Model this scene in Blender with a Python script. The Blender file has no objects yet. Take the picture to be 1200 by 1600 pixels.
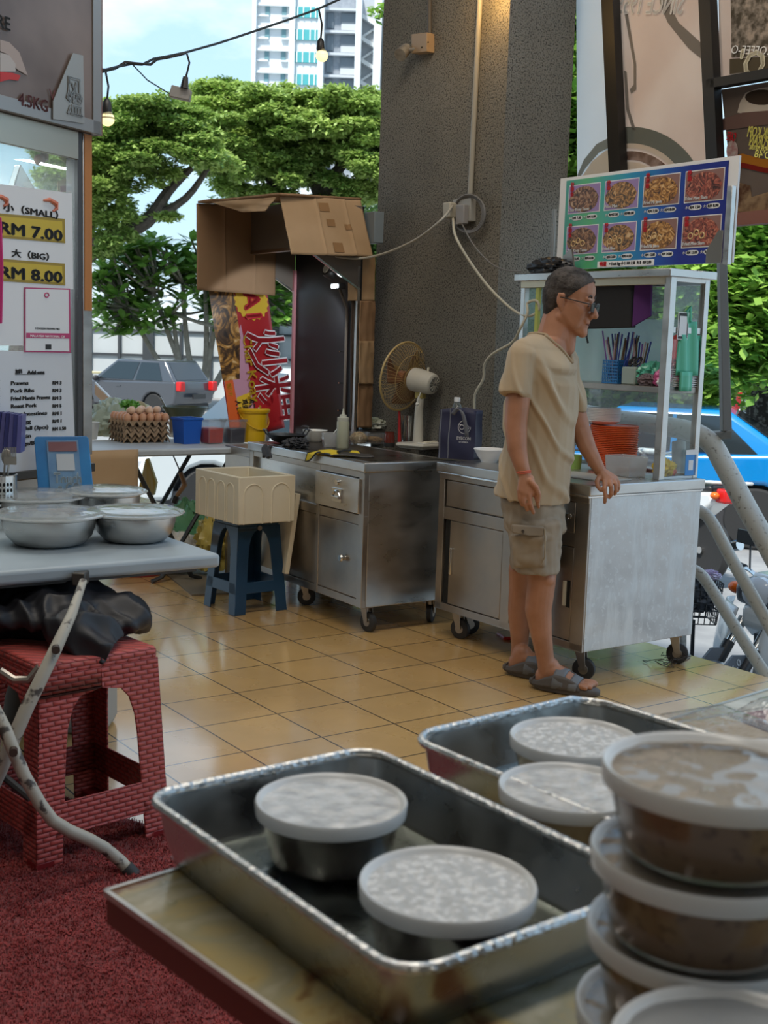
import bpy, bmesh, math, random
from mathutils import Vector, Matrix, noise, Euler
random.seed(7)
V = Vector
SC = bpy.context.scene
COL = SC.collection
R = math.radians
# ---------------------------------------------------------------- camera
FPX, PITCH, ROLL, CAMH = 1913.7, R(7.827), R(1.843), 1.32
_f = V((0, math.cos(PITCH), -math.sin(PITCH)))
_u0 = V((1, 0, 0)).cross(_f)
CR = V((1, 0, 0)) * math.cos(ROLL) + _u0 * math.sin(ROLL)
CU = V((1, 0, 0)) * -math.sin(ROLL) + _u0 * math.cos(ROLL)
CC = V((0, 0, CAMH))
cd = bpy.data.cameras.new('camera')
cam = bpy.data.objects.new('camera', cd)
COL.objects.link(cam)
M4 = Matrix((CR, CU, -_f)).transposed().to_4x4()
M4.translation = CC
cam.matrix_world = M4
cd.sensor_fit = 'VERTICAL'
cd.sensor_height = 36
cd.sensor_width = 27
cd.lens = FPX * 36 / 1600
cd.clip_end = 400
cd.clip_start = .02
cd.dof.use_dof = True
cd.dof.focus_distance = 4.8
cd.dof.aperture_fstop = 9
SC.camera = cam
# ---------------------------------------------------------------- view + light
SC.view_settings.view_transform = 'Standard'
SC.view_settings.look = 'None'
SC.view_settings.gamma = 1
SC.view_settings.use_curve_mapping = False
SC.view_settings.exposure = 0.80
SKY_STRENGTH = 0.84
SUN_STRENGTH = 3.6
w = bpy.data.worlds.new('sky')
SC.world = w
w.use_nodes = True
nt = w.node_tree
nt.nodes.clear()
N = nt.nodes.new
out = N('ShaderNodeOutputWorld'); bg = N('ShaderNodeBackground'); tc = N('ShaderNodeTexCoord')
sx = N('ShaderNodeSeparateXYZ'); rmp = N('ShaderNodeValToRGB'); mp = N('ShaderNodeMapping')
nz = N('ShaderNodeTexNoise'); cr = N('ShaderNodeValToRGB'); mx = N('ShaderNodeMix')
mx.data_type = 'RGBA'
L = nt.links.new
L(tc.outputs['Generated'], sx.inputs[0]); L(sx.outputs['Z'], rmp.inputs[0])
e = rmp.color_ramp.elements
e[0].position = 0.0; e[0].color = (.55, .70, .80, 1)
e[1].position = 1.0; e[1].color = (.33, .52, .82, 1)
k = e.new(.12); k.color = (.46, .68, .84, 1)
k = e.new(.35); k.color = (.38, .60, .84, 1)
mp.inputs['Scale'].default_value = (2.2, 2.2, 5.5)
mp.inputs['Location'].default_value = (.35, .1, .12)
L(tc.outputs['Generated'], mp.inputs[0]); L(mp.outputs[0], nz.inputs['Vector'])
nz.inputs['Scale'].default_value = 2.2; nz.inputs['Detail'].default_value = 7; nz.inputs['Roughness'].default_value = .55
L(nz.outputs['Fac'], cr.inputs[0])
cr.color_ramp.elements[0].position = .49; cr.color_ramp.elements[0].color = (0, 0, 0, 1)
cr.color_ramp.elements[1].position = .72; cr.color_ramp.elements[1].color = (1, 1, 1, 1)
L(cr.outputs[0], mx.inputs[0]); L(rmp.outputs[0], mx.inputs[6]); mx.inputs[7].default_value = (.84, .90, .95, 1)
L(mx.outputs[2], bg.inputs[0]); bg.inputs[1].default_value = SKY_STRENGTH
L(bg.outputs[0], out.inputs[0])
sd = bpy.data.lights.new('sun', 'SUN'); sd.energy = SUN_STRENGTH; sd.angle = R(6); sd.color = (1, .96, .88)
so = bpy.data.objects.new('sun', sd); COL.objects.link(so)
so.rotation_euler = Euler((R(30), R(-14), 0))   # high sun, from the camera's side of the street
def area(name, loc, rot, sx_, sy_, e_, col):
    d = bpy.data.lights.new(name, 'AREA'); d.shape = 'RECTANGLE'; d.size = sx_; d.size_y = sy_; d.energy = e_; d.color = col
    o = bpy.data.objects.new(name, d); COL.objects.link(o); o.location = loc; o.rotation_euler = rot
    return o
# added overhead fill lights that brighten the hall; no fixtures are seen there
area('ceiling_fill_light', (.4, 1.0, 4.3), (0, 0, R(35)), 3.0, .5, 34, (1, .93, .82))
area('ceiling_fill_light', (-.6, 4.0, 4.4), (0, 0, R(35)), 3.0, .5, 34, (1, .93, .82))

# ---------------------------------------------------------------- picture <-> place
def ray(x, y): return _f + CR * ((x - 600) / FPX) + CU * ((800 - y) / FPX)
def fl(x, y, z=0.):
    d = ray(x, y); return CC + d * ((z - CAMH) / d.z)
def at(x, y, Y):
    d = ray(x, y); return CC + d * (Y / d.y)
def hit(x, y, P, n):
    d = ray(x, y); n = V(n); return CC + d * ((V(P) - CC).dot(n) / d.dot(n))
GA = R(35.4)                                   # the floor grid's bearing
GU = V((math.cos(GA), math.sin(GA), 0)); GV = V((-math.sin(GA), math.cos(GA), 0))
UP = V((0, 0, 1))

# ---------------------------------------------------------------- materials
MATS = {}
def mat(name, col, rough=.5, metal=0., col2=None, scale=8., bump=0., bscale=None, emis=None, es=0, trans=0, alpha=1, spec=.5,
        coat=0, detail=4, contrast=(.35, .65), sss=0, stretch=None, rough2=None, ior=None, sheen=0, obj=True):
    if name in MATS: return MATS[name]
    m = bpy.data.materials.new(name); m.use_nodes = True; t = m.node_tree; b = t.nodes['Principled BSDF']
    I = b.inputs
    I['Base Color'].default_value = (*col, 1); I['Roughness'].default_value = rough; I['Metallic'].default_value = metal
    I['Specular IOR Level'].default_value = spec; I['Alpha'].default_value = alpha
    if trans: I['Transmission Weight'].default_value = trans
    if ior: I['IOR'].default_value = ior
    if coat: I['Coat Weight'].default_value = coat
    if sheen: I['Sheen Weight'].default_value = sheen
    if sss:
        I['Subsurface Weight'].default_value = sss; I['Subsurface Radius'].default_value = (.01, .004, .002)
        I['Subsurface Scale'].default_value = .5
    if emis: I['Emission Color'].default_value = (*emis, 1); I['Emission Strength'].default_value = es
    tc = t.nodes.new('ShaderNodeTexCoord'); mp = t.nodes.new('ShaderNodeMapping')
    t.links.new(tc.outputs['Object'], mp.inputs[0])
    if stretch: mp.inputs['Scale'].default_value = stretch
    if col2 or rough2 is not None:
        n = t.nodes.new('ShaderNodeTexNoise'); n.inputs['Scale'].default_value = scale; n.inputs['Detail'].default_value = detail
        t.links.new(mp.outputs[0], n.inputs['Vector'])
        r = t.nodes.new('ShaderNodeValToRGB'); t.links.new(n.outputs['Fac'], r.inputs[0])
        r.color_ramp.elements[0].position = contrast[0]; r.color_ramp.elements[1].position = contrast[1]
        if col2:
            r.color_ramp.elements[0].color = (*col, 1); r.color_ramp.elements[1].color = (*col2, 1)
            t.links.new(r.outputs[0], I['Base Color'])
        if rough2 is not None:
            mr = t.nodes.new('ShaderNodeMapRange'); mr.inputs[3].default_value = rough; mr.inputs[4].default_value = rough2
            mr.inputs[1].default_value = contrast[0]; mr.inputs[2].default_value = contrast[1]
            t.links.new(n.outputs['Fac'], mr.inputs[0]); t.links.new(mr.outputs[0], I['Roughness'])
    if bump:
        n2 = t.nodes.new('ShaderNodeTexNoise'); n2.inputs['Scale'].default_value = bscale or scale; n2.inputs['Detail'].default_value = 5
        t.links.new(mp.outputs[0], n2.inputs['Vector'])
        bp = t.nodes.new('ShaderNodeBump'); bp.inputs['Strength'].default_value = min(1, bump); bp.inputs['Distance'].default_value = .02 * bump
        t.links.new(n2.outputs['Fac'], bp.inputs['Height']); t.links.new(bp.outputs[0], I['Normal'])
    MATS[name] = m
    return m

def thin_glass(name, tint=(1, 1, 1), haze=0., hazecol=(.7, .72, .73), rough=.02, bumpy=0):
    """single pane: clear with Fresnel gloss, plus an optional milky share"""
    if name in MATS: return MATS[name]
    m = bpy.data.materials.new(name); m.use_nodes = True; t = m.node_tree; t.nodes.clear()
    N = t.nodes.new; Lk = t.links.new
    o = N('ShaderNodeOutputMaterial'); tr = N('ShaderNodeBsdfTransparent'); gl = N('ShaderNodeBsdfGlossy'); lw = N('ShaderNodeLayerWeight'); lw.inputs[0].default_value = .5
    pw = N('ShaderNodeMath'); pw.operation = 'POWER'; pw.inputs[1].default_value = 5; Lk(lw.outputs['Facing'], pw.inputs[0])
    fr = N('ShaderNodeMath'); fr.operation = 'MULTIPLY_ADD'; fr.inputs[1].default_value = .93; fr.inputs[2].default_value = .05; Lk(pw.outputs[0], fr.inputs[0])
    tr.inputs[0].default_value = (*tint, 1); gl.inputs['Roughness'].default_value = rough
    mx = N('ShaderNodeMixShader'); Lk(fr.outputs[0], mx.inputs[0]); Lk(tr.outputs[0], mx.inputs[1]); Lk(gl.outputs[0], mx.inputs[2])
    last = mx
    if haze:
        df = N('ShaderNodeBsdfDiffuse'); df.inputs[0].default_value = (*hazecol, 1)
        tl = N('ShaderNodeBsdfTranslucent'); tl.inputs[0].default_value = (*hazecol, 1)
        ad = N('ShaderNodeMixShader'); ad.inputs[0].default_value = .45; Lk(df.outputs[0], ad.inputs[1]); Lk(tl.outputs[0], ad.inputs[2])
        m2 = N('ShaderNodeMixShader'); m2.inputs[0].default_value = haze
        Lk(tr.outputs[0], m2.inputs[1]); Lk(ad.outputs[0], m2.inputs[2])
        Lk(m2.outputs[0], mx.inputs[1])
    if bumpy:
        tc = N('ShaderNodeTexCoord'); n2 = N('ShaderNodeTexNoise'); n2.inputs['Scale'].default_value = bumpy; n2.inputs['Detail'].default_value = 3
        Lk(tc.outputs['Object'], n2.inputs['Vector']); bp = N('ShaderNodeBump'); bp.inputs['Strength'].default_value = .7; bp.inputs['Distance'].default_value = .004
        Lk(n2.outputs['Fac'], bp.inputs['Height']); Lk(bp.outputs[0], gl.inputs['Normal']); Lk(bp.outputs[0], lw.inputs['Normal'])
    Lk(mx.outputs[0], o.inputs[0])
    MATS[name] = m
    return m

def s2l(r, g, b): return tuple(((c / 255) / 12.92 if c / 255 <= .04045 else ((c / 255 + .055) / 1.055) ** 2.4) for c in (r, g, b))

# ---------------------------------------------------------------- objects
def chain(o):
    m = Matrix.Identity(4)
    while o is not None:
        m = o.matrix_basis @ m; o = o.parent
    return m
def tag(o, label=None, cat=None, group=None, kind=None):
    if label: o['label'] = label
    if cat: o['category'] = cat
    if group: o['group'] = group
    if kind: o['kind'] = kind
    return o
def thing(name, label, cat, loc=(0, 0, 0), rz=0., group=None, rot=None):
    o = bpy.data.objects.new(name, None); COL.objects.link(o); o.empty_display_size = .05
    o.location = loc; o.rotation_euler = rot or (0, 0, rz)
    return tag(o, label, cat, group)
def dup(root, loc=None, rz=None, label=None, group=None, scale=None):
    r = root.copy(); COL.objects.link(r)
    if loc is not None: r.location = loc
    if rz is not None: r.rotation_euler = (0, 0, rz)
    if scale is not None: r.scale = scale if hasattr(scale, '__len__') else (scale,) * 3
    tag(r, label, None, group)
    for ch in list(root.children):
        c = ch.copy(); COL.objects.link(c); c.parent = r
        for g in list(ch.children):
            d = g.copy(); COL.objects.link(d); d.parent = c
    return r

class MB:
    def __init__(s): s.v = []; s.f = []
    def add(s, vs, fs):
        n = len(s.v); s.v += [V(q) for q in vs]; s.f += [tuple(i + n for i in f) for f in fs]; return s
    def box(s, c, d, M=None, taper=None):
        hx, hy, hz = d[0] / 2, d[1] / 2, d[2] / 2
        vs = [V((x * hx, y * hy, z * hz)) for z in (-1, 1) for y in (-1, 1) for x in (-1, 1)]
        if taper:
            for q in vs[4:]: q.x *= taper[0]; q.y *= taper[1]
        if M is not None: vs = [M @ q for q in vs]
        vs = [q + V(c) for q in vs]
        return s.add(vs, [(0, 2, 3, 1), (4, 5, 7, 6), (0, 1, 5, 4), (2, 6, 7, 3), (0, 4, 6, 2), (1, 3, 7, 5)])
    def bb(s, x0, x1, y0, y1, z0, z1):
        return s.box(((x0 + x1) / 2, (y0 + y1) / 2, (z0 + z1) / 2), (abs(x1 - x0), abs(y1 - y0), abs(z1 - z0)))
    def slab(s, pts, off):
        pts = [V(p) for p in pts]; off = V(off); n = len(pts)
        vs = pts + [p + off for p in pts]
        return s.add(vs, [tuple(range(n))[::-1], tuple(range(n, 2 * n))] + [(i, (i + 1) % n, n + (i + 1) % n, n + i) for i in range(n)])
    def quad(s, *p): return s.add(p, [tuple(range(len(p)))])
    def tube(s, pts, r, n=8, closed=False, cap=True):
        pts = [V(p) for p in pts]; m = len(pts); rs = r if hasattr(r, '__len__') else [r] * m
        vs = []; prev = None
        for i, p in enumerate(pts):
            a = pts[i - 1] if (i > 0 or closed) else p; b = pts[(i + 1) % m] if (i < m - 1 or closed) else p
            t = (b - a).normalized() if (b - a).length > 1e-9 else UP
            if prev is None: x = t.orthogonal().normalized()
            else:
                x = prev - t * prev.dot(t); x = x.normalized() if x.length > 1e-6 else t.orthogonal().normalized()
            prev = x; y = t.cross(x)
            for k in range(n):
                a_ = 2 * math.pi * k / n; vs.append(p + (x * math.cos(a_) + y * math.sin(a_)) * rs[i])
        fs = []
        for i in range(m if closed else m - 1):
            j = (i + 1) % m
            for k in range(n): fs.append((i * n + k, i * n + (k + 1) % n, j * n + (k + 1) % n, j * n + k))
        if cap and not closed: fs += [tuple(range(n))[::-1], tuple(range((m - 1) * n, m * n))]
        return s.add(vs, fs)
    def cyl(s, a, b, r0, r1=None, n=20): return s.tube([a, b], [r0, r0 if r1 is None else r1], n)
    def lathe(s, prof, c=(0, 0, 0), n=32, M=None, sx=1, sy=1):
        vs = []; c = V(c)
        for r, z in prof:
            for k in range(n):
                a = 2 * math.pi * k / n; q = V((r * math.cos(a) * sx, r * math.sin(a) * sy, z))
                vs.append((M @ q if M is not None else q) + c)
        fs = [(i * n + k, i * n + (k + 1) % n, (i + 1) * n + (k + 1) % n, (i + 1) * n + k) for i in range(len(prof) - 1) for k in range(n)]
        if prof[0][0] > 1e-6: fs.append(tuple(range(n))[::-1])
        if prof[-1][0] > 1e-6: fs.append(tuple(range((len(prof) - 1) * n, len(prof) * n)))
        return s.add(vs, fs)
    def ell(s, c, r, n=14, M=None):
        if not hasattr(r, '__len__'): r = (r, r, r)
        prof = [(math.sin(math.pi * i / n), -math.cos(math.pi * i / n)) for i in range(n + 1)]
        vs = []; c = V(c); m = n * 2
        for pr, pz in prof:
            for k in range(m):
                a = 2 * math.pi * k / m; q = V((pr * math.cos(a) * r[0], pr * math.sin(a) * r[1], pz * r[2]))
                vs.append((M @ q if M is not None else q) + c)
        return s.add(vs, [(i * m + k, i * m + (k + 1) % m, (i + 1) * m + (k + 1) % m, (i + 1) * m + k) for i in range(n) for k in range(m)])
    def sheet(s, fn, nu, nv):
        vs = [fn(i / nu, j / nv) for j in range(nv + 1) for i in range(nu + 1)]
        return s.add(vs, [(j * (nu + 1) + i, j * (nu + 1) + i + 1, (j + 1) * (nu + 1) + i + 1, (j + 1) * (nu + 1) + i) for j in range(nv) for i in range(nu)])
    def build(s, name, m, parent=None, world=False, bev=0., smooth=35, solid=0., seg=2, weld=True, sub=0):
        me = bpy.data.meshes.new(name); vs = s.v
        if world and parent is not None:
            inv = chain(parent).inverted(); vs = [inv @ q for q in vs]
        me.from_pydata([tuple(q) for q in vs], [], s.f)
        b = bmesh.new(); b.from_mesh(me)
        if weld: bmesh.ops.remove_doubles(b, verts=b.verts, dist=1e-5)
        bmesh.ops.recalc_face_normals(b, faces=b.faces)
        b.to_mesh(me); b.free()
        if smooth:
            me.polygons.foreach_set('use_smooth', [True] * len(me.polygons)); me.set_sharp_from_angle(angle=R(smooth))
        me.materials.append(m)
        o = bpy.data.objects.new(name, me); COL.objects.link(o); o.parent = parent
        if solid:
            q = o.modifiers.new('s', 'SOLIDIFY'); q.thickness = solid; q.offset = 0
        if bev:
            q = o.modifiers.new('b', 'BEVEL'); q.width = bev; q.segments = seg; q.limit_method = 'ANGLE'; q.angle_limit = R(40); q.harden_normals = False
        if sub:
            q = o.modifiers.new('u', 'SUBSURF'); q.levels = sub; q.render_levels = sub
        return o
def struct(o): o['kind'] = 'structure'; return o

# convex hull of two ellipsoids / spheres: the unit of every organic shape
def _sph(c, r, M=None, n=10):
    if not hasattr(r, '__len__'): r = (r, r, r)
    o = []
    for i in range(n + 1):
        for k in range(2 * n):
            a = math.pi * i / n; b = math.pi * k / n; q = V((math.sin(a) * math.cos(b) * r[0], math.sin(a) * math.sin(b) * r[1], math.cos(a) * r[2]))
            o.append((M @ q if M is not None else q) + V(c))
            if i in (0, n): break
    return o
def blob(name, parts, m, parent=None, world=True, vox=.006, smooth=4, warp=None, cut=None, smf=.5):
    """parts: ('h', (c,r[,M]), (c,r[,M]) ...) hulls; voxel-united into one continuous skin"""
    bm = bmesh.new()
    for p in parts:
        pts = []
        for q in p[1:]: pts += _sph(*q)
        b2 = bmesh.new()
        for q in pts: b2.verts.new(q)
        res = bmesh.ops.convex_hull(b2, input=b2.verts)
        bmesh.ops.delete(b2, geom=[v for v in b2.verts if not v.link_faces], context='VERTS')
        me = bpy.data.meshes.new('t'); b2.to_mesh(me); b2.free(); bm.from_mesh(me); bpy.data.meshes.remove(me)
    me = bpy.data.meshes.new(name); bm.to_mesh(me); bm.free()
    tmp = bpy.data.objects.new('tmp', me); COL.objects.link(tmp)
    q = tmp.modifiers.new('r', 'REMESH'); q.mode = 'VOXEL'; q.voxel_size = vox
    if smooth:
        q = tmp.modifiers.new('s', 'SMOOTH'); q.iterations = smooth; q.factor = smf
    dg = bpy.context.evaluated_depsgraph_get(); dg.update()
    me2 = bpy.data.meshes.new_from_object(tmp.evaluated_get(dg)); bpy.data.objects.remove(tmp)
    me2.name = name
    b = bmesh.new(); b.from_mesh(me2)
    if warp:
        b.normal_update()
        nn = [v.normal.copy() for v in b.verts]
        for v, n_ in zip(b.verts, nn): v.co = warp(v.co.copy(), n_)
    if cut:
        for (co, no) in cut:
            g = b.verts[:] + b.edges[:] + b.faces[:]
            bmesh.ops.bisect_plane(b, geom=g, plane_co=co, plane_no=no, clear_outer=True, dist=1e-5)
    if world and parent is not None: b.transform(chain(parent).inverted())
    b.to_mesh(me2); b.free()
    me2.polygons.foreach_set('use_smooth', [True] * len(me2.polygons))
    me2.materials.clear(); me2.materials.append(m)
    o = bpy.data.objects.new(name, me2); COL.objects.link(o); o.parent = parent
    return o

def text(s, size, M, m, parent, name='lettering', bold=0., ext=.0006, align='LEFT', mirror=False, wid=None, world=True, shear=0):
    """lettering as a thin mesh; M maps text plane (x right, y up) to place"""
    c = bpy.data.curves.new('t', 'FONT'); c.body = s; c.size = size; c.align_x = align; c.align_y = 'CENTER'; c.extrude = ext
    c.resolution_u = 2; c.shear = shear
    tmp = bpy.data.objects.new('tmp', c); COL.objects.link(tmp)
    dg = bpy.context.evaluated_depsgraph_get(); dg.update()
    me = bpy.data.meshes.new_from_object(tmp.evaluated_get(dg)); bpy.data.objects.remove(tmp)
    if not me.vertices: return None
    if bold:
        b = bmesh.new(); b.from_mesh(me); n_ = len(b.verts)
        for dx, dy in ((bold * 1.3, 0), (-bold * 1.3, 0), (0, bold), (0, -bold)):
            g = bmesh.ops.duplicate(b, geom=b.verts[:n_] + [e_ for e_ in b.edges if e_.index >= 0 and e_.verts[0].index < n_ and e_.verts[0].index >= 0][:0] + [f_ for f_ in b.faces if all(0 <= v_.index < n_ for v_ in f_.verts)]) if 0 else None
            m2 = me.copy(); m2.transform(Matrix.Translation((dx, dy, 0))); b.from_mesh(m2); bpy.data.meshes.remove(m2)
        b.to_mesh(me); b.free()
    if wid:
        xs = [v.co.x for v in me.vertices]; k = wid / (max(xs) - min(xs)); me.transform(Matrix.Diagonal((k, 1, 1, 1)))
    if mirror: me.transform(Matrix.Diagonal((-1, 1, 1, 1))); me.flip_normals()
    me.transform(M if not (world and parent is not None) else chain(parent).inverted() @ M)
    me.materials.clear(); me.materials.append(m); me.name = name
    o = bpy.data.objects.new(name, me); COL.objects.link(o); o.parent = parent
    return o
def frame(o, x, y):
    """matrix with origin o, axes x (right), y (up), z normal"""
    x = V(x).normalized(); z = x.cross(V(y)).normalized(); y = z.cross(x)
    m = Matrix((x, y, z)).transposed().to_4x4(); m.translation = V(o); return m

# common stuff
STEEL = mat('stainless steel', (.50, .49, .47), .26, 1, scale=5, col2=(.62, .61, .59), rough2=.42, bump=.12, bscale=3, stretch=(1, 1, 2.5))
STEELD = mat('dull stainless steel', (.36, .33, .30), .34, 1, col2=(.50, .46, .41), scale=4, rough2=.5, bump=.10, bscale=4)
CHROME = mat('bright steel', (.68, .68, .67), .16, 1)
ALU = mat('aluminium', (.48, .49, .49), .38, 1, col2=(.62, .63, .63), scale=30, rough2=.55, bump=.15, bscale=60)
BLACK = mat('black plastic', (.02, .02, .022), .4)
DARK = mat('dark gap', (.008, .008, .008), .9)
RUB = mat('rubber', (.025, .025, .027), .6)
WHITE = mat('white plastic', (.72, .71, .67), .4)
INK = mat('black ink', (.02, .02, .02), .6)
PAPER = mat('white paper', (.66, .67, .69), .45)
REDP = mat('red plastic', (.55, .03, .03), .35)
CARD = mat('cardboard', (.27, .155, .08), .8, col2=(.33, .20, .11), scale=2.5, bump=.05, bscale=40)
CARDL = mat('pale cardboard', (.40, .26, .14), .8, col2=(.46, .31, .18), scale=3, bump=.05, bscale=40)
GLASS = thin_glass('clear glass', (.93, .96, .95))
GLASSH = thin_glass('dusty glass', (.92, .95, .94), .13)
# ================================================================ the setting
def uv2w(a, b, z=0.): return GU * a + GV * b + UP * z
def w2uv(p): return (V(p).dot(GU), V(p).dot(GV))
EDGE = 4.18                                    # floor edge, measured along GU
def tile_mat():
    m = bpy.data.materials.new('ochre floor tiles'); m.use_nodes = True; t = m.node_tree; b = t.nodes['Principled BSDF']; N = t.nodes.new; Lk = t.links.new
    tc = N('ShaderNodeTexCoord'); br = N('ShaderNodeTexBrick'); Lk(tc.outputs['Object'], br.inputs['Vector'])
    br.offset = 0; br.inputs['Scale'].default_value = 1; br.inputs['Brick Width'].default_value = .3; br.inputs['Row Height'].default_value = .3
    br.inputs['Mortar Size'].default_value = .0030; br.inputs['Mortar Smooth'].default_value = .1
    br.inputs['Color1'].default_value = (.63, .385, .145, 1); br.inputs['Color2'].default_value = (.67, .415, .16, 1); br.inputs['Mortar'].default_value = (.02, .013, .008, 1)
    n = N('ShaderNodeTexNoise'); n.inputs['Scale'].default_value = 3; n.inputs['Detail'].default_value = 8; Lk(tc.outputs['Object'], n.inputs['Vector'])
    mr = N('ShaderNodeMapRange'); mr.inputs[1].default_value = .3; mr.inputs[2].default_value = .75; mr.inputs[3].default_value = 1.08; mr.inputs[4].default_value = .8
    Lk(n.outputs['Fac'], mr.inputs[0])
    mu = N('ShaderNodeMix'); mu.data_type = 'RGBA'; mu.blend_type = 'MULTIPLY'; mu.inputs[0].default_value = 1
    Lk(br.outputs['Color'], mu.inputs[6]); Lk(mr.outputs[0], mu.inputs[7]); Lk(mu.outputs[2], b.inputs['Base Color'])
    r2 = N('ShaderNodeMapRange'); r2.inputs[3].default_value = .20; r2.inputs[4].default_value = .36; r2.inputs[1].default_value = .3; r2.inputs[2].default_value = .7
    Lk(n.outputs['Fac'], r2.inputs[0]); Lk(r2.outputs[0], b.inputs['Roughness'])
    bp = N('ShaderNodeBump'); bp.inputs['Strength'].default_value = .5; bp.inputs['Distance'].default_value = .002; bp.invert = True
    Lk(br.outputs['Fac'], bp.inputs['Height']); Lk(bp.outputs[0], b.inputs['Normal'])
    b.inputs['IOR'].default_value = 1.65; b.inputs['Coat Weight'].default_value = .9; b.inputs['Coat Roughness'].default_value = .12; b.inputs['Coat IOR'].default_value = 1.6
    return m
TILE = tile_mat()
fo = MB().bb(-9.5, EDGE - (V((-.565, 5.555, 0)).dot(GU)), -9, 9, -.12, 0).build('floor', TILE, smooth=0)
fo.location = (-.565, 5.555, 0); fo.rotation_euler = (0, 0, GA); struct(fo)
CONC = mat('worn concrete', (.30, .30, .29), .85, col2=(.42, .42, .40), scale=3, bump=.2, bscale=40)
ASPH = mat('grey street surface', (.20, .20, .20), .85, col2=(.30, .30, .29), scale=2, bump=.1, bscale=60)
o = MB().bb(-60, 60, -20, 120, -1.2, -1.0).build('ground', ASPH, smooth=0); struct(o)
o = MB().slab([uv2w(EDGE - .35, -12), uv2w(EDGE - .02, -12), uv2w(EDGE - .02, 16), uv2w(EDGE - .35, 16)], (0, 0, -1)).build('trim_1', CONC, smooth=0)
o.location.z = -.125; struct(o)
PLAST = mat('pale plaster', (.42, .40, .36), .8, col2=(.5, .48, .44), scale=1.5)
# hall shell, inside the perimeter line
UE = 4.3
def shell(name, pts, off, m): return struct(MB().slab(pts, off).build(name, m, smooth=0))
shell('ceiling', [uv2w(-4, -9, 4.7), uv2w(UE, -9, 4.7), uv2w(UE, 9, 4.7), uv2w(-4, 9, 4.7)], (0, 0, .15), PLAST)
shell('wall_left', [uv2w(-4, -9, 0), uv2w(-4, 9, 0), uv2w(-4, 9, 4.7), uv2w(-4, -9, 4.7)], GU * -.15, PLAST)
shell('wall_back', [uv2w(-4, -6, 0), uv2w(UE, -6, 0), uv2w(UE, -6, 4.7), uv2w(-4, -6, 4.7)], GV * -.15, PLAST)
shell('wall_far', [uv2w(-4, 8, 0), uv2w(-.2, 8, 0), uv2w(-.2, 8, 4.7), uv2w(-4, 8, 4.7)], GV * .15, PLAST)
# pillar: rough-cast concrete
def pillar_mat():
    m = bpy.data.materials.new('rough cast concrete'); m.use_nodes = True; t = m.node_tree; b = t.nodes['Principled BSDF']; N = t.nodes.new; Lk = t.links.new
    tc = N('ShaderNodeTexCoord'); n = N('ShaderNodeTexNoise'); n.inputs['Scale'].default_value = 120; n.inputs['Detail'].default_value = 3; Lk(tc.outputs['Object'], n.inputs['Vector'])
    r = N('ShaderNodeValToRGB'); Lk(n.outputs['Fac'], r.inputs[0])
    r.color_ramp.elements[0].position = .36; r.color_ramp.elements[0].color = (.045, .04, .032, 1)
    r.color_ramp.elements[1].position = .50; r.color_ramp.elements[1].color = (.185, .17, .14, 1)
    n2 = N('ShaderNodeTexNoise'); n2.inputs['Scale'].default_value = 1.3; n2.inputs['Detail'].default_value = 5; Lk(tc.outputs['Object'], n2.inputs['Vector'])
    mr = N('ShaderNodeMapRange'); mr.inputs[1].default_value = .3; mr.inputs[2].default_value = .7; mr.inputs[3].default_value = .75; mr.inputs[4].default_value = 1.25
    Lk(n2.outputs['Fac'], mr.inputs[0]); mu = N('ShaderNodeMix'); mu.data_type = 'RGBA'; mu.blend_type = 'MULTIPLY'; mu.inputs[0].default_value = 1
    Lk(r.outputs[0], mu.inputs[6]); Lk(mr.outputs[0], mu.inputs[7]); Lk(mu.outputs[2], b.inputs['Base Color']); b.inputs['Roughness'].default_value = .9
    bp = N('ShaderNodeBump'); bp.inputs['Strength'].default_value = .9; bp.inputs['Distance'].default_value = .006
    Lk(n.outputs['Fac'], bp.inputs['Height']); Lk(bp.outputs[0], b.inputs['Normal'])
    return m
PILM = pillar_mat()
PC = V((.515, 6.02, 0))                        # pillar's near corner
po = MB().bb(0, .42, 0, 1.04, 0, 4.7).build('pillar', PILM, smooth=0)
po.location = PC; po.rotation_euler = (0, 0, GA); struct(po)
# red pile carpet
CARP = mat('red carpet', (.14, .012, .012), .95, col2=(.26, .03, .03), scale=90, bump=.4, bscale=300, sheen=.3)
CARP2 = mat('red carpet yarn', (.17, .015, .016), .95, col2=(.32, .05, .05), scale=14)
ca = thing('carpet', 'dark red shaggy carpet on the floor at the bottom left, under the red stool', 'carpet', (-.9, 2.2, 0))
cpts = [(-.45, 3.06), (-.90, 3.36), (-2.6, 3.9), (-3.2, .4), (.9, .2), (.5, 1.6)]
MB().slab([(x, y, .001) for x, y in cpts], (0, 0, .007)).build('backing', CARP, ca, world=True, smooth=0)
mb = MB(); rr = random.Random(3)
def inpoly(x, y, P):
    c = False
    for i in range(len(P)):
        (x1, y1), (x2, y2) = P[i], P[i - 1]
        if (y1 > y) != (y2 > y) and x < (x2 - x1) * (y - y1) / (y2 - y1) + x1: c = not c
    return c
k = 0
while k < 52000:
    x = rr.uniform(-1.35, .2); y = rr.uniform(1.55, 3.45)
    if not inpoly(x, y, cpts) or x / y < -.36: continue
    k += 1; a = rr.uniform(0, 6.28); h = rr.uniform(.004, .010); l = rr.uniform(.003, .008); c, s = math.cos(a), math.sin(a); ww = .0011
    b_ = V((x, y, .007)); tip = b_ + V((c * l, s * l, h)); mid = b_ + V((c * l * .2, s * l * .2, h * .8)); sdv = V((-s * ww, c * ww, 0))
    mb.add([b_ - sdv, b_ + sdv, mid + sdv, mid - sdv, tip + sdv, tip - sdv], [(0, 1, 2, 3), (3, 2, 4, 5)])
o = mb.build('pile', CARP2, ca, world=True, smooth=0, weld=False); tag(o, kind='stuff')

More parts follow.
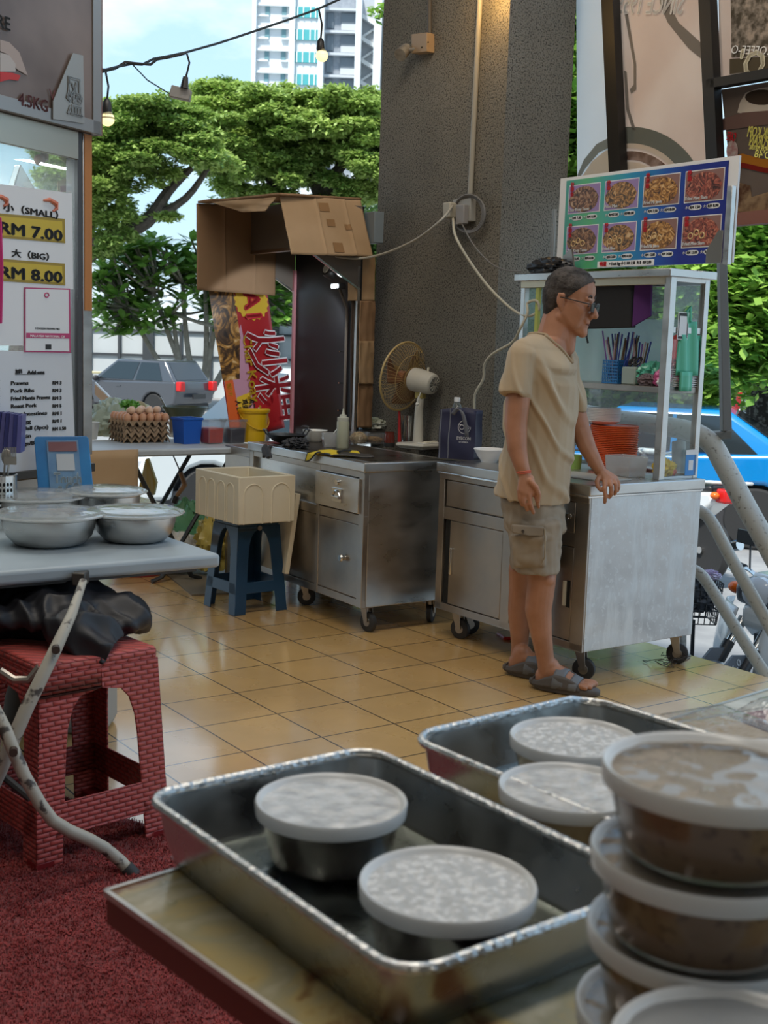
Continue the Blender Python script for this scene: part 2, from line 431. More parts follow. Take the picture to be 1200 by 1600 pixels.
# ================================================================ left steel counter (K1) and right one (K2)
A1 = R(33.4); K1 = V((-.082, 5.478, 0))
A2 = R(35.6); K2 = V((.808, 4.747, 0))
def caster(mb, x, y, top=.12, r=.046, a=0):
    """wheel, fork and plate; returns nothing: geometry goes to the given builder triple"""
    wm, fm = mb
    M = Matrix.Rotation(a, 3, 'Z')
    c = V((x, y, r)) + M @ V((.018, 0, 0))
    ax = M @ V((0, 1, 0))
    wm.tube([c - ax * .014, c - ax * .010, c + ax * .010, c + ax * .014], [r * .86, r, r, r * .86], 20)
    fm.tube([c - ax * .0145, c + ax * .0145], [r * .45, r * .45], 14)
    for s in (-1, 1):
        fm.slab([c + ax * .018 * s + M @ V((-.012, 0, 0)), c + ax * .018 * s + M @ V((.012, 0, 0)), V((x, y, top)) + ax * .018 * s + M @ V((.022, 0, 0)), V((x, y, top)) + ax * .018 * s + M @ V((-.022, 0, 0))], ax * .003 * s)
    fm.box((x, y, top - .003), (.07, .07, .006), Matrix.Rotation(a, 3, 'Z'))
    fm.cyl((x, y, top - .03), (x, y, top), .014, n=12)
def add_casters(root, spots, top):
    for x, y, a in spots:
        wm, fm = MB(), MB(); caster((wm, fm), x, y, top, a=a)
        w_ = wm.build('wheel', RUB, root); fm.build('wheel_fork', STEELD, w_, bev=.001)

c1 = thing('steel_cabinet_counter', 'stainless steel cabinet on casters under the fan, with one drawer and sliding doors', 'counter', K1, A1)
Wd, Ln = .47, 1.13
c1b = MB().bb(.012, Wd, .0, Ln, .12, .745).build('body', STEEL, c1, bev=.004)
m_ = MB()
for y0, y1 in ((0, .045), (.40, .425), (Ln - .04, Ln)): m_.bb(-.012, .014, y0, y1, .12, .74)
m_.bb(-.010, .014, 0, Ln, .12, .155); m_.bb(-.010, .014, 0, Ln, .50, .545); m_.bb(-.010, .014, 0, Ln, .715, .745)
m_.build('front_frame', STEELD, c1, bev=.002)
mb = MB().bb(-.022, .46 + .03, -.015, Ln + .012, .745, .787); mb.build('worktop', STEEL, c1, bev=.004)
MB().bb(.03, Wd - .03, .03, Ln - .02, .7865, .789).build('worktop_inlay', mat('dark oily steel', (.10, .085, .07), .25, 1, col2=(.2, .17, .14), scale=6, rough2=.4), c1)
dr = MB().bb(-.024, .012, .03, .42, .552, .712).build('drawer', STEEL, c1, bev=.003)
h = MB().bb(-.030, -.022, .17, .255, .585, .650).bb(-.040, -.028, .18, .245, .600, .612)
h.tube([(-.032, .18 + .065 * i / 8, .612 + .026 * math.sin(math.pi * i / 8)) for i in range(9)], .006, 6); h.build('drawer_handle', CHROME, dr, bev=.001)
h = MB().cyl((-.034, .212, .677), (-.022, .212, .677), .013); h.build('lock', CHROME, dr)
d1 = MB().bb(-.008, .013, .035, .405, .158, .498).build('door', STEELD, c1, bev=.003)
MB().lathe([(0, .026), (.014, .026), (.018, .018), (.014, .008), (.010, 0), (.012, -.004)], (-.010, .16, .33), 18, Matrix.Rotation(R(-90), 3, 'Y')).build('door_knob', CHROME, d1)
MB().bb(.004, .013, .412, .418, .158, .498).build('door_gap', DARK, c1)
MB().bb(-.004, .013, .425, .76, .158, .498).build('door', STEELD, c1, bev=.003)
MB().bb(-.004, .013, .765, Ln - .04, .158, .498).build('door', STEELD, c1, bev=.003)
add_casters(c1, [(.05, .05, R(-80)), (.06, .66, R(-30)), (.06, 1.07, R(20)), (.42, .06, R(40)), (.42, 1.07, 0)], .12)
MB().bb(.44, .47, -.004, Ln, .08, .13).build('bottom_rail', STEELD, c1)

c2 = thing('steel_cart_counter', 'stainless steel cart with glass case on top, streaked end panel, man leaning on it', 'counter', K2, A2)
W2, L2 = .64, .95
def streak_mat():
    m = bpy.data.materials.new('streaked steel'); m.use_nodes = True; t = m.node_tree; b = t.nodes['Principled BSDF']; N = t.nodes.new; Lk = t.links.new
    tc = N('ShaderNodeTexCoord'); mp = N('ShaderNodeMapping'); mp.inputs['Scale'].default_value = (13, 13, 2.6); Lk(tc.outputs['Object'], mp.inputs[0])
    n = N('ShaderNodeTexNoise'); n.inputs['Scale'].default_value = 1; n.inputs['Detail'].default_value = 6; n.inputs['Roughness'].default_value = .65; Lk(mp.outputs[0], n.inputs['Vector'])
    r = N('ShaderNodeValToRGB'); Lk(n.outputs['Fac'], r.inputs[0]); r.color_ramp.elements[0].position = .48; r.color_ramp.elements[1].position = .66
    n3 = N('ShaderNodeTexNoise'); n3.inputs['Scale'].default_value = 45; n3.inputs['Detail'].default_value = 4; Lk(tc.outputs['Object'], n3.inputs['Vector'])
    r3 = N('ShaderNodeValToRGB'); Lk(n3.outputs['Fac'], r3.inputs[0]); r3.color_ramp.elements[0].position = .56; r3.color_ramp.elements[1].position = .62
    mm = N('ShaderNodeMath'); mm.operation = 'MAXIMUM'; Lk(r.outputs[0], mm.inputs[0])
    m5 = N('ShaderNodeMath'); m5.operation = 'MULTIPLY'; m5.inputs[1].default_value = .6; Lk(r3.outputs[0], m5.inputs[0]); Lk(m5.outputs[0], mm.inputs[1])
    mr = N('ShaderNodeMapRange'); mr.inputs[3].default_value = .30; mr.inputs[4].default_value = .62; Lk(mm.outputs[0], mr.inputs[0]); Lk(mr.outputs[0], b.inputs['Roughness'])
    mx = N('ShaderNodeMix'); mx.data_type = 'RGBA'; Lk(mm.outputs[0], mx.inputs[0]); mx.inputs[6].default_value = (.48, .48, .48, 1); mx.inputs[7].default_value = (.70, .71, .71, 1)
    Lk(mx.outputs[2], b.inputs['Base Color'])
    me = N('ShaderNodeMapRange'); me.inputs[3].default_value = 1; me.inputs[4].default_value = .55; Lk(mm.outputs[0], me.inputs[0]); Lk(me.outputs[0], b.inputs['Metallic'])
    n4 = N('ShaderNodeTexNoise'); n4.inputs['Scale'].default_value = 4; Lk(tc.outputs['Object'], n4.inputs['Vector'])
    bp = N('ShaderNodeBump'); bp.inputs['Strength'].default_value = .5; bp.inputs['Distance'].default_value = .02; Lk(n4.outputs['Fac'], bp.inputs['Height']); Lk(bp.outputs[0], b.inputs['Normal'])
    return m
MB().bb(.012, W2, .006, L2, .13, .755).build('body', STEELD, c2, bev=.004)
o = MB().bb(.0, W2 + .002, -.001, .007, .13, .752).build('end_panel', streak_mat(), c2, bev=.002); tag(o, 'streaked bare steel end panel')
m_ = MB()
for y0, y1 in ((0, .07), (.44, .50), (L2 - .04, L2)): m_.bb(-.010, .014, y0, y1, .13, .75)
m_.bb(-.010, .014, 0, L2, .13, .16); m_.bb(-.008, .014, .06, L2, .545, .60); m_.bb(-.012, .014, 0, L2, .725, .757)
m_.build('front_frame', STEELD, c2, bev=.002)
MB().bb(-.022, W2 + .012, -.012, L2 + .012, .757, .800).build('worktop', STEEL, c2, bev=.004)
MB().bb(-.022, W2 + .006, -.006, L2, .748, .757).build('worktop_lip', CHROME, c2, bev=.002)
MB().bb(-.006, .013, .51, .90, .605, .722).build('upper_panel', STEELD, c2, bev=.003)
d2 = MB().bb(-.006, .013, .505, .865, .162, .543).build('door', STEELD, c2, bev=.003)
MB().bb(.001, .012, .866, .905, .162, .543).build('door_gap', DARK, c2)
MB().bb(-.020, -.004, .835, .85, .30, .42).build('door_handle', CHROME, d2, bev=.003)
d3 = MB().bb(-.010, .013, .075, .21, .60, .722).build('locker_door', STEELD, c2, bev=.003)
MB().tube([(-.018, .10 + .011 * math.cos(a * .63), .665 + .011 * math.sin(a * .63)) for a in range(10)], .003, 6, closed=True).box((-.015, .112, .665), (.012, .02, .018)).build('latch_ring', CHROME, d3)
d4 = MB().bb(-.006, .013, .075, .435, .162, .54).build('door', STEELD, c2, bev=.003)
MB().bb(-.016, -.004, .105, .118, .30, .40).build('door_handle', mat('cream plastic', (.66, .62, .5), .4), d4, bev=.002)
MB().bb(-.0075, -.004, .085, .103, .295, .405).build('handle_recess', DARK, d4)
add_casters(c2, [(.045, .06, R(-60)), (.045, L2 - .10, R(-70)), (W2 - .05, .05, R(-50)), (W2 - .05, L2 - .06, 0), (.13, L2 - .06, R(-20))], .13)
lc1 = lambda x, y, z: chain(c1) @ V((x, y, z))
lc2 = lambda x, y, z: chain(c2) @ V((x, y, z))

# low stove stand, left of the cabinet counter
st = thing('steel_stove_stand', 'low steel stove stand joining the left end of the drawer cabinet', 'stand', lc1(0, Ln + .02, 0), A1)
MB().bb(0, .5, 0, .30, .70, .745).bb(0, .02, 0, .30, .60, .70).build('top_tray', STEELD, st, bev=.003)
for x in (.02, .48):
    for y in (.02, .28): MB().bb(x - .015, x + .015, y - .015, y + .015, 0, .70).build('leg', STEELD, st)
MB().bb(.01, .49, .01, .29, .25, .265).build('shelf', STEELD, st)

# ================================================================ glass display case on the cart
X0, X1, Y0, Y1, Z0, Z1 = .41, .645, .03, .93, .800, 1.655
gc = thing('glass_display_case', 'steel framed glass case standing on the cart behind the man, noodles shelf inside', 'display case', lc2(X0, Y0, Z0), A2)
def lg(x, y, z): return (x - X0, y - Y0, z - Z0)
fm = []
def post(x, y, w=.026, nm='post', z0=Z0, z1=Z1 - .03):
    MB().bb(x - X0 - w / 2, x - X0 + w / 2, y - Y0 - w / 2, y - Y0 + w / 2, 0, z1 - Z0).build(nm, STEEL, gc, bev=.002)
post(X0 + .013, Y0 + .013, .034); post(X1 - .013, Y0 + .013, .028); post(X0 + .013, Y1 - .013, .028); post(X1 - .013, Y1 - .013)
rt = MB().bb(-.03, X1 - X0 + .02, -.02, Y1 - Y0 + .02, Z1 - Z0 - .032, Z1 - Z0).build('roof', STEEL, gc, bev=.003)
MB().bb(-.004, .02, .02, Y1 - Y0, Z1 - Z0 - .062, Z1 - Z0 - .03).build('front_top_rail', mat('yellowed steel', (.55, .47, .34), .35, .9), gc, bev=.002)
MB().bb(0, X1 - X0, 0, .02, Z1 - Z0 - .05, Z1 - Z0 - .03).bb(0, X1 - X0, 0, .02, 0, .012).bb(X1 - X0 - .02, X1 - X0, 0, Y1 - Y0, 0, .015).bb(X1 - X0 - .02, X1 - X0, 0, Y1 - Y0, Z1 - Z0 - .055, Z1 - Z0 - .03).build('rails', STEEL, gc, bev=.002)
MB().bb(.004, X1 - X0 - .004, .01, Y1 - Y0 - .01, .355, .38).build('shelf', STEELD, gc, bev=.002)
MB().bb(.03, X1 - X0 - .03, .006, .012, .60, .625).build('side_bar', STEEL, gc, bev=.001)
MB().bb(.03, X1 - X0 - .028, .010, .014, .012, Z1 - Z0 - .05).build('side_pane', GLASS, gc, smooth=0)
MB().bb(X1 - X0 - .014, X1 - X0 - .010, .03, Y1 - Y0 - .03, .015, Z1 - Z0 - .055).build('back_pane', GLASSH, gc, smooth=0)
MB().bb(X1 - X0 - .018, X1 - X0 - .016, .04, Y1 - Y0 - .04, .38, .66).build('frosted_film', thin_glass('frosted film', (.85, .9, .88), .55, (.72, .80, .78), .2), gc, smooth=0)
MB().bb(.03, X1 - X0 - .028, Y1 - Y0 - .018, Y1 - Y0 - .014, .012, Z1 - Z0 - .05).build('side_pane', thin_glass('greenish glass', (.80, .93, .88), .15, (.5, .75, .68)), gc, smooth=0)
mbk = MB().bb(.0, .016, .78, .80, .38, Z1 - Z0 - .06); mbk.build('mullion', mat('yellow green trim', (.45, .50, .12), .5), gc)

# ---------------------------------------------------------------- menu board on the case roof
def food_mat(name, base, c2, c3, fs=22):
    m = bpy.data.materials.new(name); m.use_nodes = True; t = m.node_tree; b = t.nodes['Principled BSDF']; N = t.nodes.new; Lk = t.links.new
    tc = N('ShaderNodeTexCoord'); no = N('ShaderNodeTexNoise'); no.inputs['Scale'].default_value = fs; no.inputs['Distortion'].default_value = 3.5; no.inputs['Detail'].default_value = 3
    Lk(tc.outputs['Object'], no.inputs['Vector']); r = N('ShaderNodeValToRGB'); Lk(no.outputs['Fac'], r.inputs[0])
    e = r.color_ramp.elements; e[0].position = .30; e[0].color = (.02, .01, .006, 1); e[1].position = .74; e[1].color = (*c3, 1)
    q = e.new(.44); q.color = (*base, 1); q = e.new(.57); q.color = (*c2, 1)
    Lk(r.outputs[0], b.inputs['Base Color']); b.inputs['Roughness'].default_value = .35
    return m
FOOD = [food_mat('photo of dark fried noodles', (.10, .045, .02), (.30, .14, .06), (.55, .40, .25)),
        food_mat('photo of fried noodles with prawns', (.12, .07, .03), (.42, .20, .05), (.70, .50, .28)),
        food_mat('photo of golden fried noodles', (.22, .09, .02), (.50, .24, .05), (.75, .55, .30)),
        food_mat('photo of red fried noodles', (.14, .04, .03), (.40, .10, .06), (.60, .35, .22))]
PLATE = mat('printed lilac plate', (.30, .20, .42), .4)
WPRINT = mat('white print', (.75, .75, .76), .45)
RPRINT = mat('red print', (.62, .02, .03), .45)
def board_mat():
    m = bpy.data.materials.new('blue green print'); m.use_nodes = True; t = m.node_tree; b = t.nodes['Principled BSDF']; N = t.nodes.new; Lk = t.links.new
    tc = N('ShaderNodeTexCoord'); gr = N('ShaderNodeSeparateXYZ'); Lk(tc.outputs['Object'], gr.inputs[0])
    no = N('ShaderNodeTexNoise'); no.inputs['Scale'].default_value = 2; Lk(tc.outputs['Object'], no.inputs['Vector'])
    ad = N('ShaderNodeMath'); ad.operation = 'MULTIPLY_ADD'; ad.inputs[1].default_value = .4; Lk(no.outputs['Fac'], ad.inputs[0]); Lk(gr.outputs['X'], ad.inputs[2])
    r = N('ShaderNodeValToRGB'); Lk(ad.outputs[0], r.inputs[0]); e = r.color_ramp.elements
    e[0].position = .15; e[0].color = (.03, .25, .30, 1); e[1].position = 1.0; e[1].color = (.01, .02, .22, 1)
    q = e.new(.38); q.color = (.10, .42, .18, 1); q = e.new(.60); q.color = (.02, .28, .45, 1); q = e.new(.80); q.color = (.01, .08, .38, 1)
    Lk(r.outputs[0], b.inputs['Base Color']); b.inputs['Roughness'].default_value = .35
    return m
# board plane: stands on the case roof's street side, reading from far-left to near-right
BR = lc2(.635, -.055, 1.69); BL = lc2(.635, .93, 1.69); bx = (BR - BL); BW = bx.length; bx.normalize()
mbd = thing('menu_board', 'blue menu board with eight noodle dish photos and prices on the case roof', 'menu board', BL)
mbd.rotation_euler = (0, 0, math.atan2(bx.y, bx.x))
nrm = bx.cross(UP)                              # towards the camera side
BH = .405
MB().bb(-.015, BW + .03, 0, .012, .0, BH + .015).build('backing', WPRINT, mbd, bev=.001)
MB().bb(.03, BW - .02, -.003, 0, .0, BH).build('printed_panel', board_mat(), mbd)
names = ['Char Koay Teow', 'Fried Mee', 'Fried Mi Jawa', 'Fried Mee Siam']
for r_ in range(2):
    for c_ in range(4):
        x0 = .05 + c_ * .232 * BW / .985; zc = BH - .09 - r_ * .185
        MB().bb(x0, x0 + .205, -.0045, -.003, zc - .064, zc + .066).build('photo_border', WPRINT, mbd)
        ph = MB().bb(x0 + .004, x0 + .201, -.0055, -.0045, zc - .06, zc + .062).build('dish_photo', PLATE if c_ < 2 else mat('printed table', (.25, .13, .11), .4), mbd)
        m_ = MB()
        m_.lathe([(.088, -.0062), (.090, -.0055)], (x0 + .102, 0, zc), 20, Matrix.Rotation(R(-90), 3, 'X') @ Matrix.Diagonal((1, .62, 1)))
        o = MB().slab([(x0 + .102 + .094 * math.cos(a * .39 + .1) * (1 + .06 * math.sin(a * 5)), -.0056, zc - .002 + .058 * math.sin(a * .39 + .1)) for a in range(16)], (0, -.0008, 0)).build('noodles', FOOD[c_], ph)
        if r_:
            q = MB()
            for j in range(3): q.tube([(x0 + .05 + .03 * j + .013 * math.cos(a * .7), -.0068, zc - .015 + .012 * math.sin(a * .7) + .012 * (j % 2)) for a in range(9)], .003, 5, closed=True)
            q.build('egg_rings', mat('printed squid rings', (.65, .45, .22), .4), ph)
        F = frame(chain(mbd) @ V((x0 + .008, -.0075, zc - .047)), bx, UP)
        text(names[c_], .019, F, WPRINT, mbd, bold=.0006)
        F = frame(chain(mbd) @ V((x0 + .014, -.0075, zc + .045)), bx, UP)
        text(['炒\n粿\n条', '炒\n面', '炒\n米\n粉', '炒\n面'][c_], .022, F, RPRINT, mbd, bold=.0008)
        pr_ = [('RM 7.50', 'RM 8.00'), ('RM7.50', 'RM8.00'), ('RM 7.50', 'RM 8.00'), ('RM 7.50', 'RM 8.00'), ('RM13.00', 'RM14.00'), ('RM13.00', 'RM14.00'), ('RM 13.00', 'RM 14.00'), ('RM 13.00', 'RM 14.00')][r_ * 4 + c_]
        for j in range(2):
            xx = x0 + .03 + j * .095
            MB().slab([(xx + .032 + .034 * math.copysign(abs(math.cos(a * .3927)) ** .5, math.cos(a * .3927)), -.0035, zc - .084 + .011 * math.sin(a * .3927)) for a in range(16)], (0, -.001, 0)).build('price_tag', WPRINT, mbd)
            F = frame(chain(mbd) @ V((xx + .004, -.0055, zc - .084)), bx, UP); text(pr_[j], .016, F, INK, mbd, bold=.0005, wid=.055)
            F = frame(chain(mbd) @ V((xx - .020, -.0045, zc - .084)), bx, UP); text('小 S' if j == 0 else '大 B', .013, F, WPRINT, mbd, bold=.0004)
MB().bb(.26, .60, -.0045, -.003, .002, .028).build('footer_strip', WPRINT, mbd)
F = frame(chain(mbd) @ V((.275, -.0062, .015)), bx, UP); text('鸭蛋', .022, F, RPRINT, mbd, bold=.0008)
F = frame(chain(mbd) @ V((.335, -.0062, .015)), bx, UP); text('+ Duck Egg 小 S  RM 1.50  大 B  RM 2.00', .018, F, INK, mbd, bold=.0004, wid=.25)
# steel brackets of the board
MB().slab([(BW - .02, -.006, 0), (BW - .02, -.006, .13), (BW - .045, -.006, .13), (BW - .10, -.006, .05), (BW - .10, -.006, 0)], (0, -.002, 0)).build('gusset_plate', CHROME, mbd)
MB().bb(BW + .005, BW + .03, -.03, -.005, -.01, .30).build('bracket', STEEL, mbd, bev=.002)
MB().bb(-.04, -.03, -.01, 0, -.03, .28).bb(-.05, -.045, -.01, 0, -.03, .28).build('bracket', STEELD, mbd)
# ================================================================ helpers for soft things
def crumple(name, c, r, m, parent, seed=0, amp=.35, fr=3.0, flat=True, n=22, M=None, world=True):
    mb = MB(); c = V(c); r = r if hasattr(r, '__len__') else (r, r, r)
    prof = n; off = V((seed * 3.1, seed * 1.7, seed * .9)); vs = []; m_ = prof * 2
    for i in range(prof + 1):
        for k_ in range(m_):
            a = math.pi * i / prof; b = 2 * math.pi * k_ / m_
            d = V((math.sin(a) * math.cos(b), math.sin(a) * math.sin(b), -math.cos(a)))
            q = 1 + amp * (.45 - abs(noise.noise(d * fr + off)) * 2) + amp * .45 * (.4 - abs(noise.noise(d * fr * 2.7 + off)) * 2)
            p = V((d.x * r[0], d.y * r[1], d.z * r[2])) * q
            if flat and p.z < -r[2] * .75: p.z = -r[2] * .75
            if M is not None: p = M @ p
            vs.append(p + c + V((0, 0, r[2] * .75 if flat else 0)))
    mb.add(vs, [(i * m_ + k_, i * m_ + (k_ + 1) % m_, (i + 1) * m_ + (k_ + 1) % m_, (i + 1) * m_ + k_) for i in range(prof) for k_ in range(m_)])
    return mb.build(name, m, parent, world=world, smooth=45)
PLASTICBAG = mat('milky plastic bag', (.62, .66, .64), .3, alpha=.75, trans=.2)
PINKBAG = mat('pink plastic bag', (.62, .12, .32), .3)
GREENBAG = mat('green plastic bag', (.10, .42, .30), .3)
GREYBAG = mat('grey brown cloth', (.14, .10, .11), .6)
BLUEP = mat('blue plastic', (.01, .06, .30), .35)
ORANGE = mat('orange plastic', (.70, .10, .02), .35)
CREAM = mat('cream plastic', (.62, .58, .42), .4)
CLEARP = thin_glass('clear plastic', (.95, .95, .95), .10, (.8, .8, .8), .08)
MILKY = thin_glass('milky plastic', (.9, .9, .9), .45, (.75, .75, .74), .12)

# ================================================================ inside the glass case
SH = Z0 + .38
k = 0
bk = thing('utensil_basket', 'blue slotted plastic basket of chopsticks on the glass case shelf', 'basket', lc2(.52, .40, SH), A2)
def bas():
    a = MB(); n = 9
    for s in (-1, 1):
        for i in range(n + 1):
            a.box((-.045 + .01 * i, s * .045, .05), (.004, .003, .10)); a.box((s * .045, -.045 + .01 * i, .05), (.003, .004, .10))
    for z in [0.004 + .0135 * j for j in range(8)]:
        for s in (-1, 1): a.box((0, s * .045, z), (.094, .004, .005)); a.box((s * .045, 0, z), (.004, .094, .005))
    a.box((0, 0, .004), (.09, .09, .006)); return a
bas().build('basket', mat('blue basket', (.02, .16, .42), .4), bk)
rr = random.Random(5)
cols = [mat('purple chopstick', (.20, .10, .35), .4), mat('dark blue chopstick', (.03, .05, .28), .4), mat('brown chopstick', (.12, .07, .03), .4), mat('pale chopstick', (.55, .40, .45), .4)]
for i in range(26):
    x, y = rr.uniform(-.035, .035), rr.uniform(-.035, .035)
    tx, ty = x * 1.5 + rr.uniform(-.03, .03), y * 2.4 + rr.uniform(-.02, .02)
    o = MB().tube([(x, y, .01), (x + (tx - x), y + (ty - y), rr.uniform(.185, .225))], [.0028, .0038], 6).build('chopstick', cols[i % 4], None)
    o.location = chain(bk).translation; o.rotation_euler = (0, 0, A2)
    tag(o, 'one of the chopsticks bunched upright in the blue basket inside the glass case', 'chopstick', 'chopsticks in the blue basket')
gb = thing('utensil_tub', 'small grey tub with scissors handles beside the blue basket in the glass case', 'tub', lc2(.52, .30, SH), A2)
MB().bb(-.04, .04, -.04, .04, 0, .075).build('tub', mat('grey green plastic', (.30, .36, .33), .4), gb, bev=.006)
sc = thing('scissors', 'black handled scissors standing in the grey tub inside the glass case', 'scissors', lc2(.52, .30, SH + .075), A2)
for s in (-1, 1): MB().tube([(0 + .016 * math.cos(a * .6), s * .016 + .014 * math.sin(a * .6), .024 + .018 * math.cos(a * .6)) for a in range(10)], .0045, 6, closed=True).build('handle', BLACK, sc)
MB().cyl((0, 0, 0), (0, 0, .012), .006).build('pivot', STEEL, sc)
for i in range(7):
    o = MB().tube([(0, -.02 + .009 * i, .0), (.01, -.045 + .016 * i, rr.uniform(.12, .15))], .004, 6).build('chopstick', cols[(i + 1) % 4], None)
    o.location = lc2(.545, .295, SH + .05); o.rotation_euler = (0, 0, A2)
    tag(o, 'one of the chopsticks leaning in the grey tub behind the scissors in the glass case', 'chopstick', 'chopsticks in the grey tub')
def soft(nm, lab, cat, c, r, m, seed, amp=.35, fr=3.):
    o = crumple(nm, (0, 0, 0), r, m, None, seed, amp, fr); o.location = c; o.rotation_euler = (0, 0, A2); return tag(o, lab, cat)
soft('plastic_bag', 'crumpled green plastic bag on the shelf behind the scissors tub in the glass case', 'bag', lc2(.55, .22, SH), (.07, .075, .055), GREENBAG, 3)
soft('plastic_bag', 'crumpled pink plastic bag on the shelf in the glass case beside the near post', 'bag', lc2(.50, .10, SH), (.05, .052, .045), PINKBAG, 5)
soft('cloth_bundle', 'grey brown bundle on the glass case shelf between green and pink bags', 'bundle', lc2(.48, .185, SH), (.035, .05, .028), GREYBAG, 8)
o = MB().lathe([(0, -.018), (.014, -.014), (.021, 0), (.014, .014), (0, .018)], (0, 0, .018), 18, Matrix.Diagonal((1.2, 1, 1))).build('bowl_lid', WPRINT, None); o.location = lc2(.445, .075, SH); tag(o, 'small white rounded lump on the shelf edge in front of the pink bag', 'lump')
# hanging black cloth with purple side
hb = thing('hanging_bag', 'black fabric bag with purple side hanging under the case roof by the man\'s face', 'bag', lc2(.44, .42, 1.61), A2)
MB().slab([(-.02, .20, .0), (-.02, -.16, .0), (.0, -.16, -.19), (.0, .19, -.20)], (.03, 0, 0)).build('black_panel', mat('black fabric', (.014, .013, .014), .8), hb, bev=.004)
MB().slab([(.0, -.165, 0), (.05, -.21, 0), (.05, -.215, -.14), (.0, -.165, -.185)], (.01, 0, 0)).build('purple_side', mat('purple fabric', (.09, .02, .14), .8), hb)
MB().tube([(0, .10, -.20), (-.005, .095, -.235), (0, .09, -.26)], .005, 6).build('strap', BLACK, hb)
# red, green hanging bags near the front post
rb = thing('hanging_red_bag', 'red plastic bag hanging inside the glass case behind the near post', 'bag', lc2(.56, .11, SH), A2)
MB().sheet(lambda a, b: V((.006 * math.sin(a * 9), -.06 + .11 * a, .02 + .20 * b - .03 * abs(a - .4) * b)), 12, 8).build('bag', mat('red thin plastic', (.80, .04, .03), .35), rb, solid=.006)
MB().bb(-.02, .02, -.07, .06, 0, .018).build('blue_bottom', mat('blue pack', (.05, .10, .45), .4), rb, bev=.004)
hg = thing('hanging_green_bags', 'green plastic carrier bags hanging from the side bar of the glass case', 'bag', lc2(.53, .035, 1.40), A2)
MB().sheet(lambda a, b: V((-.05 + .13 * a + .01 * b, .006 * math.sin(a * 12 + b * 3), -.17 + .22 * b if abs(a - .5) < .2 or b < .75 else -.17 + .165 * b)), 16, 10).build('bag', mat('sea green plastic', (.10, .48, .32), .35), hg, solid=.004)
MB().sheet(lambda a, b: V((-.035 + .07 * a, -.012 + .004 * math.sin(a * 9), -.235 + .08 * b)), 8, 4).build('bag_bottom', mat('sea green plastic', (0, 0, 0)), hg, solid=.01)
MB().tube([(.0, 0, .04), (-.008, 0, .09), (.01, 0, .11), (.016, 0, .05)], .007, 6).build('bag_handles', MATS['sea green plastic'], hg)
# small notices on the side glass
nt1 = thing('payment_notice', 'small black and white notice taped to the case end glass', 'notice', lc2(.50, Y0 + .003, 1.43), A2)
MB().bb(-.032, .032, -.002, 0, -.055, .055).build('card', WPRINT, nt1)
MB().bb(-.028, .028, -.003, -.002, .04, .052).bb(-.028, .028, -.003, -.002, -.052, -.042).build('dark_band', INK, nt1)
MB().bb(-.028, -.024, -.0032, -.002, -.04, .04).bb(.024, .028, -.0032, -.002, -.04, .04).build('border', INK, nt1)
nt2 = thing('payment_notice', 'small blue notice taped low on the case end glass above the street rail', 'notice', lc2(.60, Y0 + .001, .865), A2)
MB().bb(-.033, .033, -.002, 0, -.052, .052).build('card', mat('blue print', (.04, .25, .62), .4), nt2)
MB().bb(-.014, .014, -.003, -.002, -.03, .012).bb(-.034, .036, -.003, -.002, .035, .056).build('white_patch', WPRINT, nt2)
# clear packs of lids
pk = thing('stacked_packets', 'stack of clear and silver packets on the case shelf behind the end glass', 'packets', lc2(.55, .075, SH), A2)
rr = random.Random(9)
for i in range(9):
    MB().sheet(lambda a, b: V((-.075 + .15 * a, -.035 + .07 * b, .004 + i * .0085 + .003 * noise.noise(V((a * 5, b * 5, i))))), 8, 4).build('packet', mat('silver film', (.62, .62, .64), .3, .3) if i % 2 else mat('white film', (.66, .62, .64), .4), pk, solid=.004)
crumple('red_film', (.02, 0, .075), (.07, .03, .03), mat('red film', (.50, .05, .06), .4), pk, 4, world=False)
# plates: orange rims, one stack; white on top
ORD = ['', 'second', 'third', 'fourth', 'fifth', 'sixth', 'seventh', 'eighth', 'ninth', 'tenth', 'eleventh', 'twelfth']
def ordn(i, n):
    if i == 0: return 'lowest'
    if i == n - 1: return 'topmost'
    return ORD[i] + ' from the bottom' if i < 12 else ORD[n - 1 - i] + ' from the top'
def dish(mb, z, r=.105, n=40):
    mb.lathe([(0, z + .003), (r * .55, z + .003), (r * .7, z + .006), (r, z + .017), (r * 1.01, z + .019), (r, z + .014), (r * .66, z), (0, z)], n=n)
pb = MB(); dish(pb, 0); me0 = None
for i in range(24):
    if i == 0: o = pb.build('orange_plate', ORANGE, None); me0 = o
    else: o = me0.copy(); COL.objects.link(o)
    o.location = lc2(.52, .40, .80 + .0078 * i) + V((random.uniform(-.002, .002), random.uniform(-.002, .002), 0))
    tag(o, 'orange plate, %s of the orange stack in the glass case' % ordn(i, 24), 'plate', 'orange plates in the glass case stack')
wb = MB(); dish(wb, 0, .075)
for i in range(9):
    if i == 0: o = wb.build('white_plate', WPRINT, None); me1 = o
    else: o = me1.copy(); COL.objects.link(o)
    o.location = lc2(.52, .47, .80 + 24 * .0078 + .012 + .0065 * i)
    tag(o, 'small white saucer, %s of the white stack on the orange plates' % ordn(i, 9), 'plate', 'white saucers on the orange plates')
tb = thing('plastic_tub', 'clear square tub of rubber bands in front of the orange plates', 'tub', lc2(.40, .205, .80), A2)
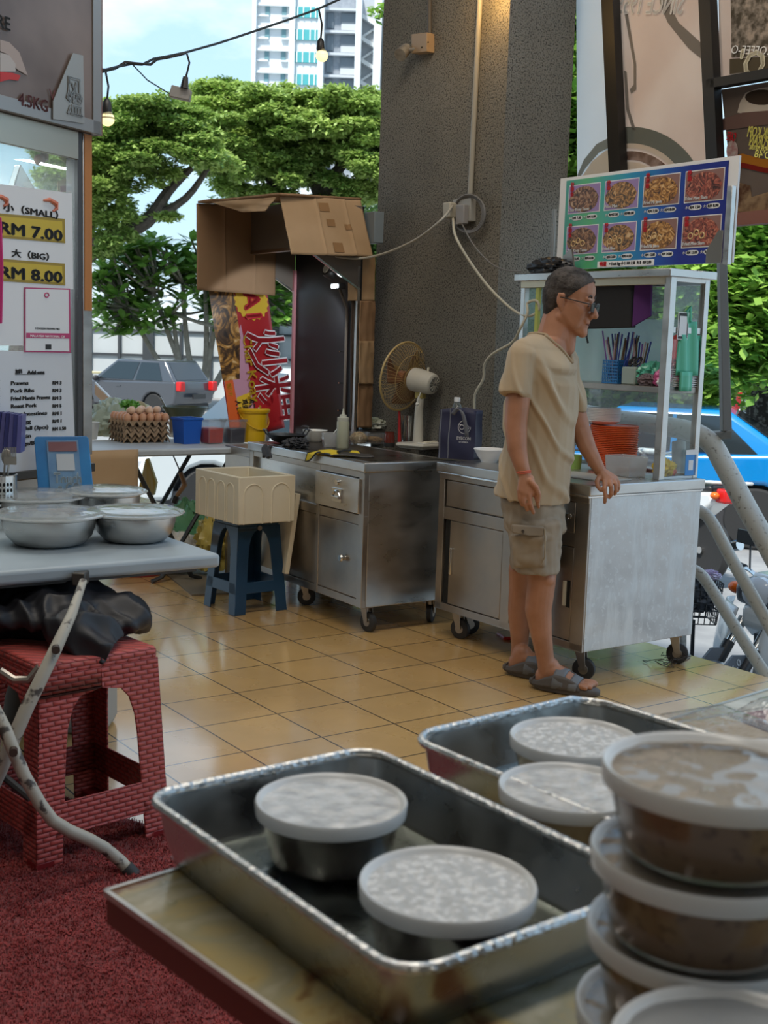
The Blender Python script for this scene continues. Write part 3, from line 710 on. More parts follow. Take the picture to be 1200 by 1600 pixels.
def tubshape(w, d, h, th=.003, tp=1.12):
    a = MB()
    def ring(k_, z): return [V((sx_ * w / 2 * k_, sy_ * d / 2 * k_, z)) for sx_, sy_ in ((-1, -1), (1, -1), (1, 1), (-1, 1))]
    r0, r1 = ring(1, 0), ring(tp, h); r2 = [p * 1 - V((math.copysign(th, p.x), math.copysign(th, p.y), 0)) for p in r1]; r3 = [p - V((math.copysign(th, p.x), math.copysign(th, p.y), -th)) for p in r0]
    vs = r0 + r1 + r2 + r3; f = [(0, 1, 2, 3)]
    for k_ in range(3):
        f += [(k_ * 4 + i, k_ * 4 + (i + 1) % 4, k_ * 4 + 4 + (i + 1) % 4, k_ * 4 + 4 + i) for i in range(4)]
    f += [(12, 13, 14, 15)]
    a.add(vs, f)
    return a
tubshape(.10, .13, .085).build('tub', MILKY, tb, bev=.006)
ring = MB()
for i in range(14):
    cx, cy, cz = random.uniform(-.03, .03), random.uniform(-.04, .04), .008 + .0015 * i
    ring.tube([(cx + .016 * math.cos(a * .52), cy + .014 * math.sin(a * .52), cz + .004 * math.sin(a)) for a in range(12)], .0014, 5, closed=True)
o = ring.build('rubber_bands', mat('rubber bands', (.38, .14, .08), .6), None); o.location = chain(tb).translation; o.rotation_euler = (0, 0, A2); tag(o, 'tangle of red brown rubber bands in the clear tub', 'rubber bands', kind='stuff')
o = MB().bb(-.09, .09, -.20, .12, 0, .006).build('folded_sheet', mat('grey card sheet', (.35, .34, .31), .6), None, bev=.002); o.location = lc2(.19, .26, .80); o.rotation_euler = (0, 0, A2 + .04); tag(o, 'grey flat sheet on the cart top by the man\'s hand', 'sheet')
soft('snack_packets', 'yellow and red snack packets on the cart top behind the end glass', 'packets', lc2(.52, .10, .80), (.05, .045, .045), mat('yellow packet', (.70, .48, .03), .4, col2=(.6, .06, .03), scale=14, contrast=(.55, .6)), 12)
o = MB().lathe([(.035, 0), (.038, .06), (.034, .06), (.03, .004), (0, .004)], n=20).build('green_cup', mat('green translucent plastic', (.25, .42, .10), .3), None); o.location = lc2(.40, .52, .80); tag(o, 'small green cup on the cart top behind the man\'s arm', 'cup')
# black bundle and roof tray at the case's far end
soft('black_bag', 'crumpled black bag lying on the glass case roof at its left end', 'bag', lc2(.50, .84, 1.655), (.06, .13, .045), mat('black film', (.012, .012, .014), .35), 21, .25)
o = MB().slab([(0, -.05, 0), (0, .05, 0), (0, .03, .09), (0, -.02, .12)], (.01, 0, 0)).build('steel_gusset', STEELD, None); o.location = lc2(.56, .79, 1.656); o.rotation_euler = (0, 0, A2); tag(o, 'dark steel gusset at the left foot of the blue menu board', 'gusset')

# ================================================================ on the two counters: fan, bag, bowl
FZ = .789
fp = fl(655, 700, FZ); fan = thing('table_fan', 'old cream table fan with yellowed round grille on the steel counter', 'fan', fp, R(140))
IV = mat('ivory plastic', (.58, .56, .50), .35, col2=(.50, .47, .40), scale=5)
YG = mat('yellowed wire', (.42, .29, .12), .4)
MB().bb(-.10, .085, -.095, .095, 0.006, .028).build('base', IV, fan, bev=.012)
MB().bb(-.085, .07, -.08, .08, 0, .008).bb(-.09, -.04, -.07, .07, .027, .034).build('base_foot', WHITE, fan, bev=.003)
for i in range(5): MB().bb(-.08, -.055, -.05 + .02 * i, -.038 + .02 * i, .033, .040).build('speed_button', CREAM, fan, bev=.002)
MB().tube([(.01, 0, .02), (.01, 0, .20), (.0, 0, .27)], [.028, .022, .019], 14).build('neck', IV, fan)
MB().bb(-.02, .03, -.018, .018, .255, .295).build('tilt_joint', mat('brass yellow plastic', (.45, .36, .12), .4), fan, bev=.006)
fh = Matrix.Rotation(R(-9), 3, 'Y')             # head tilted slightly up
FO = V((.0, 0, .345)); fh_ = lambda x, y, z: FO + fh @ V((x, y, z))
MM = fh @ Matrix.Rotation(R(90), 3, 'Y')
mo = MB().lathe([(.0, -.085), (.040, -.085), (.052, -.078), (.056, -.06), (.062, .02), (.060, .055), (.03, .062), (0, .062)], FO, 28, MM).build('motor_housing', IV, fan, bev=.002)
MB().lathe([(.0, -.0885), (.038, -.0885), (.040, -.085)], FO, 24, MM).build('rear_vent', mat('grey vent', (.16, .16, .15), .5), mo)
g_ = MB()
for i in range(12):
    a = i * math.pi / 6; g_.tube([fh_(-.0895, .008 * math.cos(a), .008 * math.sin(a)), fh_(-.0895, .037 * math.cos(a), .037 * math.sin(a))], .0017, 4)
g_.build('vent_slats', IV, mo)
MB().cyl(fh_(-.03, 0, .055), fh_(-.03, 0, .078), .006).build('swing_knob', CREAM, mo)
MB().tube([fh_(-.04, 0.045, -.05), fh_(-.035, .05, -.09), fh_(-.035, .052, -.105)], .003, 6).ell(fh_(-.035, .052, -.112), .009, 6).build('tilt_screw', WHITE, mo)
RG = .178; cg = .125
wires = MB(); n = 54
for i in range(n):
    a = 2 * math.pi * i / n; c, s = math.cos(a), math.sin(a)
    wires.tube([fh_(cg - .062 + .004, .05 * c, .05 * s), fh_(cg - .052, .11 * c, .11 * s), fh_(cg - .03, .16 * c, .16 * s), fh_(cg, RG * c, RG * s)], .00105, 4)
for rr_, xx in ((.055, cg - .058), (.12, cg - .049)): wires.tube([fh_(xx, rr_ * math.cos(a * .2094), rr_ * math.sin(a * .2094)) for a in range(30)], .002, 5, closed=True)
wires.build('rear_grille', YG, fan)
wires = MB()
for i in range(n):
    a = 2 * math.pi * i / n; c, s = math.cos(a), math.sin(a)
    wires.tube([fh_(cg + .062, .045 * c, .045 * s), fh_(cg + .055, .11 * c, .11 * s), fh_(cg + .03, .16 * c, .16 * s), fh_(cg, RG * c, RG * s)], .00105, 4)
wires.lathe([(0, .064), (.045, .064), (.046, .058), (0, .058)], fh_(cg, 0, 0), 20, MM); wires.build('front_grille', YG, fan)
MB().tube([fh_(cg, (RG + .002) * math.cos(a * .1309), (RG + .002) * math.sin(a * .1309)) for a in range(48)], .0055, 8, closed=True).build('grille_rim', mat('aged yellow rim', (.50, .36, .15), .35), fan)
bl = MB()
for b_ in range(3):
    def fb(a, b, b_=b_):
        r_ = .03 + .12 * a; th = b_ * 2.094 + (b - .5) * (1.25 - .3 * a) + a * .3
        return fh_(cg + (b - .5) * .05, r_ * math.cos(th), r_ * math.sin(th))
    bl.sheet(fb, 8, 8)
bl.build('blades', mat('smoky amber blade', (.22, .10, .05), .3, alpha=.75), fan, solid=.002)
MB().lathe([(0, -.02), (.03, -.02), (.028, .02), (0, .03)], fh_(cg, 0, 0), 18, MM).build('hub', mat('amber hub', (.30, .12, .06), .3), fan)

bgp = fl(718, 716, .80); bag = thing('tote_bag', 'navy blue tote bag with white glasses emblem between the two steel counters', 'bag', bgp, R(-24))
NAVY = mat('navy fabric', (.016, .018, .055), .6, bump=.15, bscale=25)
bh = .225
def bagw(a, b, s):
    x = -.088 + .176 * a; y = s * (.05 - .012 * b) + .006 * math.sin(a * 7 + s) * b + .004 * math.sin(b * 9 + a * 4); return V((x, y, bh * b + .01 * math.sin(a * 3.1) * b))
m_ = MB().sheet(lambda a, b: bagw(a, b, -1), 12, 12).sheet(lambda a, b: bagw(a, b, 1), 12, 12)
for s in (0, 1): m_.sheet(lambda a, b: bagw(s, b, -1 + 2 * a) + V(((-1, 1)[s] * -.015 * math.sin(a * math.pi) * b, 0, 0)), 6, 12)
m_.sheet(lambda a, b: bagw(a, 0, -1 + 2 * b), 12, 4)
m_.build('fabric', NAVY, bag, solid=.003)
m_ = MB()
for s in (0.03, ): m_.tube([bagw(s + .3 * 0, b / 10, -1) + V((0, -.002, 0)) for b in range(11)], .003, 5)
m_.tube([bagw(0.27, b / 10, -1) + V((0, -.002, 0)) for b in range(11)], .0028, 5); m_.build('seam', mat('grey webbing', (.16, .17, .20), .7), bag)
for s in (-1, 1):
    m_ = MB(); pts = []
    for i in range(15):
        t = i / 14; pts.append(V((-.005 + .075 * math.sin(t * math.pi * .5) * (1 if s < 0 else 1.1) - .02, s * .048 - (.03 if s < 0 else .0) * math.sin(t * math.pi), bh - .02 + .045 * math.sin(t * math.pi) - .10 * t * t)))
    m_.slab([pts[0], pts[1], pts[2]], (0, 0, 0)) if 0 else None
    vs = []; fs = []
    for i, p in enumerate(pts): vs += [p + V((-.010, 0, .004)), p + V((.010, 0, -.004))]
    fs = [(2 * i, 2 * i + 1, 2 * i + 3, 2 * i + 2) for i in range(len(pts) - 1)]
    m_.add(vs, fs); m_.build('strap', MATS['grey webbing'], bag, solid=.003)
BF = chain(bag); bx_ = (BF.to_3x3() @ V((1, 0, 0)));
def bp_(x, z): return BF @ V((x, -.0545 + .012 * (z / bh), z))
m_ = MB(); cz = .150
def circ(cx, cz_, r, n=24, x0=0, x1=2 * math.pi): return [bp_(cx + r * math.cos(x0 + (x1 - x0) * i / n), cz_ + r * math.sin(x0 + (x1 - x0) * i / n)) for i in range(n)]
m_.tube(circ(.035, cz, .030), .0011, 5, closed=True)
for s in (-1, 1): m_.tube(circ(.035 + s * .0125, cz - .001, .0105, 16), .0012, 5, closed=True)
m_.tube([bp_(.010, cz + .010), bp_(.022, cz + .010), bp_(.035, cz + .004), bp_(.048, cz + .010), bp_(.060, cz + .010)], .0011, 5)
m_.build('emblem', WPRINT, bag, world=True)
text('EYECON', .021, frame(bp_(.035, .097) - BF.to_3x3() @ V((0, .001, 0)), bx_, UP), WPRINT, bag, align='CENTER', bold=.0003, wid=.068)
text('OF AMERICA', .009, frame(bp_(.035, .080) - BF.to_3x3() @ V((0, .001, 0)), bx_, UP), WPRINT, bag, align='CENTER', wid=.045)
bt = thing('water_bottle', 'clear plastic water bottle with white cap poking out of the navy tote bag', 'bottle', bgp + V((-.02, .03, .06)))
MB().lathe([(.0, 0), (.030, .003), (.031, .12), (.029, .15), (.02, .185), (.012, .200), (.012, .205), (0, .206)], n=22).build('bottle', thin_glass('bottle plastic', (.82, .88, .88), .12), bt)
MB().lathe([(0, .222), (.0135, .222), (.0145, .218), (.0145, .202), (0, .202)], n=20).build('cap', WPRINT, bt)
bw = thing('white_bowl', 'white enamel bowl on the cart top between tote bag and man', 'bowl', fl(764, 722, .80))
MB().lathe([(.0, .0), (.036, .0), (.038, .008), (.050, .022), (.066, .050), (.071, .058), (.073, .058), (.071, .062), (.063, .056), (.046, .024), (.030, .012), (0, .010)], n=36).build('bowl', WPRINT, bw)

# ---------------------------------------------------------------- things on the drawer cabinet
def on1(px, py): return fl(px, py, FZ)
wk = thing('wok', 'black iron wok with loop handles at the left end of the steel counter', 'wok', on1(447, 693), .4)
MB().lathe([(0, .0), (.03, .002), (.07, .018), (.105, .048), (.107, .048), (.07, .014), (.03, -.002 + .002), (0, 0)], n=32).build('pan', mat('black iron', (.02, .02, .02), .5, .6), wk)
for s in (-1, 1): MB().tube([(s * .098, -.03, .046), (s * .115, -.028, .072), (s * .115, .028, .072), (s * .098, .03, .046)], .004, 8).build('handle', BLACK, wk)
gl = crumple('cleaning_rag', (0, 0, 0), (.07, .05, .028), mat('charcoal rag', (.055, .055, .062), .9, bump=.3, bscale=60), None, 31, .5, 4); gl.location = on1(462, 700); gl.rotation_euler = (0, 0, .9); tag(gl, 'charcoal grey rag bunched on the counter edge in front of the wok', 'rag')
gl2 = tag(MB().sheet(lambda a, b: V((-.03 - .018 * b, -.06 + .085 * a + .015 * math.sin(b * 5), .012 - .065 * max(0, b - .2) + .006 * math.sin(a * 11))), 12, 12).build('hanging_rag', MATS['charcoal rag'], None, solid=.016, sub=1), 'grey rag corner hanging over the counter edge below the wok', 'rag')
gl2.location = on1(423, 701) + V((.01, .0, 0)); gl2.rotation_euler = (0, 0, A1)
yc = thing('yellow_cloth', 'yellow microfibre cloth with black hem draped over the counter front edge', 'cloth', lc1(-.02, .36, FZ), A1)
def ycf(a, b, lift=0):
    x = -.015 + .17 * b; y = -.10 + .22 * a - .10 * b
    z = .008 + .016 * math.exp(-((a - .45 - .2 * b) / .18) ** 2) * (1 - b * .4) + .004 * math.sin(a * 13 + b * 6)
    if b < .25 and a > .35: z -= (0.25 - b) * .20 * (a - .35) / .65; x = -.026
    return V((x, y, z + lift))
MB().sheet(ycf, 22, 16).build('cloth', mat('yellow microfibre', (.62, .46, .03), .9, bump=.3, bscale=200), yc, solid=.004)
MB().tube([ycf(i / 14, 0) for i in range(15)] + [ycf(1, i / 14) for i in range(1, 15)] + [ycf(1 - i / 14, 1) for i in range(1, 15)] + [ycf(0, 1 - i / 14) for i in range(1, 14)], .0042, 6, closed=True).build('hem', BLACK, yc)
MB().sheet(lambda a, b: ycf(.0 + .35 * a, .35 + .65 * b, .004), 8, 8).build('dark_backing', mat('dark felt', (.04, .035, .03), .9), yc, solid=.003)
o = MB().tube([(-.03, -.03, .012), (0, 0, .016), (.03, .035, .012)], .006, 8).build('black_clip', BLACK, None); o.location = lc1(.06, .30, FZ + .008); tag(o, 'small black clip lying on the yellow cloth', 'clip')
wb_ = thing('white_bowl', 'white bowl with dark ladle in front of the orange tray on the counter', 'bowl', on1(492, 690))
MB().lathe([(0, .0), (.03, .0), (.05, .02), (.068, .062), (.066, .062), (.046, .022), (.028, .006), (0, .006)], n=28).build('bowl', WHITE, wb_)
MB().tube([(0, 0, .04), (-.05, .02, .075)], .005, 6).ell((-.055, .022, .078), (.022, .014, .006), 8).build('ladle', BLACK, wb_)
ot = thing('orange_tray', 'orange plastic tray lying behind the tubs on the counter', 'tray', on1(525, 682) + V((.03, .1, 0)), .5)
MB().lathe([(0, .052), (.10, .052), (.15, .066), (.152, .064), (.10, .047), (0, .047)], n=32, sx=1.1, sy=.6).build('tray', mat('bright orange plastic', (.75, .11, .03), .35), ot)
MB().bb(-.05, .05, -.04, .04, 0, .047).build('foot', CREAM, ot)
tb2 = thing('plastic_container', 'square translucent container with a spoon left of the squeeze bottle', 'container', on1(515, 698), .2)
tubshape(.065, .065, .072, tp=1.22).build('tub', MILKY, tb2, bev=.005)
o = MB().tube([(-.02, 0, .01), (.045, .01, .105)], .0035, 6).ell((-.02, 0, .012), (.013, .009, .004), 6).build('spoon', STEEL, None); o.location = chain(tb2).translation; tag(o, 'steel spoon leaning in the translucent container on the counter', 'spoon')
tb3 = thing('food_tub', 'round tub of pale beansprouts behind the squeeze bottle', 'tub', on1(560, 694))
MB().lathe([(0, .0), (.045, .0), (.062, .065), (.060, .065), (.043, .005), (0, .005)], n=28).build('tub', CLEARP, tb3)
o = crumple('beansprouts', (0, 0, 0), (.046, .046, .033), mat('pale sprouts', (.55, .45, .25), .6, bump=.6, bscale=90, col2=(.35, .22, .1), scale=60), None, 41, .2, 8); o.location = chain(tb3).translation + V((0, 0, .006)); tag(o, 'pale beansprouts filling the round tub on the counter', 'beansprouts', kind='stuff')
sb = thing('squeeze_bottle', 'cloudy squeeze bottle with pointed nozzle on the counter behind the yellow cloth', 'bottle', on1(535, 700))
MB().lathe([(0, 0), (.030, .0), (.032, .004), (.032, .128), (.029, .138), (0, .138)], n=26).build('bottle', mat('cloudy plastic', (.50, .50, .38), .3, alpha=.85), sb)
MB().lathe([(.0305, .003), (.0315, .003), (.0315, .055), (.0305, .055)], n=26).build('liquid_level', mat('pale oil', (.42, .42, .26), .3), sb)
MB().lathe([(.029, .135), (.030, .137), (.030, .155), (.018, .158), (.017, .168), (.008, .170), (.0025, .20), (0, .20)], n=24).build('nozzle_cap', mat('ivory cap', (.58, .58, .50), .35), sb)
tb4 = thing('food_container', 'clear box of fried bits on the counter left of the dark jar', 'container', on1(583, 693), .55)
tubshape(.125, .085, .055, tp=1.08).build('tub', CLEARP, tb4, bev=.006)
o = crumple('fried_bits', (0, 0, 0), (.055, .036, .018), mat('fried crumbs', (.30, .16, .05), .7, col2=(.5, .32, .12), scale=70, bump=.6, bscale=120), None, 43, .2, 8); o.location = chain(tb4).translation + V((0, 0, .006)); o.rotation_euler = (0, 0, .55); tag(o, 'brown fried crumbs in the clear box on the counter', 'food', kind='stuff')
o = crumple('vegetable_bag', (0, 0, 0), (.075, .05, .035), mat('leafy film', (.28, .32, .20), .3, col2=(.52, .54, .48), scale=12), None, 47, .4, 4); o.location = on1(573, 690) + V((.03, .12, .06)); tag(o, 'crumpled clear bag of leafy vegetables lying over the boxes behind the counter', 'bag')
o = MB().bb(-.09, .09, -.05, .05, 0, .06).build('storage_box', mat('dark box', (.05, .045, .04), .5), None, bev=.005); o.location = on1(573, 690) + V((.03, .12, 0)); o.rotation_euler = (0, 0, .5); tag(o, 'dark low box under the bag of vegetables on the counter', 'box')
jr = thing('sauce_jar', 'glass jar of dark red sauce beside the fan base', 'jar', on1(608, 698))
MB().lathe([(0, 0), (.027, 0), (.028, .055), (.024, .065), (.025, .078), (.023, .078), (.022, .066), (.025, .054), (.024, .004), (0, .004)], n=24).build('jar', mat('dark red glass', (.12, .02, .012), .12), jr)
MB().lathe([(.0285, .002), (.0287, .022), (.028, .022)], n=24).build('label_band', INK, jr)
sp = thing('steel_flask', 'tall brushed steel tumbler behind the fan on the counter', 'tumbler', on1(638, 694))
MB().lathe([(0, 0), (.034, 0), (.035, .09), (.037, .10), (.043, .155), (.041, .155), (.035, .10), (0, .1)], n=28).build('cup', CHROME, sp)
rd = thing('red_tongs', 'red plastic handled stick standing beside the steel tumbler', 'utensil', on1(624, 696))
MB().tube([(0, 0, 0), (-.005, 0, .15), (-.008, 0, .19)], [.010, .007, .006], 10).build('handle', REDP, rd)

# ================================================================ exhaust hood with cardboard
HA = R(33.4)
hp = lc1(.56, .98, 0)
hd = thing('exhaust_hood', 'tall dark steel exhaust hood booth behind the counter, wrapped in brown cardboard', 'exhaust hood', hp, HA)
HB = mat('black painted steel', (.020, .021, .023), .38, .5, col2=(.035, .036, .04), scale=2, rough2=.5)
HBR = mat('brown sheet steel', (.17, .14, .115), .5, .2)  # one even brown for the hood's sheet metal
# local: x along GU (away), y along GV (left-away); opening faces -x
HW, HD, HT = .70, .36, 2.03
MB().bb(-.02, 0, 0, HW, 0, HT).build('back_panel', HB, hd, bev=.003)
MB().bb(-.035, -.02, -.012, .012, 0, 1.72).build('near_edge_strip', STEEL, hd)
MB().bb(-.035, -.02, HW - .02, HW, 0, 1.72).build('far_edge_strip', mat('pinkish film edged steel', (.60, .25, .28), .4), hd)
MB().tube([(-.03, .10, .80), (-.03, .10, 1.50), (-.045, .17, 1.62)], .008, 6).build('conduit', HBR, hd)
for y in (0, HW): MB().slab([(-.02, y, 1.60), (-HD, y, 1.80), (-HD, y, HT), (-.02, y, HT)], (0, -.012 if y == 0 else .012, 0)).build('side_panel', HBR, hd)
MB().slab([(-HD, -.012, 1.79), (-HD, HW + .012, 1.79), (-HD, HW + .012, HT), (-HD, -.012, HT)], (-.01, 0, 0)).build('front_fascia', HBR, hd)
MB().bb(-HD - .012, -HD + .03, 0, HW, 1.785, 1.80).build('fascia_lip', mat('brushed rim', (.40, .33, .28), .35, 1), hd)
MB().bb(-HD, 0, 0, HW, HT - .01, HT).build('top_panel', HB, hd)
for y in (-.006, HW + .006): MB().tube([(-.02, y, 1.598), (-HD, y, 1.795)], .008, 5).build('edge_light_strip', CHROME, hd)
lm_ = MB().lathe([(0, .03), (.040, .03), (.046, .02), (.046, -.02), (0, -.02)], (-.10, .16, 1.70), 20, Matrix.Rotation(R(-70), 3, 'Y')).build('fan_port', BLACK, hd)
MB().lathe([(0, .034), (.028, .034), (.028, .028)], (-.10, .16, 1.70), 20, Matrix.Rotation(R(-70), 3, 'Y')).build('port_sticker', WHITE, lm_)
lp = MB().bb(-.13, -.09, .02, .09, 1.60, 1.63).build('lamp', BLACK, hd, bev=.004)
MB().bb(-.145, -.13, .03, .08, 1.603, 1.622).build('lamp_lens', mat('lit white lens', (.8, .85, .9), .3, emis=(.85, .95, 1), es=5), lp)
LD = bpy.data.lights.new('hood_lamp_light', 'SPOT'); LD.energy = 5; LD.spot_size = R(110); LD.color = (.85, .93, 1); LD.shadow_soft_size = .02
lo = bpy.data.objects.new('hood_lamp_light', LD); COL.objects.link(lo); lo.location = chain(hd) @ V((-.17, .055, 1.60)); lo.rotation_euler = Euler((R(50), 0, HA + R(10)))
for z in (.95, 1.10, 1.27): MB().cyl((-.045, .14, z), (-.02, .14, z), .004, n=8).build('bolt', CHROME, hd)
hp2 = MB().bb(.0, .06, -.10, .0, 1.84, 2.0); hp2.build('duct_box', mat('blue grey sheet metal', (.18, .22, .25), .5), hd, bev=.003)
H = chain(hd)
def sheetthing(nm, lab, cat, pts, th, m, creases=(), tapes=()):
    """a bent card sheet from 4 world corner points, with creases and tape as parts"""
    c = sum((V(p) for p in pts), V()) / 4; t = thing(nm, lab, cat, c); A, B, Cc, D = [V(p) for p in pts]
    nr = (B - A).cross(D - A).normalized()
    def f(a, b): 
        p = (A * (1 - a) + B * a) * (1 - b) + (D * (1 - a) + Cc * a) * b
        return p + nr * (.008 * noise.noise(V((a * 3, b * 3, c.x * 5))) - sum(.006 * math.exp(-((a - k_) / .012) ** 2) for k_ in creases))
    MB().sheet(f, 60, 24).build('card', m, t, world=True, solid=th)
    for a0, a1, b0, b1 in tapes:
        MB().sheet(lambda a, b: f(a0 + (a1 - a0) * a, b0 + (b1 - b0) * b) + nr * -.006, 6, 6).sheet(lambda a, b: f(a0 + (a1 - a0) * a, b0 + (b1 - b0) * b) + nr * .006, 6, 6).build('tape', mat('brown tape', (.30, .17, .08), .25), t, world=True)
    return t
TP = mat('brown tape', (.30, .17, .08), .25)
# near flap: over the near side
Hw = lambda x, y, z: H @ V((x, y, z))
sheetthing('cardboard_flap', 'taped brown cardboard flap hanging over the near side of the exhaust hood', 'cardboard',
           [at(436, 305, 6.20), at(563, 313, 6.60), at(583, 401, 6.52), at(455, 397, 6.10)], .005, CARDL, (.42, .78), ((.44, .56, .1, .25), (.5, .6, .38, .5), (.72, .8, .45, .55), (.52, .64, .78, .95)))
sheetthing('cardboard_sheet', 'large creased cardboard sheet hanging left of the exhaust hood above the banner', 'cardboard',
           [at(307, 318, 6.55), at(430, 322, 7.05), at(430, 462, 7.05), at(308, 453, 6.55)], .005, CARD, (.33, .72))
sheetthing('cardboard_roof', 'flat cardboard pieces laid over the exhaust hood top', 'cardboard', [at(309, 316, 6.55), at(438, 303, 6.15), at(565, 311, 6.65), at(430, 316, 7.2)], .012, CARD, (.5,))
sheetthing('cardboard_strip', 'narrow cardboard flap folded under the hood top edge', 'cardboard', [at(330, 316, 6.42), at(432, 308, 6.12), at(414, 330, 6.14), at(378, 331, 6.3)], .004, CARDL)
for i, (y0, y1, x0, x1, yy) in enumerate(((400, 470, 545, 586, 6.55), (470, 535, 563, 586, 6.56), (533, 600, 562, 584, 6.54), (598, 668, 560, 582, 6.55))):
    sheetthing('cardboard_piece', ['cardboard panel wedged beside the pillar just below the hood flap', 'second cardboard panel down beside the pillar', 'third cardboard panel down beside the pillar, corner bent', 'lowest cardboard panel beside the pillar, above the counter'][i], 'cardboard',
               [at(x0, y0, yy), at(x1, y0, yy + .12), at(x1 - 1, y1, yy + .12), at(x0 - 1, y1, yy)], .005, CARDL if i % 2 == 0 else CARD)
sheetthing('brown_board', 'dark brown upright board between hood edge and cardboard panels', 'board', [at(549, 468, 6.6), at(562, 468, 6.62), at(560, 672, 6.62), at(547, 672, 6.6)], .01, mat('dark brown board', (.06, .04, .03), .6))

# ---------------------------------------------------------------- banner
BY = 6.95
bn = thing('food_banner', 'red fried noodle banner hanging sideways behind the yellow pail', 'banner', at(385, 560, BY))
A_, B_, C_, D_ = at(326, 452, BY), at(418, 456, BY + .25), at(445, 668, BY + .25), at(362, 690, BY)
def bf(a, b, off=0):
    p = (A_ * (1 - a) + B_ * a) * (1 - b) + (D_ * (1 - a) + C_ * a) * b
    return p + V((0, -1, 0)) * (off + .012 * math.sin(b * 7 + a * 2))
def bpatch(nm, a0, a1, b0, b1, off, m, fn=None):
    return MB().sheet(lambda a, b: bf(a0 + (a1 - a0) * a, b0 + (b1 - b0) * b, off), 14, 20).build(nm, m, bn, world=True)
MB().sheet(lambda a, b: bf(a, b), 20, 24).build('vinyl', mat('red vinyl', (.42, .012, .015), .4), bn, world=True, solid=.001)
bpatch('dish_photo', 0.0, .42, 0, .60, .004, food_mat('banner noodle photo', (.10, .05, .02), (.50, .24, .05), (.80, .62, .35), 8))
bpatch('pink_panel', .02, .48, .60, .92, .0035, mat('pink print', (.55, .28, .38), .4))
def bpoly(nm, pts, off, m): return MB().quad(*[bf(a, b, off) for a, b in pts]).build(nm, m, bn, world=True, smooth=0)
bpoly('pink_swoosh', [(.42, 0), (.47, .3), (.50, .6), (.40, .62), (.30, .60), (.40, .35)], .0045, MATS['pink print'])
YEL = mat('yellow print', (.75, .48, .03), .4)
bpoly('starburst', [(.70 + (.30 if i % 2 else .27) * math.cos(i * math.pi / 18), .075 + (.135 if i % 2 else .12) * math.sin(i * math.pi / 18)) for i in range(36)], .005, YEL)
bpoly('price_box', [(.20, .72), (.45, .70), (.47, .97), (.24, .985)], .005, YEL)
bpoly('orange_strip', [(.03, .60), (.18, .60), (.22, 1.0), (.0, 1.0)], .0045, mat('orange print', (.70, .12, .02), .4))
dn = ((bf(.7, .8) - bf(.7, .2)).normalized()); acr = (bf(.9, .5) - bf(.1, .5)).normalized()
def bt_(s, a, b, size, m, **kw): return text(s, size, frame(bf(a, b, .012), dn, -acr * -1 if 0 else acr * 1), m, bn, **kw)
fr = lambda a, b: frame(bf(a, b, .010), dn, acr)
text('A1', .155, fr(.70, .0), RPRINT, bn, bold=.006)
text('Char Koay Teow', .085, fr(.53, .30), YEL, bn, bold=.0012, wid=.62)
text('炒', .29, fr(.80, .27), WPRINT, bn, bold=.007); text('炒', .29, frame(bf(.80, .27, .013), dn, acr), RPRINT, bn, bold=.001)
text('粿', .29, fr(.84, .60), WPRINT, bn, bold=.007); text('粿', .29, frame(bf(.84, .60, .013), dn, acr), RPRINT, bn, bold=.001)
text('鸭蛋 大\n鸡蛋 小\n人 DUCK EGG', .045, fr(.33, .74), INK, bn, bold=.001, wid=.2)
text('BEST PENANG CHAR KOAY TEOW', .04, fr(.10, .62), YEL, bn, bold=.0005, wid=.34)

# ================================================================ folding table with the eggs
T2Z = .735
t2o = fl(213, 703, T2Z); t2o = t2o - GU * .24
t2 = thing('folding_table', 'grey folding table carrying eggs, tubs and a yellow pail', 'table', (t2o.x, t2o.y, 0), GA)
TGREY = mat('grey table plastic', (.36, .38, .40), .4, col2=(.42, .44, .45), scale=6)
TL, TW = 1.02, .62
MB().bb(0, TL, 0, TW, T2Z - .038, T2Z).build('tabletop', TGREY, t2, bev=.01)
BST = mat('black tube', (.02, .02, .02), .4)
for y in (.08, TW - .08):
    MB().tube([(.24, y, T2Z - .04), (.60, y, .03), (.66, y, .01)], .013, 8).build('leg', BST, t2)
    MB().tube([(.86, y + .03, T2Z - .04), (.44, y + .03, .03), (.38, y + .03, .01)], .013, 8).build('leg', BST, t2)
L2w = lambda x, y, z=T2Z: chain(t2) @ V((x, y, z))
t2f = lambda px, py: fl(px, py, T2Z)
pcv = thing('brown_paper_sheet', 'brown paper sheet hanging over the left end of the egg table', 'paper', L2w(.1, -.01, .6), GA)
MB().sheet(lambda a, b: V((-.22 + .36 * a, -.015 - .01 * math.sin(a * 6) * (1 - b), -.26 + .40 * b)), 12, 8).build('paper', mat('kraft paper', (.38, .24, .12), .7, col2=(.44, .29, .16), scale=3), pcv, solid=.002)
MB().sheet(lambda a, b: V((.0 + .17 * a, -.03, -.25 + .12 * b - .02 * a)), 4, 4).build('torn_corner', mat('pale kraft', (.50, .38, .28), .7), pcv, solid=.002)
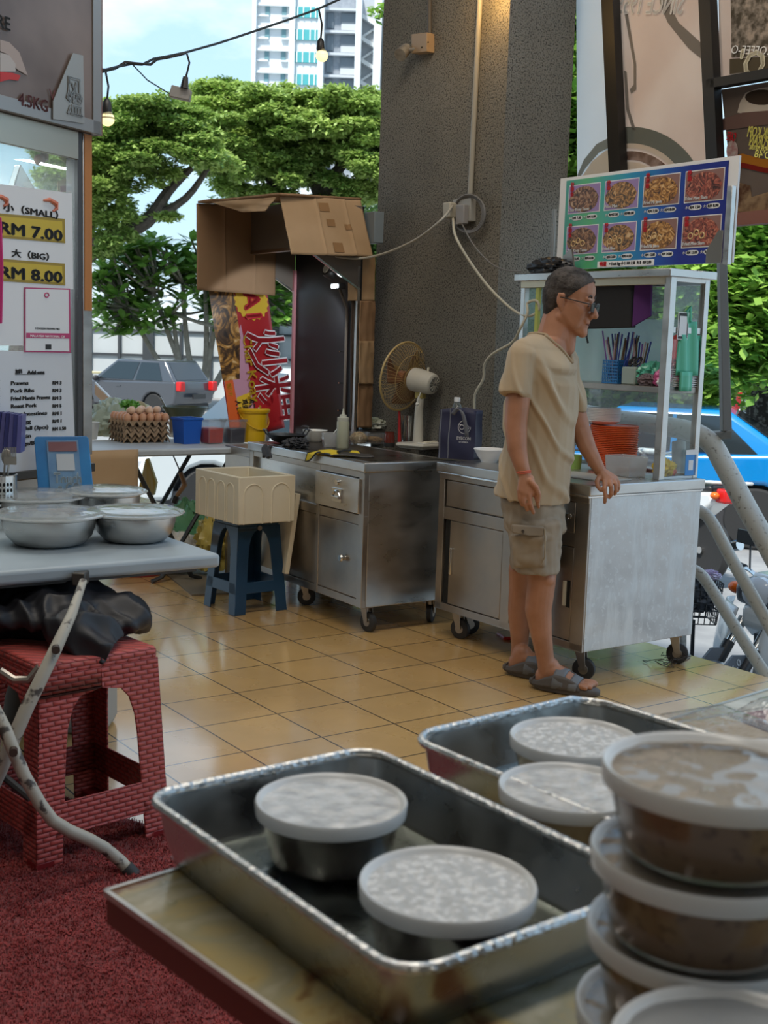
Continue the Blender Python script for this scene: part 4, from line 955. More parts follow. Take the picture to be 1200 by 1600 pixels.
# egg trays
EP = .0455
def tray_fn(a, b, lift=0):
    x = a * 6; y = b * 5
    z = .012 + .013 * (-math.cos(2 * math.pi * x)) * 1 + .013 * (-math.cos(2 * math.pi * y))
    return V((x * EP - 3 * EP, y * EP - 2.5 * EP, z + lift + .014))
EGGC = [mat('brown egg', (.50, .24, .13), .5, col2=(.55, .28, .16), scale=10), mat('pale egg', (.62, .40, .27), .5)]
et0 = None; EL = t2f(232, 692) + GV * .12
TRAYM = mat('pulp tray', (.24, .16, .10), .9, col2=(.30, .21, .13), scale=40)
traylab = ['bottom pulp egg tray of the stack on the egg table', 'second pulp egg tray from the bottom of the stack', 'third pulp egg tray from the bottom of the stack', 'topmost pulp egg tray full of brown eggs']
for i in range(4):
    t = thing('egg_tray', traylab[i], 'egg tray', EL + V((random.uniform(-.006, .006), random.uniform(-.006, .006), i * .030)), GA + random.uniform(-.04, .04), 'egg trays on the egg table')
    if et0 is None:
        et0 = MB().sheet(tray_fn, 48, 40).build('pulp', TRAYM, t, solid=.003)
    else:
        q = et0.copy(); COL.objects.link(q); q.parent = t
eggb = MB().lathe([(0, -.022), (.010, -.0205), (.018, -.013), (.0215, -.002), (.0205, .010), (.015, .021), (.007, .027), (0, .0285)], n=20); egg0 = None
def egg(p, tilt=0, az=0, m=0, lab='', grp=''):
    global egg0
    if egg0 is None: egg0 = [eggb.build('egg', EGGC[0], None), eggb.build('egg', EGGC[1], None)]; o = egg0[m]; egg.used = {m}
    elif m not in egg.used: o = egg0[m]; egg.used.add(m)
    else: o = egg0[m].copy(); COL.objects.link(o)
    o.location = p; o.rotation_euler = Euler((tilt, 0, az)); tag(o, lab, 'egg', grp)
for iy in range(5):
    for ix in range(6):
        p = EL + GU * ((ix - 2.5) * EP) + GV * ((iy - 2) * EP) + UP * (.090 + .045)
        egg(p, random.uniform(-.2, .2), 0, 0, 'brown egg in the topmost tray, %s row, %s' % (['front', 'second', 'middle', 'fourth', 'rear'][iy], ['leftmost', 'second from the left', 'third from the left', 'third from the right', 'second from the right', 'rightmost'][ix]), 'brown eggs in the top tray')
for ix, iy in ((0.6, .2), (1.7, 0.4), (2.9, .1), (4.0, .6), (1.1, 1.4), (2.3, 1.5), (3.5, 1.6), (4.4, 1.3), (3.1, 2.6)):
    p = EL + GU * ((ix - 2.3) * EP) + GV * ((iy - 1.6) * EP) + UP * (.090 + .083)
    egg(p, random.uniform(.9, 1.5), random.uniform(0, 6), 1, 'pale egg lying loose on the brown eggs, ' + {(0.6, .2): 'front left end', (1.7, 0.4): 'front, second from the left', (2.9, .1): 'front, third from the left', (4.0, .6): 'front right end', (1.1, 1.4): 'behind at the left', (2.3, 1.5): 'behind in the middle', (3.5, 1.6): 'behind, right of middle', (4.4, 1.3): 'behind at the right end', (3.1, 2.6): 'farthest back'}[(ix, iy)], 'pale eggs on top of the heap')
def pail(nm, lab, px, py, r0, r1, h, m, lid=None, handle=None, liq=None, sq=False):
    t = thing(nm, lab, 'tub', t2f(px, py) + GV * r1 * .9, GA + .1)
    if sq:
        tubshape(2 * r0, 2 * r0, h, tp=r1 / r0).build('tub', m, t, bev=.010, seg=3)
        MB().bb(-r1 - .003, r1 + .003, -r1 - .003, -r1 + .002, h - .012, h).bb(-r1 - .003, r1 + .003, r1 - .002, r1 + .003, h - .012, h).bb(-r1 - .003, -r1 + .002, -r1, r1, h - .012, h).bb(r1 - .002, r1 + .003, -r1, r1, h - .012, h).build('rim', m, t)
        if liq: MB().box((0, 0, liq[1] / 2 + .002), (2 * r0 - .004, 2 * r0 - .004, liq[1]), taper=(1.10, 1.10)).build('sauce', liq[0], t, bev=.008)
    else:
        MB().lathe([(0, 0), (r0, 0), (r1, h), (r1 + .006, h), (r1 + .006, h - .015), (r1 - .002, h - .012), (r0 - .003, .005), (0, .005)], n=36).build('tub', m, t)
    return t
pail('blue_tub', 'blue square plastic tub right of the egg trays', 299, 694, .052, .062, .145, mat('blue tub plastic', (.01, .09, .42), .35), sq=True)
pail('red_sauce_tub', 'clear square tub half full of red chilli sauce', 337, 694, .048, .056, .135, CLEARP, liq=(mat('chilli sauce', (.35, .015, .01), .35, col2=(.45, .03, .015), scale=20), .088), sq=True)
pail('dark_sauce_tub', 'clear square tub half full of dark soy sauce', 371, 693, .048, .056, .135, CLEARP, liq=(mat('soy sauce', (.012, .008, .02), .25), .085), sq=True)
yp = pail('yellow_pail', 'round yellow pail with lid and handle beside the dark sauce tub', 405, 692, .078, .092, .185, mat('yellow pail plastic', (.72, .42, .01), .35))
MB().lathe([(0, .192), (.094, .192), (.101, .188), (.101, .178), (.096, .176)], n=36).build('lid', MATS['yellow pail plastic'], yp)
MB().tube([(-.095 * math.cos(a * .26), -.095 * math.sin(a * .26) * .9 - .004, .165 - .09 * math.sin(a * .26)) for a in range(13)], .003, 6).build('handle', mat('yellow wire', (.6, .36, .02), .4), yp)
gp = thing('green_pot', 'dull green enamel basin behind the sauce tubs', 'basin', t2f(340, 692) + GV * .42, 0)
MB().lathe([(0, .10), (.09, .10), (.12, .155), (.135, .175), (.137, .18), (.133, .18), (.10, .12), (0, .11)], n=36).build('basin', mat('olive enamel', (.08, .10, .06), .35), gp)
MB().lathe([(0, 0), (.09, 0), (.09, .10), (0, .10)], n=24).build('stand', STEELD, gp)
o = MB().tube([(0, 0, 0), (-.05, -.02, .10)], .006, 8).build('ladle_handle', STEELD, None); o.location = chain(gp).translation + V((-.09, 0, .13)); tag(o, 'steel ladle handle leaning out of the green basin', 'ladle')
cb = thing('cabbage', 'cut pale green cabbage half on a board behind the eggs', 'cabbage', t2f(266, 688) + GV * .42 + UP * .10)
crumple('leaves', (0, 0, .005), (.075, .06, .05), mat('cabbage leaf', (.38, .42, .20), .5, col2=(.50, .50, .30), scale=8), cb, 51, .12, 2, world=False)
MB().lathe([(0, 0), (.055, 0), (.05, .004), (0, .006)], (-.0, -.045, .05), 20, Matrix.Rotation(R(75), 3, 'X')).build('cut_face', mat('cabbage core', (.55, .50, .34), .7, col2=(.42, .36, .2), scale=30), cb)
o = MB().bb(-.11, .09, -.10, .10, 0, .10).build('chopping_block', mat('block wood', (.38, .20, .10), .6), None, bev=.01); o.location = t2f(266, 688) + GV * .42; tag(o, 'brown chopping block under the cabbage', 'chopping block')
vb = crumple('vegetable_bag', (0, 0, 0), (.14, .11, .12), mat('pale film with greens', (.42, .50, .42), .3, alpha=.9), None, 55, .3, 2.5); vb.location = t2f(222, 690) + GV * .40; tag(vb, 'translucent plastic bag of vegetables behind the egg trays', 'bag')
gv = crumple('green_leaves', (0, 0, 0), (.055, .04, .035), mat('fresh leaves', (.08, .28, .03), .4, col2=(.2, .42, .08), scale=30), None, 56, .6, 6); gv.location = t2f(240, 690) + GV * .33 + UP * .15; tag(gv, 'bright green leaves sticking out of the bag behind the eggs', 'vegetables')
o = MB().lathe([(0, 0), (.055, 0), (.068, .09), (.072, .095), (.066, .095), (.05, .006), (0, .006)], n=24).build('white_tub', WHITE, None); o.location = t2f(178, 695) + GV * .38; tag(o, 'white round tub left behind the egg trays', 'tub')
wp = thing('wooden_panel', 'slanted wooden board leaning at the far end of the egg table', 'board', t2f(172, 690) + GV * .55)
MB().slab([at(148, 600, 7.6), at(198, 650, 7.3), at(195, 662, 7.3), at(148, 616, 7.6)], (0, .03, 0)).build('board', mat('varnished wood', (.50, .28, .13), .5), wp, world=True)
MB().slab([at(148, 597, 7.6), at(200, 650, 7.3), at(198, 654, 7.3), at(148, 602, 7.6)], (0, .04, 0)).build('white_edge', WPRINT, wp, world=True)
# clutter under the egg table
def under(nm, lab, cat, px, py, Y, r, m, seed, amp=.35, fr=3.):
    p = at(px, py, Y); o = crumple(nm, (0, 0, 0), r, m, None, seed, amp, fr); o.location = (p.x, p.y, max(0.0, p.z)); return tag(o, lab, cat)
pyg = mat('yellow film', (.55, .42, .10), .35); pgr = mat('green film', (.22, .52, .28), .35); pwh = mat('white film bag', (.58, .56, .52), .35)
yh = thing('yellow_bag', 'yellow and white striped bag hanging under the egg table', 'bag', at(228, 720, 6.9))
MB().slab([at(227, 717, 6.9), at(231, 717, 6.9), at(244, 755, 6.9), at(240, 775, 6.92), at(216, 765, 6.9)], (0, .06, 0)).build('bag', mat('striped yellow cloth', (.68, .50, .05), .6, col2=(.7, .62, .4), scale=18, stretch=(3, 1, .3)), yh, world=True, bev=.01)
under('plastic_bag', 'green and clear plastic bags piled under the egg table', 'bag', 290, 870, 6.95, (.13, .10, .18), pgr, 61)
under('plastic_bag', 'white plastic rubbish bag on the floor under the egg table', 'bag', 275, 885, 6.75, (.14, .10, .11), pwh, 62)
under('plastic_bag', 'yellow stained plastic bag under the egg table beside the blue stool', 'bag', 330, 890, 6.75, (.10, .09, .17), pyg, 63)
under('plastic_bag', 'pale brown paper bag on the floor behind the grey table edge', 'bag', 245, 880, 7.0, (.16, .10, .16), mat('pale brown film', (.46, .36, .26), .5), 64)
bb_ = thing('broken_tool', 'brown handled tool hanging on wires under the egg table', 'tool', at(283, 750, 6.8))
MB().tube([at(282, 738, 6.8), at(289, 757, 6.8), at(276, 775, 6.8)], [.014, .016, .012], 8).build('handle', mat('worn brown plastic', (.32, .17, .08), .5), bb_, world=True)
MB().tube([at(276, 775, 6.8), at(272, 786, 6.8)], [.02, .018], 8).build('jaw', BLACK, bb_, world=True)
MB().tube([at(268, 706, 6.8), at(282, 738, 6.8)], .004, 5).build('wire', BLACK, bb_, world=True)
rb_ = thing('red_basin', 'red plastic basin on the floor behind the grey table edge', 'basin', fl(209, 903, 0) + V((0, .14, 0)))
MB().lathe([(0, 0), (.13, 0), (.165, .085), (.172, .088), (.16, .088), (.12, .006), (0, .006)], n=36).build('basin', mat('dark red plastic', (.28, .03, .035), .4), rb_)
mt = thing('floor_mat', 'flat brown rubber mat on the tiles behind the blue stool', 'mat', fl(310, 905, 0))
MB().slab([fl(300, 931, .001), fl(253, 893, .001), fl(350, 885, .001), fl(420, 925, .001)], (0, 0, .008)).build('mat', mat('brown mat', (.20, .16, .11), .7), mt, world=True)

# ================================================================ stools
def stool(nm, lab, loc, rz, H_, w0, w1, m, leg=.055, zt=.90, s0=.22, s1=.34):
    """four-legged moulded plastic stool: top, legs with arch, low stretchers"""
    t = thing(nm, lab, 'stool', loc, rz)
    a0, a1 = w0 / 2, w1 / 2
    MB().box((0, 0, H_ - .018), (w1, w1, .036)).build('seat', m, t, bev=.012, seg=3)
    def wat(z): return a0 + (a1 - a0) * z / (H_ - .02)
    for sx_ in (-1, 1):
        for sy_ in (-1, 1):
            g = MB()
            for ax in (0, 1):
                def P(u_, z, off=0):           # point on one face, u_ inward from the corner
                    q = wat(z)
                    return V((sx_ * (q - off), sy_ * (q - u_), z)) if ax == 0 else V((sx_ * (q - u_), sy_ * (q - off), z))
                zs = [0, .12, .3, H_ * (zt - .16), H_ * (zt - .07), H_ * (zt - .02), H_ * zt, H_ - .03]; us = [leg, leg * 1.02, leg * 1.06, leg * 1.12, leg * 1.3, leg * 1.6, wat(H_ * zt) * 1.001, wat(H_ - .03) * 1.001]
                outl = [P(0, z) for z in zs] + [P(u_, z) for z, u_ in list(zip(zs, us))[::-1]]
                inn = [P(0, z, .006) for z in zs] + [P(u_, z, .006) for z, u_ in list(zip(zs, us))[::-1]]
                n_ = len(zs)
                for i in range(n_ - 1):
                    g.add([P(0, zs[i]), P(us[i], zs[i]), P(us[i + 1], zs[i + 1]), P(0, zs[i + 1]), P(0, zs[i], .006), P(us[i], zs[i], .006), P(us[i + 1], zs[i + 1], .006), P(0, zs[i + 1], .006)],
                          [(0, 1, 2, 3), (7, 6, 5, 4), (1, 5, 6, 2), (0, 4, 5, 1), (3, 2, 6, 7)])
            g.build('leg', m, t, bev=.002)
    for k_ in range(4):
        M = Matrix.Rotation(k_ * math.pi / 2, 3, 'Z'); za, zb = H_ * s0, H_ * s1
        qa, qb = wat(za), wat(zb)
        g = MB().add([M @ q for q in [V((-qa, -qa, za)), V((qa, -qa, za)), V((qb, -qb, zb)), V((-qb, -qb, zb)), V((-qa, -qa + .006, za)), V((qa, -qa + .006, za)), V((qb, -qb + .006, zb)), V((-qb, -qb + .006, zb))]],
                     [(0, 1, 2, 3), (7, 6, 5, 4), (0, 4, 5, 1), (3, 2, 6, 7)])
        g.build('stretcher', m, t, bev=.002)
    return t
BSM = mat('dark blue plastic', (.008, .045, .105), .38)
bs_c = (fl(370, 962) + fl(450, 952) + fl(318, 945)) / 3
bsc = V((-.675, 5.965, 0))
bst = stool('blue_stool', 'dark blue plastic stool carrying the white foam box', bsc, R(38), .455, .30, .235, BSM, .062)
MB().cyl((.0, -.125, .415), (.0, -.119, .415), .012, n=16).build('badge', STEELD, bst)
fb_ = thing('foam_box', 'cream polystyrene box with arched side panels on the blue stool', 'box', bsc + V((0.0, 0, .455)) + V((-.01, -.02, 0)), R(36))
FOAM = mat('cream polystyrene', (.66, .58, .43), .75, col2=(.70, .62, .47), scale=6, bump=.05, bscale=150)
bw_, bd_, bh_ = .31, .44, .225
g = MB(); t_ = .022
g.bb(-bw_ / 2, bw_ / 2, -bd_ / 2, bd_ / 2, 0, .02)
o_ = [V((x * bw_ / 2, y * bd_ / 2, 0)) for x, y in ((-1, -1), (1, -1), (1, 1), (-1, 1))]; i_ = [V((x * (bw_ / 2 - t_), y * (bd_ / 2 - t_), 0)) for x, y in ((-1, -1), (1, -1), (1, 1), (-1, 1))]
vs = o_ + [p + UP * bh_ for p in o_] + [p + UP * bh_ for p in i_] + [p + UP * .02 for p in i_]
f = []
for j in range(4):
    k_ = (j + 1) % 4; f += [(j, k_, 4 + k_, 4 + j), (4 + j, 4 + k_, 8 + k_, 8 + j), (8 + j, 8 + k_, 12 + k_, 12 + j)]
f += [(0, 1, 2, 3), (12, 13, 14, 15)]
MB().add(vs, f).build('box', FOAM, fb_, bev=.004)
def arch(cx, w, z0, z1, M, off, mb):
    pts = [V((cx - w / 2, off, z0))] + [V((cx - w / 2 * math.cos(i * math.pi / 10), off, z1 - w / 2 + w / 2 * math.sin(i * math.pi / 10))) for i in range(11)] + [V((cx + w / 2, off, z0))]
    mb.tube([M @ p for p in pts], .0035, 6)
g = MB()
for cx in (-.075, .075): arch(cx, .10, .0, .19, Matrix.Identity(3), -bd_ / 2, g)
for cx in (-.14, -.05, .05, .14): arch(cx, .07, .0, .19, Matrix.Rotation(R(-90), 3, 'Z'), -bw_ / 2, g)
g.build('arch_ribs', FOAM, fb_)
fl_ = thing('foam_board', 'cream foam box lid standing between blue stool and steel cabinet', 'lid', lc1(-.05, .78, .18), A1)
MB().box((0, 0, .2), (.025, .40, .40), Matrix.Rotation(R(8), 3, 'Y')).build('lid', FOAM, fl_, bev=.004)
# lone cable and red scrap on the floor by the cart
o = MB().tube([lc2(.25, .8, .005), lc2(.22, .72, .006), lc2(.3, .66, .005), lc2(.24, .6, .006)], .009, 6).build('red_scrap', REDP, None); tag(o, 'red scrap lying on the floor under the cart', 'scrap')
g = MB(); rr = random.Random(2)
for i in range(12):
    p = lc2(W2 - .10 + rr.uniform(-.04, .04), .02 + rr.uniform(-.04, .04), .03); q = [p]
    for j in range(5): p = p + V((rr.uniform(-.035, .03), rr.uniform(-.02, .02), rr.uniform(-.012, .012))); p.z = max(.004, p.z); q.append(p)
    g.tube(q, .0016, 4)
o = g.build('dry_twigs', mat('dry twig', (.05, .04, .035), .8), None); tag(o, 'tangled dry twigs caught on the street-side caster of the cart', 'twigs', kind='stuff')
# ================================================================ left stall
SO = V((-1.045, 4.30, 0)); SD = V((.438, .899, 0)).normalized(); SN = V((SD.y, -SD.x, 0))   # SN faces the hall
SA = math.atan2(SD.y, SD.x)
sp_ = lambda x, y, off=0: hit(x, y, SO + SN * off, SN)
stl = thing('food_stall', 'left steel and glass food stall with price posters and overhead sign box', 'stall', SO, SA)
# local x along SD, y away from hall
MB().bb(-2.2, .0, .0, .7, 0, .84).build('lower_body', STEELD, stl, bev=.004)
MB().bb(-2.2, .01, -.02, .70, .84, .87).build('counter', mat('dark counter steel', (.09, .085, .08), .4, .8), stl, bev=.004)
PW = .042
MB().bb(-.035, .012, -.004, .05, .90, 2.0).build('corner_post', STEEL, stl, bev=.002)
MB().bb(-.058, -.035, .0, .05, .90, 2.0).build('dark_jamb', mat('dark jamb', (.05, .05, .055), .4), stl)
MB().bb(-.03, .008, -.0065, -.004, 1.40, 1.99).build('orange_reflection_strip', mat('painted orange reflection', (.42, .17, .05), .3), stl)  # orange reflection on the post, put in as a coloured strip
MB().bb(-2.2, -.05, .012, .016, .90, 2.0).build('front_pane', GLASSH, stl, smooth=0)
MB().bb(-.03, -.026, .05, .7, .90, 2.0).build('side_pane', GLASS, stl, smooth=0)
MB().bb(-2.2, .01, .66, .70, .9, 2.0).build('rear_board', mat('brightened stall board', (.42, .50, .52), .5, col2=(.60, .66, .68), scale=2.5), stl)  # pale tones stand in for the light reflected in the stall glass
ld = bpy.data.lights.new('stall_fill_light', 'AREA'); ld.shape = 'RECTANGLE'; ld.size = 1.2; ld.size_y = .05; ld.energy = 9; ld.color = (.9, .97, 1)  # added fill light to brighten the stall interior, no lamp seen here
lo = bpy.data.objects.new('stall_fill_light', ld); COL.objects.link(lo); lo.location = chain(stl) @ V((-.7, .35, 1.93)); lo.rotation_euler = (0, 0, SA)
MB().bb(-2.2, -.02, .3, .66, 1.48, 1.50).build('inner_shelf', STEELD, stl)
MB().bb(-2.2, -.06, -.006, .01, 1.90, 1.992).build('top_rail', mat('yellowed rail', (.42, .40, .34), .35, .8), stl, bev=.002)
# sign box
zb = 1.992
MB().bb(-2.3, .030, -.02, .6, zb, zb + 1.0).build('sign_box', mat('dark sign back', (.05, .035, .03), .5), stl, bev=.003)
MB().bb(-2.3, .02, -.035, -.02, zb, zb + .045).bb(-.02, .024, -.035, -.02, zb, zb + 1.0).build('sign_frame', mat('dull frame steel', (.30, .29, .28), .4, .8), stl, bev=.002)
MB().bb(.024, .034, -.03, .6, zb, zb + 1.0).build('side_trim', mat('rusty trim', (.14, .05, .035), .6, col2=(.2, .12, .1), scale=30), stl)
def sgn_mat():
    return mat('printed sign', (.075, .05, .042), .3, col2=(.20, .155, .14), scale=1.6, contrast=(.4, .62))
MB().bb(-2.3, -.02, -.030, -.022, zb + .045, zb + 1.0).build('sign_panel', sgn_mat(), stl)
MB().slab([sp_(82, 186, .038), sp_(131, 193, .038), sp_(129, 87, .038), sp_(113, 83, .038), sp_(82, 158, .038)], SN * .003).build('gusset_plate', mat('pressed zinc plate', (.33, .32, .30), .4, .7), stl, world=True)
text('风', .085, frame(sp_(103, 138, .044), SD, UP), mat('embossed zinc', (.42, .41, .39), .35, .8), stl, bold=.001)
text('溫', .085, frame(sp_(104, 162, .044), SD, UP), MATS['embossed zinc'], stl, bold=.001)
text('4.5KG', .052, frame(sp_(29, 155, .036), SD, UP), mat('maroon print', (.10, .02, .018), .5), stl, bold=.001)
text('V', .05, frame(sp_(77, 148, .036), SD, UP), MATS['maroon print'], stl)
text('RE', .055, frame(sp_(-6, 32, .036), SD, UP), INK, stl, bold=.001)
g = MB(); rr = random.Random(4)
MB().slab([sp_(0, 112, .034), sp_(20, 114, .034), sp_(32, 118, .034), sp_(28, 126, .034), sp_(14, 124, .034), sp_(0, 128, .034)], SN * .001).build('red_brush_mark', mat('bright red print', (.45, .02, .02), .5), stl, world=True)
MB().slab([sp_(0, 62, .033), sp_(14, 66, .033), sp_(30, 82, .033), sp_(43, 118, .033), (sp_(26, 108, .033)), sp_(12, 85, .033), sp_(0, 80, .033)], SN * .001).build('printed_prawn', mat('pale print', (.34, .27, .24), .4), stl, world=True)
MB().slab([sp_(0, 82, .0335), sp_(14, 86, .0335), sp_(24, 100, .0335), sp_(24, 112, .0335), sp_(0, 112, .0335)], SN * .001).build('pale_label', mat('pale label', (.40, .36, .34), .4), stl, world=True)
# posters on the stall glass
def poster(nm, lab, quad, m=None, off=.012, cat='poster'):
    pts = [sp_(*q, off) for q in quad]; t = thing(nm, lab, cat, sum(pts, V()) / len(pts), SA)
    MB().slab(pts, SN * .0015).build('sheet', m or PAPER, t, world=True, smooth=0); return t
p1 = poster('price_poster', 'white price poster SMALL RM 7.00 and BIG RM 8.00 on the stall glass', [(-60, 540), (-60, 280), (112, 302), (114, 452), (40, 450), (40, 540)])
def T_(s, px, py, hpx, t, m=INK, off=.0155, wid=None, **kw):
    return text(s, hpx / 1914 * (sp_(px, py).y) / .70, frame(sp_(px, py, off), SD, UP), m, t, wid=(sp_(px + wid, py) - sp_(px, py)).length if wid else None, **kw)
T_('小（SMALL）', 5, 324, 9.5, p1, bold=.0006, wid=85)
T_('大（BIG）', 18, 396, 9, p1, bold=.0006, wid=58)
GOLD = mat('gold print', (.52, .38, .03), .4); GOLDD = mat('dark gold print', (.30, .21, .02), .4)
for y0, y1, ya, yb, s in ((334, 372, 342, 380, 'RM 7.00'), (405, 440, 412, 446, 'RM 8.00')):
    MB().slab([sp_(-40, y0 - 4, .0145), sp_(101, ya, .0145), sp_(102, yb, .0145), sp_(-40, y1 - 4, .0145)], SN * .0006).build('gold_bar_edge', GOLDD, p1, world=True)
    MB().slab([sp_(-40, y0, .0150), sp_(97, ya + 4, .0150), sp_(98, yb - 4, .0150), sp_(-40, y1 - 8, .0150)], SN * .0006).build('gold_bar', GOLD, p1, world=True)
    T_(s, -2, (y0 + y1) / 2 + 3, 17, p1, off=.0165, bold=.0016, wid=98)
for px, py, sc_ in ((2, 312, 1), (78, 318, 1.2)):
    MB().tube([sp_(px - 8 * sc_, py - 5, .016), sp_(px, py - 5 * sc_, .016), sp_(px + 8 * sc_, py, .016), sp_(px + 9 * sc_, py + 7 * sc_, .016), sp_(px + 4 * sc_, py + 10 * sc_, .016)], [.003, .007, .009, .006, .003], 6).build('printed_prawn', mat('prawn print', (.60, .18, .10), .5), p1, world=True)
p2 = poster('payment_card', 'pink bordered payment card under the gold price bar on the stall glass', [(38, 550), (38, 449), (109, 451), (110, 551)], mat('magenta print', (.42, .04, .14), .45), .016, 'notice')
MB().slab([sp_(40, 548, .0178), sp_(40, 451, .0178), sp_(107, 453, .0178), sp_(108, 549, .0178)], SN * .0006).build('white_field', PAPER, p2, world=True)
MB().slab([sp_(41, 528, .0186), sp_(41, 520, .0186), sp_(108, 521, .0186), sp_(108, 529, .0186)], SN * .0006).build('magenta_band', MATS['magenta print'], p2, world=True)
T_('MALAYSIA NATIONAL QR', 47, 525, 3.6, p2, WPRINT, .0195, wid=54)
T_('HENGEEN PRAWN MEE', 55, 513, 3, p2, INK, .019, wid=38)
MB().tube([sp_(73 + 3.4 * math.cos(a * .6), 461 + 3.4 * math.sin(a * .6), .019) for a in range(10)], .0022, 5, closed=True).build('round_mark', MATS['magenta print'], p2, world=True)
MB().slab([sp_(71, 546, .0186), sp_(71, 538, .0186), sp_(80, 538, .0186), sp_(80, 546, .0186)], SN * .0006).build('dark_square_mark', INK, p2, world=True)
p3 = poster('addons_poster', 'white add-ons price list poster on the stall glass behind the blue stand', [(-60, 742), (-60, 545), (38, 549), (111, 552), (116, 680), (113, 742)], mat('bluish paper', (.56, .58, .62), .35))
T_('加料', 24, 581, 5.5, p3, bold=.0004); T_('Add-ons', 43, 582, 5.5, p3, bold=.0006, wid=27)
MB().slab([sp_(24, 585.5, .0148), sp_(70, 585.0, .0148), sp_(70, 584.0, .0148), sp_(24, 584.5, .0148)], SN * .0005).build('underline', INK, p3, world=True)
for i, (a, b, c) in enumerate((('Prawns', 'RM 3', 27), ('Pork Ribs', 'RM 3', 36), ('Fried Mantis Prawns', 'RM 3', 61), ('Roast Pork', 'RM 5', 40), ('Intestines', 'RM 1', 36), ('Egg', 'RM 1', 14), ('Meat Ball (3pcs)', 'RM 1.50', 60), ('Pig Skin', '', 33), ('Sausage/Bean', '', 52))):
    y = 599 + i * 12.05; x = 17 if i < 4 else (37 if i == 4 else (34 if i == 5 else (15 if i > 5 else 17)))
    T_(a, x, y, 6, p3, bold=.0004, wid=c)
    if b: T_(b, 82, y - .5, 5.2, p3, bold=.0005, wid=14 if len(b) < 6 else 21)
    if i < 4: T_('虾', 0 - 6, y, 6, p3, bold=.0003)
pk2 = thing('pink_cloth', 'narrow pink cloth hanging at the left picture edge before the price poster', 'cloth', at(-10, 410, 3.9), SA)
MB().slab([at(-30, 330, 3.85), at(1, 340, 3.85), at(4, 420, 3.85), at(2, 505, 3.85), at(-30, 510, 3.85)], (0, .01, 0)).build('cloth', mat('hot pink cloth', (.55, .03, .18), .6), pk2, world=True)
# inside the stall glass: yellow triangle bunting, hanging things, lit beams
bu = thing('bunting_flag', 'small yellow green pennant hanging inside the stall glass near the post', 'bunting', sp_(103, 255, -.06), SA)
MB().slab([sp_(92, 246, -.06), sp_(111, 240, -.06), sp_(109, 262, -.06)], SN * -.001).build('pennant', mat('lime pennant', (.50, .52, .12), .5), bu, world=True)
ks = thing('hanging_ladles', 'steel scoops hanging inside the stall glass at upper left', 'utensil', sp_(33, 285, -.25), SA)
MB().slab([sp_(33, 256, -.2), sp_(56, 296, -.2), sp_(20, 296, -.25)], SN * -.03).build('scoop', CHROME, ks, world=True, bev=.004)
MB().tube([sp_(70, 226, -.2), sp_(70, 250, -.2)], .014, 8).ell(sp_(62, 250, -.2), .02, 8).build('brown_handle', mat('brown wood', (.20, .09, .04), .5), ks, world=True)
sy = thing('noodle_sign', 'yellow and red card inside the stall glass above the price poster', 'card', sp_(104, 290, -.08), SA)
MB().slab([sp_(90, 300, -.08), sp_(90, 284, -.08), sp_(118, 272, -.08), sp_(118, 300, -.08)], SN * -.002).build('card', mat('dim yellow card', (.40, .34, .14), .5), sy, world=True)
MB().slab([sp_(95, 300, -.078), sp_(95, 291, -.078), sp_(116, 288, -.078), sp_(116, 300, -.078)], SN * -.002).build('red_field', mat('dim red card', (.28, .05, .03), .5), sy, world=True)

# ================================================================ grey table with lidded bowls
T1 = V((-.455, 3.397, 0)); T1Z = .72
t1 = thing('grey_table', 'grey folding table at the left carrying steel bowls with clear lids', 'table', T1, GA)
TG2 = mat('blue grey plastic', (.27, .32, .36), .33, col2=(.33, .38, .42), scale=5, rough2=.45)
MB().bb(-1.45, 0, 0, .76, T1Z - .040, T1Z).build('tabletop', TG2, t1, bev=.012, seg=3)
MB().bb(-1.40, -.05, .05, .70, T1Z - .055, T1Z - .035).build('underframe', mat('under table dark', (.08, .08, .085), .6), t1)
LEGM = mat('chipped cream paint', (.38, .36, .31), .5, col2=(.06, .05, .045), scale=26, contrast=(.60, .66))
LW = lambda x, y, Y: at(x, y, Y)
MB().tube([LW(130, 908, 3.10), LW(112, 960, 2.98), LW(85, 1018, 2.88), LW(40, 1110, 2.83), LW(2, 1200, 2.80), LW(-30, 1270, 2.8)], [.010, .013, .016, .017, .017, .017], 12).build('leg', LEGM, t1, world=True)
q = [(-40, 1040, 2.8), (-10, 1105, 2.78), (8, 1140, 2.77), (20, 1170, 2.76), (38, 1212, 2.76), (62, 1255, 2.76), (82, 1282, 2.77), (108, 1298, 2.79), (140, 1312, 2.82), (165, 1326, 2.85), (188, 1345, 2.872), (203, 1362, 2.87)]
lg_ = MB().tube([LW(*p) for p in q], .0155, 12).build('leg', LEGM, t1, world=True)
MB().tube([LW(197, 1355, 2.868), LW(210, 1369, 2.866)], .019, 12).build('rubber_foot', RUB, lg_, world=True)
MB().tube([LW(-5, 1205, 2.85), LW(20, 1225, 2.84), LW(48, 1248, 2.83)], .010, 8).build('brace', mat('dark brace', (.03, .03, .03), .5), t1, world=True)
MB().tube([LW(0, 1048, 2.9), LW(22, 1062, 2.9), LW(45, 1062, 2.9), LW(62, 1042, 2.9)], .010, 8).build('lock_lever', STEELD, t1, world=True)
for (x, y, Y_) in ((87, 1013, 2.865), (21, 1172, 2.745)):
    p = LW(x, y, Y_); MB().cyl(p, p + V((.006, -.02, 0)), .010, n=12).build('bolt', mat('rusty bolt', (.10, .08, .07), .5, .8), t1, world=True)
MB().box(LW(126, 903, 3.15), (.035, .05, .035)).build('hinge', mat('dark hinge', (.08, .075, .07), .5, .7), t1, world=True, bev=.004)
